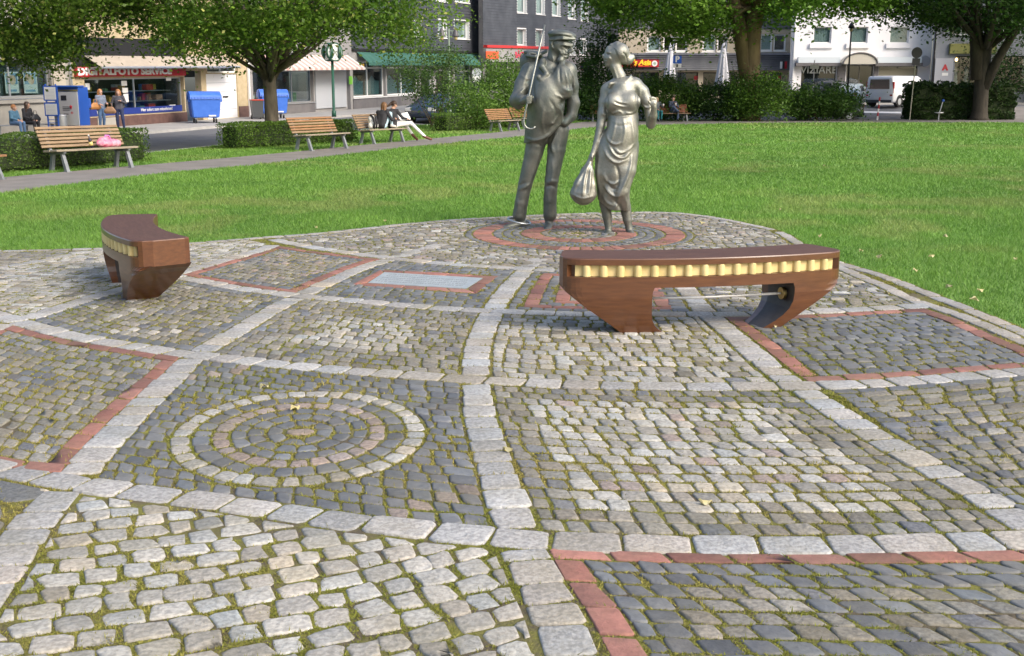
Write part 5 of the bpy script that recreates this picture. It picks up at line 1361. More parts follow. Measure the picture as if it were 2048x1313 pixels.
for x0 in (-52, -18, 20, 57):
    q = R_(x0, 144, x0 + 27, 187); p = B.box('poster', M_pc, q, -.255, -.25)
    B.box('picture', M_pb, (q[0] + .05, q[1] - .05, q[2] + .42 * (q[3] - q[2]), q[3] - .05), -.249, -.246, p)
    for (a, b, c) in ((.30, .74, .13), (.56, .62, .17)):
        m_ = MB(); cu, cv_ = q[0] + a * (q[1] - q[0]), q[2] + b * (q[3] - q[2])
        m_.add([FL.w(cu + c * math.cos(j / 12 * 2 * PI), cv_ + c * math.sin(j / 12 * 2 * PI) * 1.1, -.244) for j in range(12)], [tuple(range(12))]); B.put(m_, 'face_print', M_pa, p)
    B.box('caption', M_pb, (q[0] + .08, q[1] - .12, q[2] + .06, q[2] + .14), -.249, -.246, p)
B.box('ledge', M_lime, (wn1[0] - .3, wn1[1] + .15, wn1[2] - .22, wn1[2] - .08), 0, .10)
B.box('pilaster', mat('beige stone', (.42, .37, .29), .8, col2=(.48, .43, .35), scale=2), (FL.hit(104, 150)[0], FL.hit(128, 150)[0], -.9, 8.9), 0, .07)
B.box('downpipe', M_alu, (FL.hit(137, 150)[0], FL.hit(137, 150)[0] + .09, -.3, 8.8), .02, .11)
# -- photo shop and garage
B = Bld('photo_shop', 'yellow tiled photo shop with red lettered sign and a white garage door', FL, FL.hit(145, 200)[0])
us0, us1 = FL.hit(144, 200)[0] + .01, FL.hit(499, 200)[0]
sw = R_(171, 156, 369, 229); ent = R_(371, 142, 404, 240); ent = (ent[0], ent[1], -.9, ent[3]); gd = R_(414, 148, 476, 237); gt = R_(414, 128, 476, 146)
sgn = R_(147, 134, 366, 153); sgn = (sgn[0], sgn[1], sgn[2], sgn[3])
mb = MB(); wall_open(FL, mb, us0, us1, -.9, 9.0, [sw, ent, gd, gt]); B.put(mb, 'wall', M_ybrick)
w = B.window(sw, 2, (), M_alu, inner=1.7, sill=False, name='shop_window', fw=.06)
B.box('plinth', M_maroon, (sw[0] - .1, sw[1] + .05, -.9, sw[2] - .03), .0, .06)
B.box('stone_base', M_lime, (FL.hit(192, 240)[0], FL.hit(228, 240)[0], -.9, sw[2] - .06), .061, .10)
st = B.box('blue_strip', M_dblue, (sw[0] + .05, sw[1] - .05, sw[2] + .02, sw[2] + .30), -.145, -.13)
B.text('lettering', 'Hier sofort zum mitnehmen!', .21, M_paper, FL.hit(319, 225)[0], sw[2] + .17, -.128, st, sx=.9)
B.text('lettering', 'Passbilder   und mehr', .20, M_paper, FL.hit(225, 232)[0], sw[2] + .17, -.128, st, sx=.9)
sg = B.box('shop_sign', M_red, sgn, .02, .16)
B.text('lettering', 'DIGITALFOTO SERVICE', (sgn[3] - sgn[2]) * .98, M_paper, (sgn[0] + sgn[1]) / 2 - .5, (sgn[2] + sgn[3]) / 2, .165, sg, bold=.02, sx=1.02 * (sgn[1] - sgn[0]) / 6.6 * 1.32)
B.box('upper_fascia', M_black, (sgn[0], sgn[1], sgn[3] + .01, sgn[3] + 1.2), .0, .12)
# goods on shelves behind the glass
cols = [(.5, .06, .05), (.6, .5, .1), (.1, .2, .45), (.55, .55, .5), (.2, .35, .2), (.35, .2, .12), (.6, .35, .1)]
for k in range(34):
    uu = random.uniform(sw[0] + .3, sw[1] - .6); lv = random.choice((.12, .55, 1.0)) + sw[2]; ww = random.uniform(.15, .5); hh = random.uniform(.12, .32); mm = mat('goods %d' % (k % 7), cols[k % 7], .5)
    o_ = random.uniform(-1.5, -.6); B.box('boxed_goods', mm, (uu, uu + ww, lv + .023, lv + .02 + hh), o_ - .25, o_, w)
for lv in (.12, .55, 1.0): B.box('shelf', M_alu, (sw[0] + .2, sw[1] - .3, sw[2] + lv - .02, sw[2] + lv), -1.85, -.55, w)
for (x0, y0, x1, y1) in ((177, 167, 186, 180), (249, 162, 260, 172), (251, 176, 262, 186), (253, 188, 263, 205), (338, 152, 348, 162), (345, 210, 357, 218)):
    B.box('notice', M_paper, R_(x0, y0, x1, y1), -.172, -.165, w)
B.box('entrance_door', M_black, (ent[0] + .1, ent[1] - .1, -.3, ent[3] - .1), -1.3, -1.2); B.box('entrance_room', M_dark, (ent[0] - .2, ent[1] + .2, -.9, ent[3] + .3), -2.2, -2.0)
M_gar = mat('white garage door', (.74, .75, .77), .5); g = B.box('garage_door', M_gar, gd, -.14, -.08)
for q in range(1, 5): B.box('panel_groove', M_lgrey, (gd[0] + .05, gd[1] - .05, gd[2] + (gd[3] - gd[2]) * q / 5 - .012, gd[2] + (gd[3] - gd[2]) * q / 5 + .012), -.08, -.074, g)
B.box('handle', M_black, ((gd[0] + gd[1]) / 2 + .1, (gd[0] + gd[1]) / 2 + .5, gd[2] + 1.0, gd[2] + 1.07), -.079, -.03, g)
B.window(gt, 2, (), M_white, sill=False)
B.box('pier_base', M_maroon, (gd[1] + .02, us1 - .1, -.9, .55), .0, .05)
B.box('downpipe', M_white, (us1 - .16, us1 - .06, -.5, 8.8), .03, .13)
# awning pulled half out
def awning(B, name, r, drop, out, m, stripes=None, ns=1, valance=.12):
    """r: u0,u1,v_top; sloping cloth from the wall to out"""
    u0, u1, vt = r; f = B.f; res = None
    n = ns * 2 if stripes else 1
    mb = MB()
    for i in range(n):
        a, b = u0 + (u1 - u0) * i / n, u0 + (u1 - u0) * (i + 1) / n
        mb.hexa([f.w(a, vt - drop, out), f.w(b, vt - drop, out), f.w(b, vt, .05), f.w(a, vt, .05), f.w(a, vt - drop + .02, out), f.w(b, vt - drop + .02, out), f.w(b, vt + .02, .05), f.w(a, vt + .02, .05)], i % 2)
        if valance: mb.hexa([f.w(a, vt - drop - valance, out + .012), f.w(b, vt - drop - valance, out + .012), f.w(b, vt - drop - valance, out), f.w(a, vt - drop - valance, out), f.w(a, vt - drop, out + .012), f.w(b, vt - drop, out + .012), f.w(b, vt - drop, out), f.w(a, vt - drop, out)], i % 2)
    aw = B.put(mb, name, [m, stripes or m])
    for u in (u0 + .05, u1 - .05):
        p = MB(); p.tube([f.w(u, vt - drop * .9 - .02, out - .05), f.w(u, vt - drop - .05, .04)], .02, 6); B.put(p, 'awning_arm', M_alu, aw)
    return aw
va = FL.hit(300, 112)[1]
aw = awning(B, 'awning', (FL.hit(164, 110)[0], FL.hit(446, 120)[0], va), .50, .95, M_awb, valance=.0)
p = MB(); u0, u1 = FL.hit(164, 110)[0], FL.hit(446, 120)[0]; p.tube([FL.w(u0, va - .51, .97), FL.w(u1, va - .51, .97)], .05, 8); B.put(p, 'awning_rail', M_alu, aw)
# -- shop with the striped awning
B = Bld('striped_awning_shop', 'grey rendered shop with pink and white striped awning behind the clock', FL, FL.hit(500, 200)[0])
ua, ub = us1 + .01, FL.hit(705, 180)[0]
sw = R_(506, 142, 627, 207); dr = R_(694, 140, 722, 214); pn = R_(629, 140, 690, 216)
dr = (dr[0], ub - .25, -.9, dr[3])
mb = MB(); wall_open(FL, mb, ua, ub, -.9, 9.0, [sw, dr]); B.put(mb, 'wall', M_grend)
w = B.window(sw, 3, (), M_alu, inner=1.6, sill=True, name='shop_window', fw=.05)
for k in range(14):
    uu = random.uniform(sw[0] + .2, sw[1] - .6); ww = random.uniform(.2, .6); hh = random.uniform(.2, .7); B.box('displayed_goods', mat('goods %d' % (k % 7), cols[k % 7]), (uu, uu + ww, sw[2] + .02, sw[2] + hh), -1.2 - random.random() * .2, -.7, w)
B.box('plinth', M_plin, (ua, sw[1] + .05, -.9, sw[2] - .09), .0, .05)
B.box('grey_panel', M_lgrey, (pn[0], pn[1], pn[2], pn[3]), .0, .09)
B.box('door_reveal', M_cream, (dr[0] + .25, dr[0] + .75, -.25, dr[3]), -1.25, -1.2); B.box('door', mat('dark red door', (.16, .03, .04), .5), (dr[0], dr[0] + .24, -.3, dr[3]), -.9, -.85)
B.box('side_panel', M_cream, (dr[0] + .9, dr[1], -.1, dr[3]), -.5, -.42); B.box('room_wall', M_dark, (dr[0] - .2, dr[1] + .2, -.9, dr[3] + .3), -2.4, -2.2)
for q in range(2): B.box('step', M_lgrey, (dr[0] - .05, dr[1] + .05, -.9, -.12 - .15 * q), -.6 + .3 * q + .002 * q, .02 + .3 * q)
B.box('green_poster', mat('green poster', (.20, .55, .05), .5), R_(697, 153, 704, 169), .02, .03)
M_pk, M_pw = mat('pink stripe cloth', (.60, .40, .36), .85, trans=.2), mat('white stripe cloth', (.74, .70, .65), .85, trans=.2)
va = FL.hit(640, 111)[1]
awning(B, 'striped_awning', (FL.hit(520, 112)[0], FL.hit(694, 110)[0], va), .72, 1.2, M_pk, M_pw, 16, .10)
# -- restaurant with green awnings, slate above
B = Bld('slate_clad_restaurant', 'slate clad house with green awnings and a restaurant on the ground floor', FL, ub + .01)
ue = FL.hit(968, 130)[0]; u0 = ub + .01
ws = [R_(706, 122, 771, 194), R_(774, 122, 838, 190), R_(842, 124, 866, 200), R_(872, 126, 905, 196), R_(910, 128, 945, 194)]
ups = []
for (x0, y0, x1, y1) in ((828, 42, 842, 73), (876, 40, 893, 76), (908, 41, 938, 78), (909, -40, 938, 5), (872, -42, 892, 3)): ups.append(R_(x0, y0, x1, y1))
vfl = FL.hit(830, 104)[1]
mb = MB(); wall_open(FL, mb, u0, ue, -.9, vfl - .05, ws); B.put(mb, 'wall', M_grend)
mb = MB(); wall_open(FL, mb, u0, ue, vfl - .049, 12.0, ups); B.put(mb, 'upper_wall', M_plin)
for q in ws[:2]: B.window(q, 2, (.80,), M_white, inner=2.0, name='shop_window', fw=.09, sill=True)
for q in ws[2:]: B.window(q, 1, (.78,), M_white, inner=2.0, name='shop_window', fw=.10, sill=False)
B.box('plinth', M_plin, (u0, ue, -.9, ws[0][2] - .10), .0, .04)
M_lace = mat('teal half curtain', (.20, .34, .35), .8, trans=.3)
for q in ws[:2]:
    for k in range(2):
        a, b = q[0] + (q[1] - q[0]) * k / 2 + .12, q[0] + (q[1] - q[0]) * (k + 1) / 2 - .12; mb = MB(); n = 16; T = []
        for j in range(n + 1):
            t = j / n; T.append((a + (b - a) * t, q[2] + .95 + .32 * math.exp(-((t - .5) / .16) ** 2)))
        mb.add([FL.w(x, q[2] + .1, -.42 - .02 * (j % 2)) for j, (x, _) in enumerate(T)] + [FL.w(x, y, -.42 - .02 * (j % 2)) for j, (x, y) in enumerate(T)], [(j, j + 1, n + 2 + j, n + 1 + j) for j in range(n)])
        B.put(mb, 'half_curtain', M_lace)
for q in ups: B.window(q, 1, (), M_white, back=.22, fw=.08, reveal=M_white, curtain=mat('pale blind', (.62, .66, .62), .8), sill=True)
cladding(B, u0, ue + .02, vfl + .12, 11.8, ups, M_slate)
B.box('gutter_board', M_black, (u0, ue, vfl - .02, vfl + .11), .0, .14)
M_gaw = mat('green awning', (.03, .11, .085), .8, col2=(.05, .15, .115), scale=2)
for (xa, xb) in ((712, 786), (788, 848), (850, 905), (908, 962)):
    awning(B, 'green_awning', (FL.hit(xa, 106)[0], FL.hit(xb, 106)[0], vfl - .10), .62, .85, M_gaw, valance=.16)
for k in range(5): B.box('sign_letter', mat('amber sign', (.55, .30, .05), .5, emit=(1, .5, .08), estr=.6), (ws[0][0] + .55 + k * .28, ws[0][0] + .75 + k * .28, ws[0][3] - .42, ws[0][3] - .18), -.26, -.25)
# -- bakery house, slate, seen between the figures
p0, p1 = AT(966, 150, 84.5), AT(1216, 150, 103)
FB = Fac(p0[:2], (p1[0] - p0[0], p1[1] - p0[1]))
B = Bld('slate_clad_bakery', 'slate clad house with white windows and a red bakery sign behind the bronze man', FB, 0)
ue = FB.hit(1214, 150)[0]; ops = [FB.rect(*q) for q in ((1034, -25, 1053, 26), (1072, -28, 1089, 29), (1034, 58, 1052, 91), (1071, 60, 1088, 94), (1103, 62, 1119, 98), (1136, 78, 1150, 110), (1160, 79, 1172, 110), (1104, -30, 1120, 32), (1136, -28, 1150, 38), (1162, -26, 1176, 42))]
vf = FB.hit(1000, 98)[1]; gr = [FB.rect(972, 122, 1020, 170), FB.rect(1030, 122, 1100, 170)]
mb = MB(); wall_open(FB, mb, 0, ue, -.9, 13.0, ops + gr); B.put(mb, 'wall', M_plin)
for q in ops: B.window(q, 1, (.0,) if False else (), M_white, back=.22, fw=.09, reveal=M_white, curtain=mat('pale blind', (.62, .66, .62), .8))
for q in gr: B.window(q, 2, (), M_white, name='shop_window', inner=1.5, sill=False)
cladding(B, 0, ue, vf + .25, 12.8, ops, M_slate)
B.box('red_strip', mat('bright red strip', (.55, .03, .03), .4), (.05, FB.hit(1112, 96)[0], vf + .05, vf + .24), .02, .35)
s_ = B.box('bakery_fascia', M_grend, (.05, FB.hit(1112, 96)[0], vf - .95, vf + .04), .02, .25)
ul = FB.hit(1042, 105)[0]; B.text('lettering', 'BÄCKEREI', .62, mat('red lettering', (.60, .03, .08), .4), ul, vf - .45, .26, s_, bold=.02)
ul = FB.hit(978, 105)[0]; B.box('orange_sign', mat('orange red sign', (.62, .10, .03), .4), (ul - .9, ul + .9, vf - .75, vf - .2), .251, .30, s_)
# -- right: slate-fascia house with the restaurant sign
FA = Fac((AT(1236, 150, 85)[0], 85), (1, 0.0))
B = Bld('restaurant_house', 'grey fascia house with red and yellow restaurant sign behind the parasols', FA, 0)
ue = FA.hit(1578, 150)[0]
ops = [FA.rect(*q) for q in ((1294, 72, 1322, 104), (1326, 72, 1350, 104), (1351, 72, 1375, 104), (1405, 68, 1432, 104), (1434, 68, 1455, 104), (1520, 68, 1545, 103), (1547, 68, 1572, 103), (1300, 0, 1330, 36), (1400, 0, 1450, 36), (1520, 0, 1570, 36))]
gr = [FA.rect(*q) for q in ((1262, 145, 1318, 190), (1325, 145, 1396, 190), (1406, 145, 1470, 190), (1500, 145, 1562, 190))]
vb0, vb1 = FA.hit(1400, 141)[1], FA.hit(1400, 107)[1]
mb = MB(); wall_open(FA, mb, 0, ue, -.9, 13, ops + gr); B.put(mb, 'wall', mat('beige render', (.40, .34, .25), .85, col2=(.47, .41, .31), scale=1.5))
for q in ops: B.window(q, 1, (), M_white, fw=.12, back=.12, curtain=mat('pale blind', (.62, .66, .62), .8) if random.random() < .6 else None)
for q in gr: B.window(q, 2, (), M_black, name='shop_window', inner=1.5, sill=False)
wb_ = FA.rect(1290, 66, 1376, 106); B.box('window_band', M_white, (wb_[0], wb_[1], vb1 + .02, FA.hit(1300, 103.5)[1] - .08), .0, .05)
mb = MB(); n = 9; hh = (vb1 - vb0) / n
for k in range(n):
    mb = MB(); va_, vb_ = vb0 + hh * k, vb0 + hh * (k + 1); mb.hexa([FA.w(.02, va_, .60), FA.w(ue - .02, va_, .60), FA.w(ue - .02, va_, .0), FA.w(.02, va_, .0), FA.w(.02, vb_, .56 - .05 * k * .3), FA.w(ue - .02, vb_, .56 - .05 * k * .3), FA.w(ue - .02, vb_, .0), FA.w(.02, vb_, .0)]); B.put(mb, 'fascia_course', M_slate2)
cladding(B, 0, ue, vb1 + 3.4 - 1.9 + .2, 12.8, ops, M_slate2, h=.3)
q = FA.rect(1232, 120.5, 1315, 135); s_ = B.box('restaurant_sign', M_red, q, .66, .80)
B.text('lettering', "'s Asia", .52, mat('yellow lettering', (.85, .55, .03), .4, emit=(1, .6, .05), estr=.15), FA.hit(1281, 128)[0], (q[2] + q[3]) / 2 + .06, .81, s_, shear=.25, bold=.02)
B.box('underline', mat('orange line', (.85, .25, .02), .4), (FA.hit(1266, 132)[0], FA.hit(1298, 132)[0], q[2] + .08, q[2] + .13), .801, .81, s_)
for rr, mm, oo in ((.21, M_paper, .812), (.10, mat('sage green', (.30, .42, .30), .5), .816)):
    cu, cv_ = FA.hit(1306.5, 128); m_ = MB(); m_.add([FA.w(cu + rr * math.cos(j / 20 * 2 * PI), cv_ + rr * math.sin(j / 20 * 2 * PI), oo) for j in range(20)], [tuple(range(20))]); B.put(m_, 'emblem', mm, s_)
q = FA.rect(1556, 124, 1568, 138)
for k, mm in enumerate((M_paper, M_black, M_red)): B.box('flag_stripe', mm, (q[0] + k * .17, q[0] + k * .17 + .165, q[2], q[3]), .64, .66)
for x in (1395, 1560): B.box('red_decal', M_red, FA.rect(x - 6, 152, x + 6, 160), -.16, -.15)
# -- white house
FW = Fac((AT(1580, 150, 82)[0] + .03, 82), (1, 0.0))
B = Bld('white_house', 'bright white house with a round arched porch and dark shop fronts', FW, 0)
ue = FW.hit(1860, 150)[0]
ops = [FW.rect(*q) for q in ((1627, 54, 1663, 87), (1700, 54, 1736, 87), (1780, 54, 1818, 87), (1626, -40, 1664, 2), (1700, -40, 1736, 2), (1780, -40, 1818, 2))]
gr = [FW.rect(*q) for q in ((1602, 128, 1672, 190), (1692, 130, 1746, 196), (1756, 130, 1834, 190))]
mb = MB(); wall_open(FW, mb, 0, ue, -.9, 13, ops + gr); B.put(mb, 'wall', M_rend)
M_cur = mat('grey green curtain', (.36, .42, .40), .8)
for q in ops:
    B.window(q, 1, (), M_white, fw=.08, back=.14, curtain=M_cur, sill=False); B.box('window_sill', M_rend, (q[0] - .25, q[1] + .12, q[2] - .34, q[2] - .02), .0, .16)
w = B.window(gr[0], 1, (), M_black, name='shop_window', inner=1.4, sill=False); B.box('shop_backdrop', M_black, (gr[0][0] + .05, gr[0][1] - .05, gr[0][2], gr[0][3]), -.5, -.45, w)
B.text('lettering', 'VIZIARE', .70, mat('silver lettering', (.55, .58, .58), .4, .5), FW.hit(1638, 141)[0], FW.hit(1638, 141)[1], -.10, w, sx=1.05)
B.box('rolling_shutter', mat('beige shutter', (.36, .33, .24), .7), (gr[2][0] + .05, gr[2][1] - .05, gr[2][2], gr[2][3] - .25), -.10, -.06); B.window(gr[2], 2, (), M_black, name='shop_window', sill=False)
B.box('pillar', M_plin, (FW.hit(1674, 150)[0], FW.hit(1690, 150)[0], -.9, FW.hit(1680, 130)[1]), .0, .12); B.box('pillar', M_plin, (FW.hit(1747, 150)[0], FW.hit(1755, 150)[0], -.9, FW.hit(1680, 130)[1]), .0, .12)
B.window(gr[1], 2, (), mat('grey wood', (.16, .15, .13), .7), name='door', inner=1.5, sill=False)
for (xa, xb) in ((1593, 1676), (1751, 1838)):
    q = FW.rect(xa, 115, xb, 126.5); B.box('sign_board', mat('pale sign board', (.62, .68, .72), .5), q, .10, .55); B.box('board_shadow_rail', M_plin, (q[0] - .15, q[1] + .1, q[2] - .22, q[2] - .01), .02, .57)  # dark strip below each board stands in for its shadow
mb = MB(); ca, cb_, cv0, cv1 = FW.hit(1679, 130)[0], FW.hit(1747, 130)[0], FW.hit(1700, 129)[1], FW.hit(1712, 107)[1]; n = 16; cu = (ca + cb_) / 2; hw = (cb_ - ca) / 2
arc = [(cu - hw * math.cos(PI * k / n), cv0 + (cv1 - cv0) * math.sin(PI * k / n)) for k in range(n + 1)]
mb.loft([[FW.w(u, v, 0.0) for u, v in arc], [FW.w(u, v, .9) for u, v in arc]], closed=True); B.put(mb, 'arched_canopy', mat('cream canopy', (.50, .47, .40), .7))
mb = MB(); mb.tube([FW.w(u, v, .92) for u, v in arc], .06, 6); B.put(mb, 'canopy_rim', M_plin)
B.box('downpipe', M_white, (.12, .24, -.9, 12.5), .03, .15)
mb = MB(); cu, cv_ = FW.hit(1848, 123); mb.tube([FW.w(cu, cv_, .05), FW.w(cu, cv_, .22)], .38, 20); B.put(mb, 'round_sign', M_lgrey)
# -- grey pharmacy house
FP = Fac((AT(1862, 150, 80.5)[0] + .1, 80.5), (1, 0.0))
B = Bld('pharmacy_house', 'grey house with olive band and a red pharmacy letter behind the dark tree', FP, 0)
gr = [FP.rect(1908, 112, 1975, 185), FP.rect(1985, 112, 2060, 185)]; ue = FP.hit(2200, 150)[0]
ops = [FP.rect(*q) for q in ((1905, 30, 1945, 70), (1990, 30, 2030, 70))]
mb = MB(); wall_open(FP, mb, 0, ue, -.9, 13, gr + ops); B.put(mb, 'wall', mat('blue grey render', (.22, .235, .27), .85, col2=(.27, .285, .31), scale=1.2))
for q in gr: B.window(q, 2, (), M_black, name='shop_window', inner=1.8, sill=False)
for q in ops: B.window(q, 2, (), M_white)
B.box('olive_band', mat('olive board', (.22, .22, .06), .6), FP.rect(1898, 88, 1990, 108), .0, .25)
pn = FP.rect(1868, 117, 1904, 178); B.box('panel', mat('grey panel', (.36, .37, .41), .6), pn, .0, .10)
B.text('lettering', 'A', .5, M_red, FP.hit(1889, 136)[0], FP.hit(1889, 136)[1], .11, bold=.04); B.box('caption', M_paper, FP.rect(1883, 146, 1895, 152), .101, .105)
for x in (1918, 1940):
    cu, v0_ = FP.hit(x, 178); v1_ = FP.hit(x, 135)[1]; mb = MB(); mb.lathe([(.28, 0), (.24, .5), (.15, .95), (.2, 1.2), (.08, 1.4), (.05, 1.5)], (0, 0, 0), 12)
    p = FP.w(cu, v0_, -.9); mb.v = [(a * .8 + p[0], b * .8 + p[1], c + p[2]) for a, b, c in mb.v]; B.put(mb, 'white_dress', mat('ivory cloth', (.55, .56, .50), .8))
mb = MB(); p = FP.w(*FP.hit(1919.5, 120), -.6); mb.lathe([(.01, -.1), (.09, -.05), (.10, .03), (.05, .12), (.02, .15)], p, 10); B.put(mb, 'lit_lamp', mat('lit lamp', (1, .6, .3), .5, emit=(1, .55, .22), estr=6))
B.put(MB().tube([FP.w(0.0, -.5, .06), FP.w(0.0, 12.5, .06)], .06, 6), 'downpipe', M_black)
# -- plain house closing the street between bakery and restaurant
FZ = Fac((AT(1150, 150, 112)[0], 112), (1, 0.0)); B = Bld('far_slate_house', 'dark far house filling the gap of the side street', FZ, 0)
mb = MB(); ue = FZ.hit(1330, 150)[0]; oz = [FZ.rect(*q) for q in ((1165, 70, 1180, 96), (1210, 70, 1225, 96), (1210, 20, 1225, 46))]; wall_open(FZ, mb, -6, ue, -1.5, 14, oz); B.put(mb, 'wall', M_slate)
for q in oz: B.window(q, 1, (), M_white)
# ------------------------------------------------------------------ street furniture
def base(px, Y): p = AT(px, 200, Y); x = p[0]; return (x, Y, ztf(x, Y))
M_dgreen = mat('dark green paint', (.012, .075, .045), .45)
M_post = mat('grey green post', (.22, .27, .22), .6)
M_galv = mat('galvanised steel', (.38, .39, .40), .5, .7)
M_bin = mat('blue plastic', (.035, .13, .52), .45, col2=(.05, .16, .58), scale=3)
M_tyre = mat('tyre', (.02, .02, .02), .85)
M_dkp = mat('dark grey plastic', (.05, .055, .06), .5)
FDIR = math.atan2(1.0, .398)
# bus stop bench along the bank wall
sb = thing('stop_bench', 'plain grey metal bench by the bank wall where a boy and a woman wait', 'bench', base(48, 42.8), FDIR)
for k in range(4): sb_ = MB().cbox(-1.5, 1.5, -.22 + k * .112, -.12 + k * .112, .42, .455, .008).build('slat', M_galv, sb)
for x in (-1.3, 0, 1.3): MB().box(x - .03, x + .03, -.05, .05, 0, .419).build('leg', M_galv, sb)
# timetable
t = thing('timetable_post', 'blue bus timetable board with two white sheets beside the ticket machine', 'timetable', base(103, 43.2), R(-14))
for x in (-.22, .22): MB().tube([(x, 0, 0), (x, 0, 1.92)], .03, 8).build('post', M_blue, t)
for z0, z1 in ((1.30, 1.86), (.74, 1.24)):
    fr = MB().box(-.30, .30, -.05, -.012, z0, z1).build('frame', M_blue, t); MB().box(-.245, .245, -.058, -.051, z0 + .05, z1 - .05).build('timetable_sheet', M_paper, fr)
    for k in range(7): MB().box(-.2, .18, -.0605, -.0585, z0 + .09 + k * .052, z0 + .10 + k * .052).build('printed_line', M_lgrey, fr)
for k in range(5): MB().box(-.2, .2, -.01, .01, .15 + k * .11, .17 + k * .11).build('cross_bar', M_blue, t)
# round bin
t = thing('litter_bin', 'grey round litter bin between timetable and ticket machine', 'bin', base(119, 43.4))
MB().lathe([(.20, .05), (.21, .10), (.23, .70), (.225, .72)], (0, 0, 0), 20).build('body', M_galv, t, True)
MB().lathe([(.20, .0), (.20, .05)], (0, 0, 0), 20).build('foot', M_dkp, t); MB().lathe([(.235, .725), (.235, .76), (.20, .78)], (0, 0, 0), 20).build('rim', M_alu, t, True)
# ticket machine
t = thing('ticket_machine', 'blue ticket machine with a grey front on a concrete base', 'machine', base(140, 44.0), R(-6))
MB().cbox(-.48, .48, -.25, .55, .32, 1.78, .02).build('cabinet', M_blue, t); MB().box(-.46, .46, -.22, .52, 0, .319).build('base', M_plin, t)
fr = MB().cbox(-.30, .46, -.31, -.252, .34, 1.62, .01).build('front_panel', mat('brushed front', (.50, .50, .49), .45, .3), t)
MB().box(-.20, .02, -.318, -.311, 1.28, 1.47).build('screen', M_black, fr); MB().box(-.50, .50, -.34, .2, 1.781, 1.84).build('roof', M_blue, t); MB().box(-.31, .47, -.33, -.252, 1.63, 1.69).build('lamp_strip', M_brass, t)
for k in range(3): MB().box(-.16, .12, -.318, -.311, 1.03 - k * .06, 1.055 - k * .06).build('printed_line', M_dkp, fr)
MB().lathe([(.005, 0), (.05, .09), (.055, .14), (.02, .17)], (.17, -.30, .93), 10).build('red_mark', M_red, fr); MB().tube([(.2, -.315, .86), (.24, -.315, .82), (.2, -.315, .78), (.16, -.315, .82), (.2, -.315, .86)], .012, 6).build('red_ring', M_red, fr)
MB().box(-.14, .06, -.32, -.311, .76, .79).build('coin_tray', M_black, fr)
t = thing('letter_box', 'small blue box on a post right of the ticket machine', 'letter box', base(172, 45.2)); MB().cbox(-.15, .15, -.12, .12, .95, 1.32, .02).build('box', M_blue, t); MB().tube([(0, 0, 0), (0, 0, .96)], .03, 8).build('post', M_galv, t); MB().box(-.1, .1, -.126, -.12, 1.2, 1.23).build('slot', M_black, t)
# wheeled containers with rounded lids
def container(label, px, Y, rz):
    t = thing('waste_container', label, 'container', base(px, Y), rz, 'blue waste containers on the pavement')
    mb = MB(); rings = []
    for z, hx, hy in ((.24, .56, .40), (.28, .60, .43), (.60, .64, .46), (1.02, .68, .50), (1.06, .70, .52)):
        c = .06; rings.append([(-hx + c, -hy, z), (hx - c, -hy, z), (hx, -hy + c, z), (hx, hy - c, z), (hx - c, hy, z), (-hx + c, hy, z), (-hx, hy - c, z), (-hx, -hy + c, z)])
    mb.loft(rings); mb.build('body', M_bin, t)
    mb = MB(); n = 12; mb.loft([[(x, -.54 * math.cos(PI * k / n), 1.065 + .36 * math.sin(PI * k / n)) for k in range(n + 1)] for x in (-.70, -.66, .66, .70)]); lid = mb.build('lid', M_bin, t, False)
    for x in (-.72, .72):
        mb = MB(); mb.tube([(x, -.38, .95), (x, -.30, 1.2), (x, 0, 1.33)], .035, 6); mb.build('lid_arm', M_bin, lid)
        mb = MB(); mb.tube([(x * 1.0, 0, 1.0), (x * 1.1, 0, 1.0)], .035, 8); mb.build('lifting_pin', M_galv, t)
    for k in range(10): MB().box(-.62 + k * .138 - .02, -.62 + k * .138 + .02, -.56, -.525, 1.09, 1.16).build('lid_rib', M_bin, lid)
    for x in (-.45, .45):
        for y in (-.33, .33):
            mb = MB(); mb.tube([(x - .03, y, .10), (x + .03, y, .10)], .10, 14); w = mb.build('wheel', M_tyre, t); MB().box(x - .045, x + .045, y - .03, y + .03, .13, .26).build('fork', M_galv, w)
    MB().box(.1, .42, -.502, -.475, .30, .36).build('sticker', M_paper, t)
    return t
container('blue waste container in front of the photo shop doorway', 408, 52.6, R(24))
container('blue waste container half hidden by the linden trunk', 545, 57.0, R(24))
t = thing('wheelie_bin', 'dark wheelie bin with a red lid left of the linden trunk', 'bin', base(513, 56.2), R(24))
mb = MB(); mb.loft([[(-a, -b, z), (a, -b, z), (a, b, z), (-a, b, z)] for z, a, b in ((.06, .22, .24), (.1, .23, .26), (.88, .28, .33))]); mb.build('body', M_dkp, t); MB().cbox(-.30, .30, -.37, .36, .885, .95, .02).build('lid', mat('red lid', (.42, .05, .03), .45), t)
for x in (-.22, .22): MB().tube([(x - .025, .26, .10), (x + .025, .26, .10)], .10, 12).build('wheel', M_tyre, t)
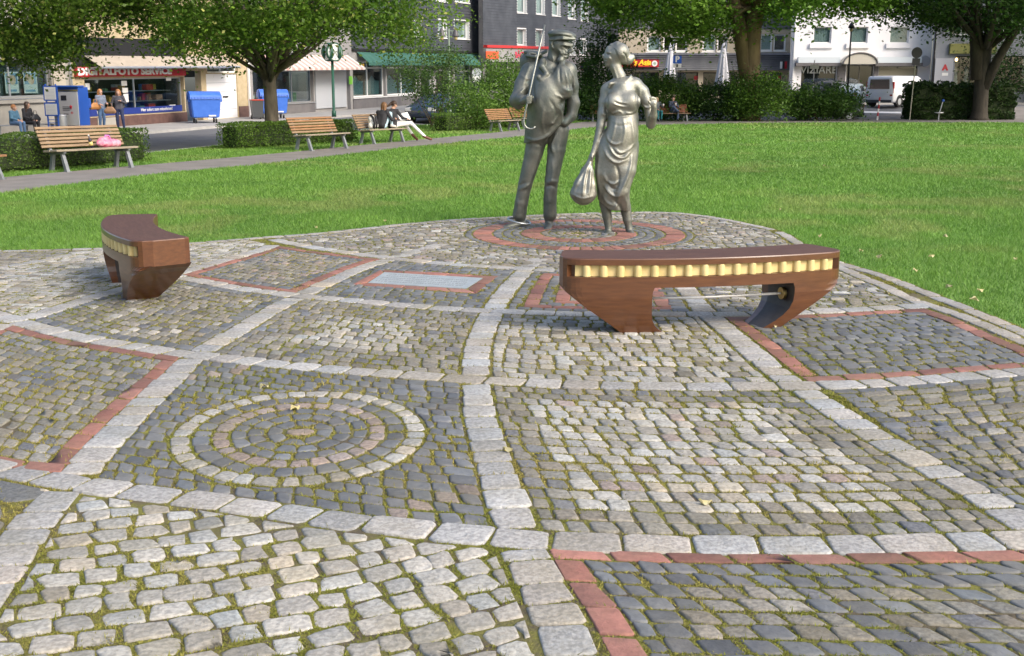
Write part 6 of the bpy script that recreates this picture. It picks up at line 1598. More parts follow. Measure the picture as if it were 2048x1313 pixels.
# clock
cb = base(667, 58.5); t = thing('street_clock', 'green street clock on a tall pole half covered by linden leaves', 'clock', cb)
MB().tube([(0, 0, 0), (0, 0, .3), (0, 0, .32), (0, 0, 2.85)], [.12, .11, .075, .07], 12).build('pole', M_dgreen, t, True)
M_face = mat('clock face', (.62, .66, .62), .4)
MB().lathe([(.07, 2.8), (.16, 2.9), (.16, 3.6), (.05, 3.7)], (0, 0, 0), 10).build('head_core', M_dgreen, t, True)
for a in (R(-52), R(38), R(128), R(218)):
    mb = MB(); mb.tube([(0, -.16, 0), (0, -.30, 0), (0, -.31, 0)], [.46, .46, .44], 28); M4 = Matrix.Translation((.0, 0, 3.22)) @ Matrix.Rotation(a, 4, 'Z') @ Matrix.Translation((0, .0, 0)); mb.xf(M4); hs_ = mb.build('clock_housing', M_dgreen, t)
    mb = MB(); mb.tube([(0, -.3105, 0), (0, -.316, 0)], [.40, .40], 28); mb.xf(M4); fc = mb.build('dial', M_face, hs_)
    for k in range(12):
        mb = MB(); h = k / 12 * 2 * PI; mb.box(-.012, .012, -.3195, -.3165, .30, .375); mb.xf(M4 @ Matrix.Rotation(h, 4, 'Y')); mb.build('hour_mark', M_black, fc)
    for h, L, w in ((R(212), .22, .018), (R(150), .32, .013)):
        mb = MB(); mb.box(-w, w, -.325, -.32, -.04, L); mb.xf(M4 @ Matrix.Rotation(h, 4, 'Y')); mb.build('hand', M_black, fc)
# twin lantern
t = thing('lamp_post', 'grey-green lamp post with two hanging lanterns above the loose shrub', 'lamp post', base(899, 55))
MB().tube([(0, 0, 0), (0, 0, .9), (0, 0, .95), (0, 0, 3.6), (0, 0, 4.55), (0, 0, 4.62)], [.09, .09, .06, .05, .045, .02], 10).build('pole', M_post, t, True)
MB().tube([(-.34, 0, 4.38), (0, 0, 4.38), (.34, 0, 4.38)], .022, 8).build('cross_arm', M_post, t)
for s in (-1, 1):
    MB().tube([(s * .10, 0, 4.2), (s * .16, 0, 4.24), (s * .17, 0, 4.33), (s * .12, 0, 4.38)], .014, 6).build('scroll', M_post, t)
    l = MB().lathe([(.02, 4.55), (.05, 4.5), (.10, 4.38), (.11, 4.25), (.17, 4.14), (.165, 4.12), (.10, 4.13)], (s * .33, 0, 0), 14).build('lantern_hood', mat('lantern grey', (.10, .095, .10), .5), t, True)
    MB().lathe([(.085, 4.13), (.09, 4.04), (.06, 3.97), (.01, 3.95)], (s * .33, 0, 0), 12).build('lantern_glass', mat('amber lantern glass', (.55, .42, .20), .3), l, True)
t = thing('lamp_post', 'thin dark lamp post in front of the white house', 'lamp post', base(1694, 70.5))
MB().tube([(0, 0, 0), (0, 0, 3.2), (0, 0, 5.0)], [.07, .055, .045], 8).build('pole', M_black, t, True); l = MB().lathe([(.02, 5.5), (.16, 5.3), (.20, 5.15), (.05, 5.1)], (.0, 0, 0), 12).build('lantern_hood', M_black, t, True); MB().lathe([(.12, 5.1), (.09, 4.95), (.04, 4.92)], (0, 0, 0), 10).build('lantern_glass', mat('amber lantern glass', (.55, .42, .20), .3), l, True)
# signs
def sign(label, px, Y, top, parts, lean=0.0, pm=None, name='traffic_sign'):
    t = thing(name, label, 'sign', base(px, Y)); t.rotation_euler = (0, lean, 0)
    MB().tube([(0, 0, 0), (0, 0, top)], .03, 8).build('post', pm or M_galv, t)
    for p in parts:
        if p[0] == 'disc': MB().tube([(0, -.045, p[1]), (0, -.035, p[1])], p[2], 24).build('round_plate', p[3], t) if len(p) < 5 else MB().tube([(0, -.045 - p[4], p[1]), (0, -.0445 - p[4] + .004, p[1])], p[2], 24).build('round_plate', p[3], t)
        elif p[0] == 'box': MB().box(-p[1], p[1], -.05 - (p[5] if len(p) > 5 else 0), -.038 - (p[5] if len(p) > 5 else 0), p[2], p[3]).build('plate', p[4], t)
        elif p[0] == 'text': text('lettering', p[1], p[2], p[4], t, face_mtx((0, -.053, p[3]), (1, 0, 0), (0, 0, 1), (0, -1, 0)), .001, bold=p[5] if len(p) > 5 else 0)
    return t
zpx = lambda px, py, Y: AT(px, py, Y)[2] - base(px, Y)[2]
sign('blue parking sign with white letter beside the left parasol', 1352, 73, zpx(1352, 111, 73), [('box', .27, zpx(1352, 127.5, 73), zpx(1352, 112, 73), M_blue), ('text', 'P', .5, zpx(1352, 119.5, 73), M_paper, .02), ('box', .27, zpx(1352, 136, 73), zpx(1352, 128, 73), M_paper), ('box', .06, zpx(1348, 135, 73), zpx(1348, 129, 73), M_dkp, .004)])
sign('round no-stopping sign behind the shrub between the figures', 1169, 71, zpx(1169, 126, 71), [('disc', zpx(1169, 133, 71), .30, mat('sign red', (.42, .03, .10), .5)), ('disc', zpx(1169, 133, 71), .24, mat('sign violet blue', (.16, .06, .30), .5), .012)])
sign('round sign seen from behind on a leaning yellowish post', 1822, 64.2, zpx(1822, 96, 64.2), [('disc', zpx(1822, 106, 64.2), .30, mat('sign back', (.055, .05, .06), .6)), ('box', .22, zpx(1822, 131, 64.2), zpx(1822, 117, 64.2), mat('sign back', (.055, .05, .06), .6))], R(2), mat('yellowed post', (.42, .40, .30), .6))
sign('small pale rectangular sign on a post in front of the dark shop front', 1625, 71, zpx(1625, 121, 71), [('box', .28, zpx(1625, 138, 71), zpx(1625, 129.5, 71), mat('pale sign', (.52, .52, .46), .6))])
sign('round mirror-like sign back with a plate behind the loose shrub', 954, 57, zpx(954, 139, 57), [('disc', zpx(954, 147, 57), .24, M_lgrey), ('box', .20, zpx(954, 164, 57), zpx(954, 153, 57), M_paper)])
t = thing('marker_post', 'red and white striped marker post in front of the white van', 'post', base(1757, 64.4)); t.rotation_euler = (0, R(3), 0)
for k in range(6): MB().tube([(0, 0, k * .21), (0, 0, k * .21 + .209)], .045, 10).build('band', M_red if k % 2 else M_paper, t)
# playground spinner
t = thing('playground_spinner', 'small steel dish on a post with tilted bar and blue knob before the dark hedge', 'spinner', base(1880, 63.2))
MB().tube([(0, 0, 0), (0, 0, .40)], .035, 8).build('post', M_galv, t); MB().lathe([(.05, .38), (.22, .41), (.25, .45), (.20, .455)], (0, 0, 0), 20).build('dish', M_steel, t, True)
MB().tube([(.03, 0, .44), (.17, 0, 1.04)], .022, 8).build('bar', M_alu, t); MB().lathe([(.01, 1.0), (.07, 1.04), (.07, 1.12), (.01, 1.16)], (.18, 0, 0), 12).build('knob', M_blue, t, True)
# closed parasols
M_par = mat('white parasol cloth', (.74, .74, .78), .85, trans=.15)
def parasol(label, px, Y, yt, yb, w):
    b = base(px, Y); t = thing('closed_parasol', label, 'parasol', b, 0, 'closed parasols in front of the restaurant'); zt_, zb_ = zpx(px, yt, Y), zpx(px, yb, Y)
    mb = MB(); n = 32; rings = []
    for k in range(9):
        f = k / 8; z = zt_ + (zb_ - zt_) * f; r = .03 + (w - .03) * f ** .8
        rings.append([((r * (1 + .22 * math.cos(8 * a + f * 1.2))) * math.cos(a), (r * (1 + .22 * math.cos(8 * a + f * 1.2))) * math.sin(a), z - (.10 * math.cos(8 * a) if k == 8 else 0)) for a in [2 * PI * j / n for j in range(n)]][::-1])
    mb.loft(rings); mb.build('cloth', M_par, t, True)
    MB().tube([(0, 0, .1), (0, 0, zt_ + .08)], .03, 8).build('pole', M_alu, t); MB().cbox(-.3, .3, -.3, .3, 0, .1, .02).build('base', M_plin, t)
parasol('closed white parasol right behind the red restaurant sign', 1338, 78, 87, 156, .36); parasol('closed white parasol next to the plane trunk', 1443, 76, 84, 172, .44)
# ------------------------------------------------------------------ vehicles
GLc = mat('car glass', (.018, .022, .026), .07, spec=.6)
M_lamp = mat('lamp glass', (.62, .62, .60), .15); M_tail = mat('tail lamp', (.35, .02, .02), .25)
def vehicle(name, label, cat, loc, rz, paint, sec, wx, wr, half, belt, side_win, rear_win, front_win, extra=None, tail=((.62, .95), .74)):
    """local +x is the front. sec: (x, z_low, z_top, half_top)"""
    t = thing(name, label, cat, loc, rz)
    rings = []
    for x, zl, ztp, ht in sec:
        zb = min(belt, ztp - .06); e = .03; h = half * (.93 if x in (sec[0][0], sec[-1][0]) else 1)
        prof = [(h - .06, zl), (h - .01, zl + .10), (h, zl + .28 if zl + .28 < zb else zb - .02), (h, zb), (ht + (h - ht) * .06, ztp - .10 if ztp - .1 > zb else zb + .01), (ht - .05, ztp - .03), (ht - .16, ztp)]
        rings.append([(x, -y, z) for y, z in prof] + [(x, y, z) for y, z in reversed(prof)])
    mb = MB(); mb.loft([r[::-1] for r in rings]); mb.build('body', paint, t, True)
    for x in wx:
        for s in (-1, 1):
            y0 = s * (half - .20); y1 = s * (half + .012); mb = MB(); mb.tube([(x, y0, wr), (x, y1 - s * .03, wr), (x, y1, wr)], [wr, wr, wr * .94], 20); w = mb.build('wheel', M_tyre, t)
            mb = MB(); mb.tube([(x, y1 - s * .002, wr), (x, y1 + s * .006, wr)], [wr * .62, wr * .55], 16); mb.build('rim', M_alu, w)
            mb = MB(); n = 12; arch = [(x + (wr + .09) * math.cos(PI * k / n), s * (half + .004), wr + (wr + .09) * math.sin(PI * k / n)) for k in range(n + 1)] + [(x - wr - .09, s * (half + .004), .2), (x + wr + .09, s * (half + .004), .2)]
            mb.add(arch, [tuple(range(len(arch)))] if s > 0 else [tuple(reversed(range(len(arch))))]); mb.build('wheel_arch', M_black, t)
    def ht_at(x, z):
        xs = [q[0] for q in sec]; zt_ = np.interp(x, xs, [q[2] for q in sec]); hh = np.interp(x, xs, [q[3] for q in sec]); f = np.clip((z - belt) / max(zt_ - .10 - belt, .05), 0, 1); return half + (hh + (half - hh) * .06 - half) * f + .006
    for quad in side_win:
        for s in (-1, 1):
            mb = MB(); P = [(x, s * ht_at(x, z), z) for x, z in quad]; Q = [(x, s * (ht_at(x, z) - .03), z) for x, z in quad]; n = len(P)
            mb.loft([P, Q] if s > 0 else [P[::-1], Q[::-1]]); mb.build('side_window', GLc, t)
    for nm, P in (('rear_window', rear_win), ('windscreen', front_win)):
        mb = MB(); d = -.012 if nm == 'rear_window' else .02; mb.loft([[(x + d, y, z + (.02 if d > 0 else 0)) for x, y, z in P], [(x, y, z) for x, y, z in P]]); mb.build(nm, GLc, t)
    x0, x1 = sec[0][0], sec[-1][0]
    for s in (-1, 1):
        MB().cbox(x0 - .015, x0 + .08, s * tail[1] - .09 + s * .08, s * tail[1] + .09 + s * .08, *tail[0], .01).build('tail_lamp', M_tail, t)
        MB().cbox(x1 - .15, x1 + .01, s * .62 - .16, s * .62 + .16, .58, .76, .02).build('headlight', M_lamp, t)
        MB().cbox(sec[-4][0] - .05, sec[-4][0] + .10, s * (half + .02) - .02 + s * .08, s * (half + .02) + .08 * s + .02 * s + .02, belt + .02, belt + .16, .01).build('mirror', M_black, t)
    MB().box(x0 - .02, x0 + .005, -.26, .26, .50, .61).build('number_plate', M_paper, t); MB().cbox(x0 - .04, x0 + .1, -half * .9, half * .9, .28, .46, .02).build('rear_bumper', M_dkp if cat == 'van' else paint, t)
    if extra: extra(t)
    return t
M_vanw = mat('white van paint', (.76, .78, .82), .3, coat=.6)
M_silver = mat('silver blue paint', (.36, .44, .48), .3, .4, coat=.6); M_cdark = mat('black car paint', (.018, .022, .024), .25, coat=.7); M_cblue = mat('dark blue car paint', (.02, .035, .06), .25, coat=.7)
CARS = [(-2.05, .30, .80, .70), (-1.98, .24, .98, .72), (-1.75, .22, 1.06, .70), (-1.25, .22, 1.42, .60), (-.2, .22, 1.46, .60), (.45, .22, 1.40, .60), (1.10, .22, .98, .72), (1.85, .24, .86, .70), (2.1, .32, .66, .66)]
def car(name, label, loc, rz, paint, k=1.0):
    z = k; S = [(a, b, c * z if c > 1 else c, d) for a, b, c, d in CARS]; tp = 1.36 * z
    return vehicle(name, label, 'car', loc, rz, paint, S, (-1.25, 1.30), .31, .87, .92, [[(-1.35, .95), (-.35, .95), (-.35, tp - .02), (-1.1, tp - .08)], [(-.28, .95), (.95, .95), (.42, tp - .06), (-.28, tp - .02)]],
                   [(-1.76, -.60, 1.0), (-1.76, .60, 1.0), (-1.36, .52, tp - .06), (-1.36, -.52, tp - .06)], [(1.02, .62, .98), (1.02, -.62, .98), (.55, -.54, tp - .06), (.55, .54, tp - .06)], tail=((.66, .86), .56))
VANS = [(-2.46, .34, 1.80, .80), (-2.40, .30, 1.94, .84), (-1.5, .28, 1.97, .84), (.9, .28, 1.98, .84), (1.25, .28, 1.90, .82), (1.95, .28, 1.22, .86), (2.40, .32, 1.02, .84), (2.52, .38, .75, .80)]
def vanx(t):
    for s in (-1, 1):
        MB().cbox(-.9, 1.0, s * .985 - .02, s * .985 + .02, .52, .60, .008).build('rub_strip', M_dkp, t); MB().box(-1.9, -.3, s * .992 - .004, s * .992 + .004, 1.13, 1.15).build('door_rail', M_dkp, t)
        MB().cbox(-2.44, -2.30, s * .90 - .07, s * .90 + .07, .86, 1.58, .02).build('tail_lamp', M_tail, t); MB().box(-.28, -.265, s * .993 - .003, s * .993 + .003, .5, 1.7).build('door_gap', M_lgrey, t)
        for k in range(9):
            a = R(20 + k * 17.5)
            for q in range(2):
                r = .17 + q * .10; cx, cz = .42 + r * 1.35 * math.cos(a), 1.33 + r * math.sin(a); mb = MB(); mb.tube([(cx, s * .965, cz), (cx, s * .985, cz)], .026, 6); mb.build('leaf_print', M_dkp, t)
        for k in range(8): MB().box(.10 + k * .085, .15 + k * .085, s * .978 - .004, s * .985 + .004, 1.22, 1.30).build('letter_print', M_dkp, t)
def van(label, px, Y, rz, paint):
    b = base(px, Y)
    return vehicle('delivery_van', label, 'van', (b[0], b[1], b[2] - .1), rz, paint, VANS, (-1.62, 1.55), .345, .985, 1.08, [[(.98, 1.12), (1.80, 1.14), (1.22, 1.78), (.98, 1.80)]],
                   [(-2.47, -.70, 1.14), (-2.47, .70, 1.14), (-2.455, .66, 1.74), (-2.455, -.66, 1.74)], [(1.93, .78, 1.24), (1.93, -.78, 1.24), (1.30, -.70, 1.84), (1.30, .70, 1.84)], vanx, tail=((.7, .8), .75))
van('white delivery van with a grey leaf print on its side', 1796, 75.0, R(43), M_vanw)
def carat(name, label, px, Y, rz, paint, k=1.0): b = base(px, Y); return car(name, label, (b[0], b[1], b[2] - .1), rz, paint, k)
carat('parked_car', 'silver blue car parked left of the white van', 1706, 77.0, R(60), M_silver)
carat('parked_car', 'black car half hidden by the dark shrub, rear end showing', 1652, 66.6, R(172), M_cdark, 1.06)
carat('parked_car', 'tall dark car parked in front of the dark shop front', 1648, 77.5, R(178), M_cdark, 1.12)
carat('parked_car', 'dark blue car parked behind the loose shrub', 872, 59.5, R(250), M_cblue)
# ------------------------------------------------------------------ things left on the bench, fallen leaves
bb = bt[0]; M_b = Matrix.Translation(bb.location) @ Matrix.Rotation(bb.rotation_euler[2], 4, 'Z')
def on_bench(name, label, cat, bench, x, y, z): 
    Mb = Matrix.Translation(bench.location) @ Matrix.Rotation(bench.rotation_euler[2], 4, 'Z'); p = Mb @ Vector((x, y, z)); return thing(name, label, cat, tuple(p), bench.rotation_euler[2])
t = on_bench('pink_bag', 'crumpled pink cloth bag lying on the slatted bench', 'bag', bb, .42, .22, .452)
pr = [('e', (0, 0, .09), (.32, .17, .11), None, .05, 0), ('e', (-.14, .03, .14), (.15, .13, .10), None, .06, 0), ('e', (.2, 0, .08), (.16, .15, .09), None, .05, 0), ('c', (-.05, .06, .2), .05, (.06, .08, .24), .035, .04, 0)]
V, Q, _ = sdf_mesh(pr, .016); V = V + .012 * np.stack([np.sin(V[:, 1] * 40 + V[:, 2] * 30), np.sin(V[:, 0] * 37), np.sin(V[:, 0] * 45 + V[:, 1] * 28)], 1); V[:, 2] = np.maximum(V[:, 2], .0); V *= .82
link_np('body', V, Q, mat('pink cloth', (.62, .10, .20), .8, col2=(.72, .36, .42), scale=9), t, None, True)
mb = MB(); mb.tube([(-.08, .04, .15), (-.02, .05, .24), (.06, .05, .23), (.1, .04, .15)], .016, 7); mb.build('handle', mat('violet strap', (.45, .15, .45), .7), t, True)
t = on_bench('bottle', 'dark bottle with a yellow label leaning on the pink bag', 'bottle', bb, -.03, .16, .452); t.rotation_euler = (0, R(-14), bb.rotation_euler[2])
mb = MB().lathe([(.034, 0), (.037, .01), (.037, .15), (.03, .18), (.013, .215), (.013, .27)], (0, 0, 0), 14); mb.build('glass_body', mat('dark bottle glass', (.015, .012, .03), .12), t, True); MB().lathe([(.0378, .05), (.0378, .13)], (0, 0, 0), 14).build('paper_label', mat('yellow label', (.65, .52, .18), .6), t, True); MB().lathe([(.0145, .25), (.0145, .275)], (0, 0, 0), 10).build('cap', M_white, t)
M_fl = mat('fallen leaf', (.50, .42, .16), .7, col2=(.62, .58, .38), scale=9, trans=.2)
lf = [(1862, 520), (1758, 521), (1700, 575), (1776, 588), (1948, 606), (1897, 581), (1470, 320), (1648, 335), (1560, 424), (1722, 508), (770, 447), (632, 460), (2040, 385), (1404, 448), (1960, 590), (1830, 548), (1890, 478), (1640, 477), (1015, 905), (1548, 655), (1410, 1012), (590, 820), (528, 776), (1252, 300), (1340, 282), (2030, 525)]
for k, (px, py) in enumerate(lf):
    x, y = G(px, py, .02); s = .024 + .016 * random.random(); a = random.random() * 6; mb = MB(); n = 10
    up = [(s * (i / 5 - 1), s * .45 * math.sin(PI * i / 10), .004 + .012 * math.sin(i * .8 + k)) for i in range(11)]; dn = [(u, -v, z + .006) for u, v, z in reversed(up[1:-1])]
    P = up + dn; mb.loft([[(u, v, z - .0015) for u, v, z in P], P]); zz = .026 if inside(EDGE_POLY, x, y) else .05
    o = mb.build('fallen_leaf', M_fl); o.location = (x, y, zz); o.rotation_euler = (random.uniform(-.3, .3), random.uniform(-.3, .3), a)
    on = 'paving' if inside(EDGE_POLY, x, y) else 'lawn'
    tag(o, 'pale fallen leaf lying on the %s' % on, 'leaf', 'fallen leaves on the ' + on)
# ------------------------------------------------------------------ people
M_skin = mat('skin', (.52, .31, .22), .55)
def person(label, loc, rz, J, top, legs, shoes, hair, hairshape, k=1.0, vox=.0105, skin=None, extra=None, sleeves=True):
    """J joints in metres, local; one continuous body, hair and what is worn as children"""
    t = thing('person', label, 'person', loc, rz)
    v = lambda n: np.array(J[n], float)
    p = []
    def c(a, ra, b, rb, i, kk=.03): p.append(('c', tuple(a), ra, tuple(b), rb, kk, i))
    pel, che, nek, hed = v('pelvis'), v('chest'), v('neck'), v('head')
    sl, sr, hl, hr = v('sl'), v('sr'), v('hl'), v('hr')
    ax = (sr - sl) / max(np.linalg.norm(sr - sl), 1e-6); up = (nek - pel) / np.linalg.norm(nek - pel)
    for a in (-1, 1):
        c(pel + ax * .055 * a, .105 * k, che + ax * .065 * a - up * .02, .105 * k, 1, .05)
    c(sl, .058 * k, sr, .058 * k, 1, .05); c(che, .10 * k, nek - up * .04, .06 * k, 1, .05)
    c(hl, .095 * k, hr, .095 * k, 2, .05)
    c(nek - up * .02, .05 * k, hed - up * .05, .048 * k, 0, .02)
    fw = v('face'); fw = fw / np.linalg.norm(fw); sd = np.cross(fw, (0, 0, 1)); sd /= max(np.linalg.norm(sd), 1e-6); hu = np.cross(sd, fw)
    p.append(('e', tuple(hed + hu * .015), (.078 * k, .085 * k, .102 * k), None, .02, 0))
    c(hed + fw * .03 - hu * .03, .058 * k, hed + fw * .048 - hu * .075, .036 * k, 0, .03)
    c(hed + fw * .088 + hu * .01, .010, hed + fw * .104 - hu * .022, .014, 0, .012)
    for s in (-1, 1): p.append(('e', tuple(hed + sd * .082 * s * k), (.018, .02, .03), None, .008, 0)); p.append(('-e', tuple(hed + fw * .088 + sd * .032 * s + hu * .012), (.014, .014, .009), None, .006, 0))
    c(hed + fw * .085 - sd * .018 - hu * .05, .008, hed + fw * .085 + sd * .018 - hu * .05, .008, 0, .008)
    for s, a, b, w in (('l', 'sl', 'el', 'wl'), ('r', 'sr', 'er', 'wr')):
        A, E, W = v(a), v(b), v(w)
        c(A, .058 * k, E, .045 * k, 1, .03); c(E, .045 * k, W, .031 * k, 1 if sleeves else 0, .03)
        d = (W - E) / np.linalg.norm(W - E); q = np.cross(d, (0, 0, 1)); q /= max(np.linalg.norm(q), 1e-6); nn = np.cross(q, d)
        c(W, .028 * k, W + d * .06, .032 * k, 0, .02)
        for o_, ln in ((-.027, .062), (-.009, .075), (.009, .072), (.027, .056)):
            m = W + d * (.085 + ln * .4) + q * o_; c(W + d * .07 + q * o_, .0105, m, .0105, 0, .006); c(m, .0105, m + d * ln * .5 - nn * ln * .45, .009, 0, .006)
        c(W + d * .03 + q * .03, .013, W + d * .075 + q * .055 - nn * .015, .011, 0, .008)
    for h, kn, an, to in (('hl', 'kl', 'al', 'tl'), ('hr', 'kr', 'ar', 'tr')):
        H, K, A, T = v(h), v(kn), v(an), v(to)
        c(H, .088 * k, K, .06 * k, 2, .04); c(K, .06 * k, A, .042 * k, 2, .03); c(A, .044 * k, T, .04 * k, 3, .02); c(A - (T - A) * .25, .042 * k, A, .044 * k, 3, .02)
    V, Q, fid = sdf_mesh(p, vox); V = smooth_np(V, Q, 1, .5)
    # colour each face by the nearest limb that owns it
    cen = V[Q].mean(1); best = np.full(len(cen), 1e9); ids = np.zeros(len(cen), int)
    for q in p:
        if q[0] == 'c':
            a, b = np.array(q[1]), np.array(q[3]); ab = b - a; tt = np.clip(((cen - a) @ ab) / max(ab @ ab, 1e-9), 0, 1); d = np.linalg.norm(cen - a - tt[:, None] * ab, axis=1) - (q[2] + (q[4] - q[2]) * tt); i = q[6]
        elif q[0] == 'e': d = np.linalg.norm(cen - np.array(q[1]), axis=1) - np.mean(q[2]); i = q[5]
        else: continue
        u = d < best; best = np.where(u, d, best); ids = np.where(u, i, ids)
    link_np('body', V, Q, [skin or M_skin, top, legs, shoes], t, ids, True)
    hp = [('e', tuple(hed - fw * .018 + hu * .035), (.092 * k, .096 * k, .098 * k), None, .02, 0)]
    if hairshape == 'long':
        for s in (-1, 0, 1): hp.append(('c', tuple(hed - fw * (.05 if s == 0 else .02) + sd * .065 * s), .055, tuple(hed - fw * (.09 if s == 0 else .05) + sd * .075 * s - np.array((0, 0, .30 if s == 0 else .26))), .04, .03, 0))
    if hairshape == 'mid':
        for s in (-1, 0, 1): hp.append(('c', tuple(hed - fw * .03 + sd * .065 * s), .05, tuple(hed - fw * .04 + sd * .075 * s - hu * .11), .04, .03, 0))
    if hairshape == 'tail':
        hp.append(('c', tuple(hed - fw * .09 + hu * .03), .045, tuple(hed - fw * .17 - hu * .12), .03, .03, 0))
    hp.append(('-e', tuple(hed + fw * .115 - hu * .03), (.085, .085, .09), None, .015, 0))
    Vh, Qh, _ = sdf_mesh(hp, .011); Vh = Vh + RNG.normal(0, .0015, Vh.shape); link_np('hair', Vh, Qh, hair, t, None, True)
    if extra: extra(t)
    return t
H_br, H_dk, H_rd, H_bl = (mat('brown hair', (.13, .065, .03), .5, col2=(.24, .13, .06), scale=30, stretch=(1, 1, .2)), mat('dark brown hair', (.035, .02, .014), .5, col2=(.07, .04, .025), scale=30), mat('auburn hair', (.33, .13, .04), .5, col2=(.42, .19, .07), scale=30), mat('blond hair', (.50, .36, .18), .55, col2=(.58, .44, .25), scale=30))
Cl = lambda n, c_, r=.85: mat(n, c_, r, col2=tuple(q * 1.25 for q in c_), scale=14, bump=.15)
D_jk, D_bl, D_wh, D_jn, D_nv = Cl('charcoal jacket', (.025, .025, .03)), Cl('pale blue denim', (.38, .52, .60)), Cl('white cotton', (.72, .70, .66)), Cl('blue denim', (.10, .18, .32)), Cl('navy denim', (.025, .035, .09))
S_wh, S_br, S_bk = mat('white shoe', (.6, .58, .52), .6), mat('brown shoe', (.12, .045, .025), .5), mat('black shoe', (.02, .02, .02), .5)
b3 = bt[2]; L3, r3 = tuple(b3.location), b3.rotation_euler[2]
# girl with her feet drawn up on the seat
person('girl with long brown hair and pale jeans, knees drawn up on the bench', L3, r3, dict(pelvis=(-.08, .22, .56), chest=(.02, .24, .88), neck=(.06, .24, 1.02), head=(.12, .23, 1.13), face=(1, -.35, -.35), sl=(.02, .40, .95), sr=(.06, .08, .95), el=(.14, .44, .70), wl=(.36, .36, .72), er=(.14, -.04, .72), wr=(.36, .02, .74),
       hl=(-.04, .30, .55), hr=(-.04, .14, .55), kl=(.26, .34, .92), kr=(.28, .12, .90), al=(.30, .32, .53), ar=(.36, .12, .53), tl=(.44, .32, .505), tr=(.50, .10, .505)), D_jk, D_bl, S_wh, H_br, 'long')
# girl in white trousers, legs stretched towards the path
person('girl with tied-back dark hair and white trousers, legs stretched out from the bench', L3, r3, dict(pelvis=(.50, .22, .56), chest=(.52, .24, .90), neck=(.55, .22, 1.06), head=(.60, .19, 1.17), face=(.8, -.6, -.45), sl=(.42, .34, .98), sr=(.62, .10, .98), el=(.58, .40, .76), wl=(.82, .22, .74), er=(.76, -.02, .76), wr=(.92, -.04, .74),
       hl=(.50, .30, .55), hr=(.60, .16, .55), kl=(.96, .10, .64), kr=(1.0, -.16, .60), al=(1.22, -.10, .20), ar=(1.36, -.46, .16), tl=(1.40, -.12, .07), tr=(1.52, -.58, .08)), D_jk, D_wh, S_br, H_dk, 'tail')
Mb3 = Matrix.Translation(L3) @ Matrix.Rotation(r3, 4, 'Z')
t = thing('newspaper', 'white open paper held by the girl in white trousers', 'paper', tuple(Mb3 @ Vector((.98, .06, .80))), r3)
for s in (-1, 1):
    mb = MB(); n = 6; mb.loft([[(s * .19 * k / n, .03 * math.sin(k / n * 2.2), z) for k in range(n + 1)] + [(s * .19 * k / n, .03 * math.sin(k / n * 2.2) + .003, z) for k in range(n, -1, -1)] for z in (-.13, .13)]); mb.xf(Matrix.Rotation(R(-30), 4, 'X') @ Matrix.Rotation(R(-25), 4, 'Z')); mb.build('page', M_white, t)
t = thing('rucksack', 'black and white rucksack standing on the bench behind the girl with long hair', 'rucksack', tuple(Mb3 @ Vector((-.50, .22, .452))), r3)
V, Q, _ = sdf_mesh([('c', (-.10, 0, .10), .10, (.10, 0, .10), .10, .05, 0), ('c', (-.07, .02, .30), .09, (.07, .02, .30), .09, .05, 0), ('c', (0, 0, .15), .14, (0, .02, .30), .12, .05, 0)], .014); V[:, 2] = np.maximum(V[:, 2], 0); link_np('body', V, Q, D_wh, t, None, True)
for x in (-.12, .0): mb = MB(); mb.tube([(x, -.12, .02), (x - .02, -.16, .2), (x, -.10, .36), (x + .03, .02, .42)], .035, 8); mb.build('strap', D_jk, t, True)
# standing women
def handbag(m, x, y, z, rx=.19, label_='bag'):
    def f(t):
        V, Q, _ = sdf_mesh([('c', (-rx * .7, 0, -.05), .10, (rx * .7, 0, -.05), .10, .03, 0), ('c', (-rx * .4, 0, .06), .07, (rx * .4, 0, .06), .07, .06, 0)], .012); V = V * np.array([1, .75, 1]) + np.array([x, y, z])
        o = link_np('handbag', V, Q, m, t, None, True); mb = MB(); mb.tube([(x - .1, y, z + .1), (x - .05, y, z + .26), (x + .05, y, z + .26), (x + .1, y, z + .1)], .012, 6); mb.build('bag_handle', m, o, True)
    return f
M_tan = mat('tan leather', (.45, .20, .06), .5); M_tan2 = mat('brown leather', (.30, .17, .09), .5); M_blk = mat('black leather', (.015, .015, .017), .45)
st = lambda: dict(pelvis=(0, 0, .93), chest=(0, .01, 1.24), neck=(0, .01, 1.42), head=(0, -.01, 1.54), face=(0, -1, -.05), sl=(-.17, .01, 1.36), sr=(.17, .01, 1.36), el=(-.24, .02, 1.10), wl=(-.16, -.16, 1.06), er=(.24, .02, 1.10), wr=(.14, -.18, 1.10), hl=(-.085, 0, .88), hr=(.085, 0, .88), kl=(-.09, -.02, .48), kr=(.09, -.02, .48), al=(-.09, .03, .08), ar=(.09, .03, .08), tl=(-.10, -.13, .045), tr=(.10, -.13, .045))
J = st(); person('red-haired woman in denim with a big tan bag, standing before the photo shop', base(201, 46.2), R(55), J, Cl('grey blue jacket', (.16, .19, .25)), D_jn, S_bk, H_rd, 'mid', extra=handbag(M_tan, -.30, -.06, 1.0, .22))
J = st(); J.update(wl=(-.26, -.06, .92), el=(-.27, .02, 1.12), er=(.26, .04, 1.12), wr=(.10, -.14, 1.2), al=(-.08, .03, .09), ar=(.16, -.08, .09), tr=(.20, -.22, .045), kr=(.13, -.10, .5))
person('woman in grey top and cropped dark jeans holding a brown bag', base(237, 45.6), R(12), J, Cl('grey top', (.07, .07, .085)), D_nv, S_wh, H_rd, 'mid', extra=handbag(M_tan2, -.34, -.06, .86, .20))
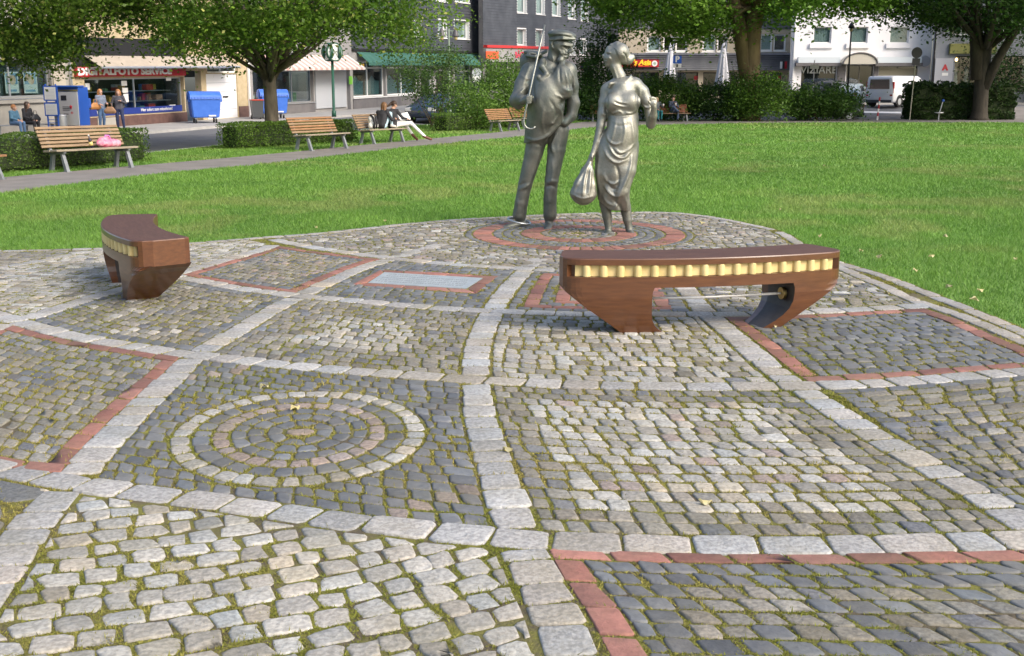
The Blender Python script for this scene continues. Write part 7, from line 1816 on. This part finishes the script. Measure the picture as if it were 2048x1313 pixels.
# waiting on the stop bench: local x runs along the bench, they face -y
Ls, rs = tuple(sb.location), sb.rotation_euler[2]
def sit(dx, k=1.0, lean=.0, turn=0.0): 
    f = lambda x, y, z: (dx + x * k, y * k, .47 + (z - .47) * k)
    return dict(pelvis=f(0, .05, .56), chest=f(0, .06 - lean * .5, .88), neck=f(0, .05 - lean, 1.05), head=f(0, .02 - lean, 1.17), face=(turn, -1, -.1), sl=f(-.17, .06 - lean, .99), sr=f(.17, .06 - lean, .99), el=f(-.22, -.05, .74), wl=f(-.10, -.26, .66), er=f(.22, -.05, .74), wr=f(.10, -.26, .66), hl=f(-.09, .04, .54), hr=f(.09, .04, .54), kl=f(-.10, -.40, .53), kr=f(.10, -.40, .53), al=f(-.11, -.44, .09) if k == 1 else (dx - .10, -.40, .12), ar=f(.11, -.40, .09) if k == 1 else (dx + .10, -.36, .12), tl=f(-.12, -.60, .045) if k == 1 else (dx - .11, -.54, .06), tr=f(.12, -.56, .045) if k == 1 else (dx + .11, -.50, .06))
pq = lambda px: 0
person('boy in a blue jacket and jeans sitting on the stop bench at the left edge', Ls, rs, sit(-.55, .86, .05, .5), Cl('blue jacket', (.08, .18, .27)), D_jn, S_wh, H_rd, 'short')
person('dark-haired woman in black with a handbag on her lap beside the boy', Ls, rs, sit(.10, 1.0, .05, .5), D_jk, D_jk, S_bk, H_dk, 'long', extra=handbag(M_blk, .18, -.30, .70, .2))
b7 = bt[6]; L7, r7 = tuple(b7.location), b7.rotation_euler[2]
def sitb(dx, k=1.0, turn=0): 
    J = sit(dx, k, -.05, turn)
    return {n: ((q[0], q[1] + .28, q[2]) if n != 'face' else q) for n, q in J.items()}
J = sitb(-.80, .98, .7); J.update(wr=(-.66, -.14, .86), er=(-.55, .16, .76))
def cup(x, y, z):
    def f(t): MB().lathe([(.03, -.06), (.04, .06)], (x, y, z), 12).build('held_cup', M_white, t, True)
    return f
person('blond woman with teal trousers drinking on the far red-brown bench', L7, r7, J, Cl('black and white jumper', (.16, .17, .18)), Cl('teal trousers', (.02, .16, .18)), S_bk, H_bl, 'long', extra=cup(-.66, -.22, .88))
J = sitb(.12, 1.04, -.5); J.update(wl=(-.02, -.14, .96), el=(-.16, .12, .80), wr=(.10, -.14, .84), er=(.34, .14, .76), kl=(.0, -.10, .76), al=(.20, -.26, .52), tl=(.10, -.36, .46))
person('man in a blue-grey suit eating on the far red-brown bench', L7, r7, J, Cl('blue grey suit', (.07, .085, .13)), Cl('blue grey trousers', (.08, .11, .18)), S_bk, H_dk, 'short', extra=cup(.04, -.22, .92))
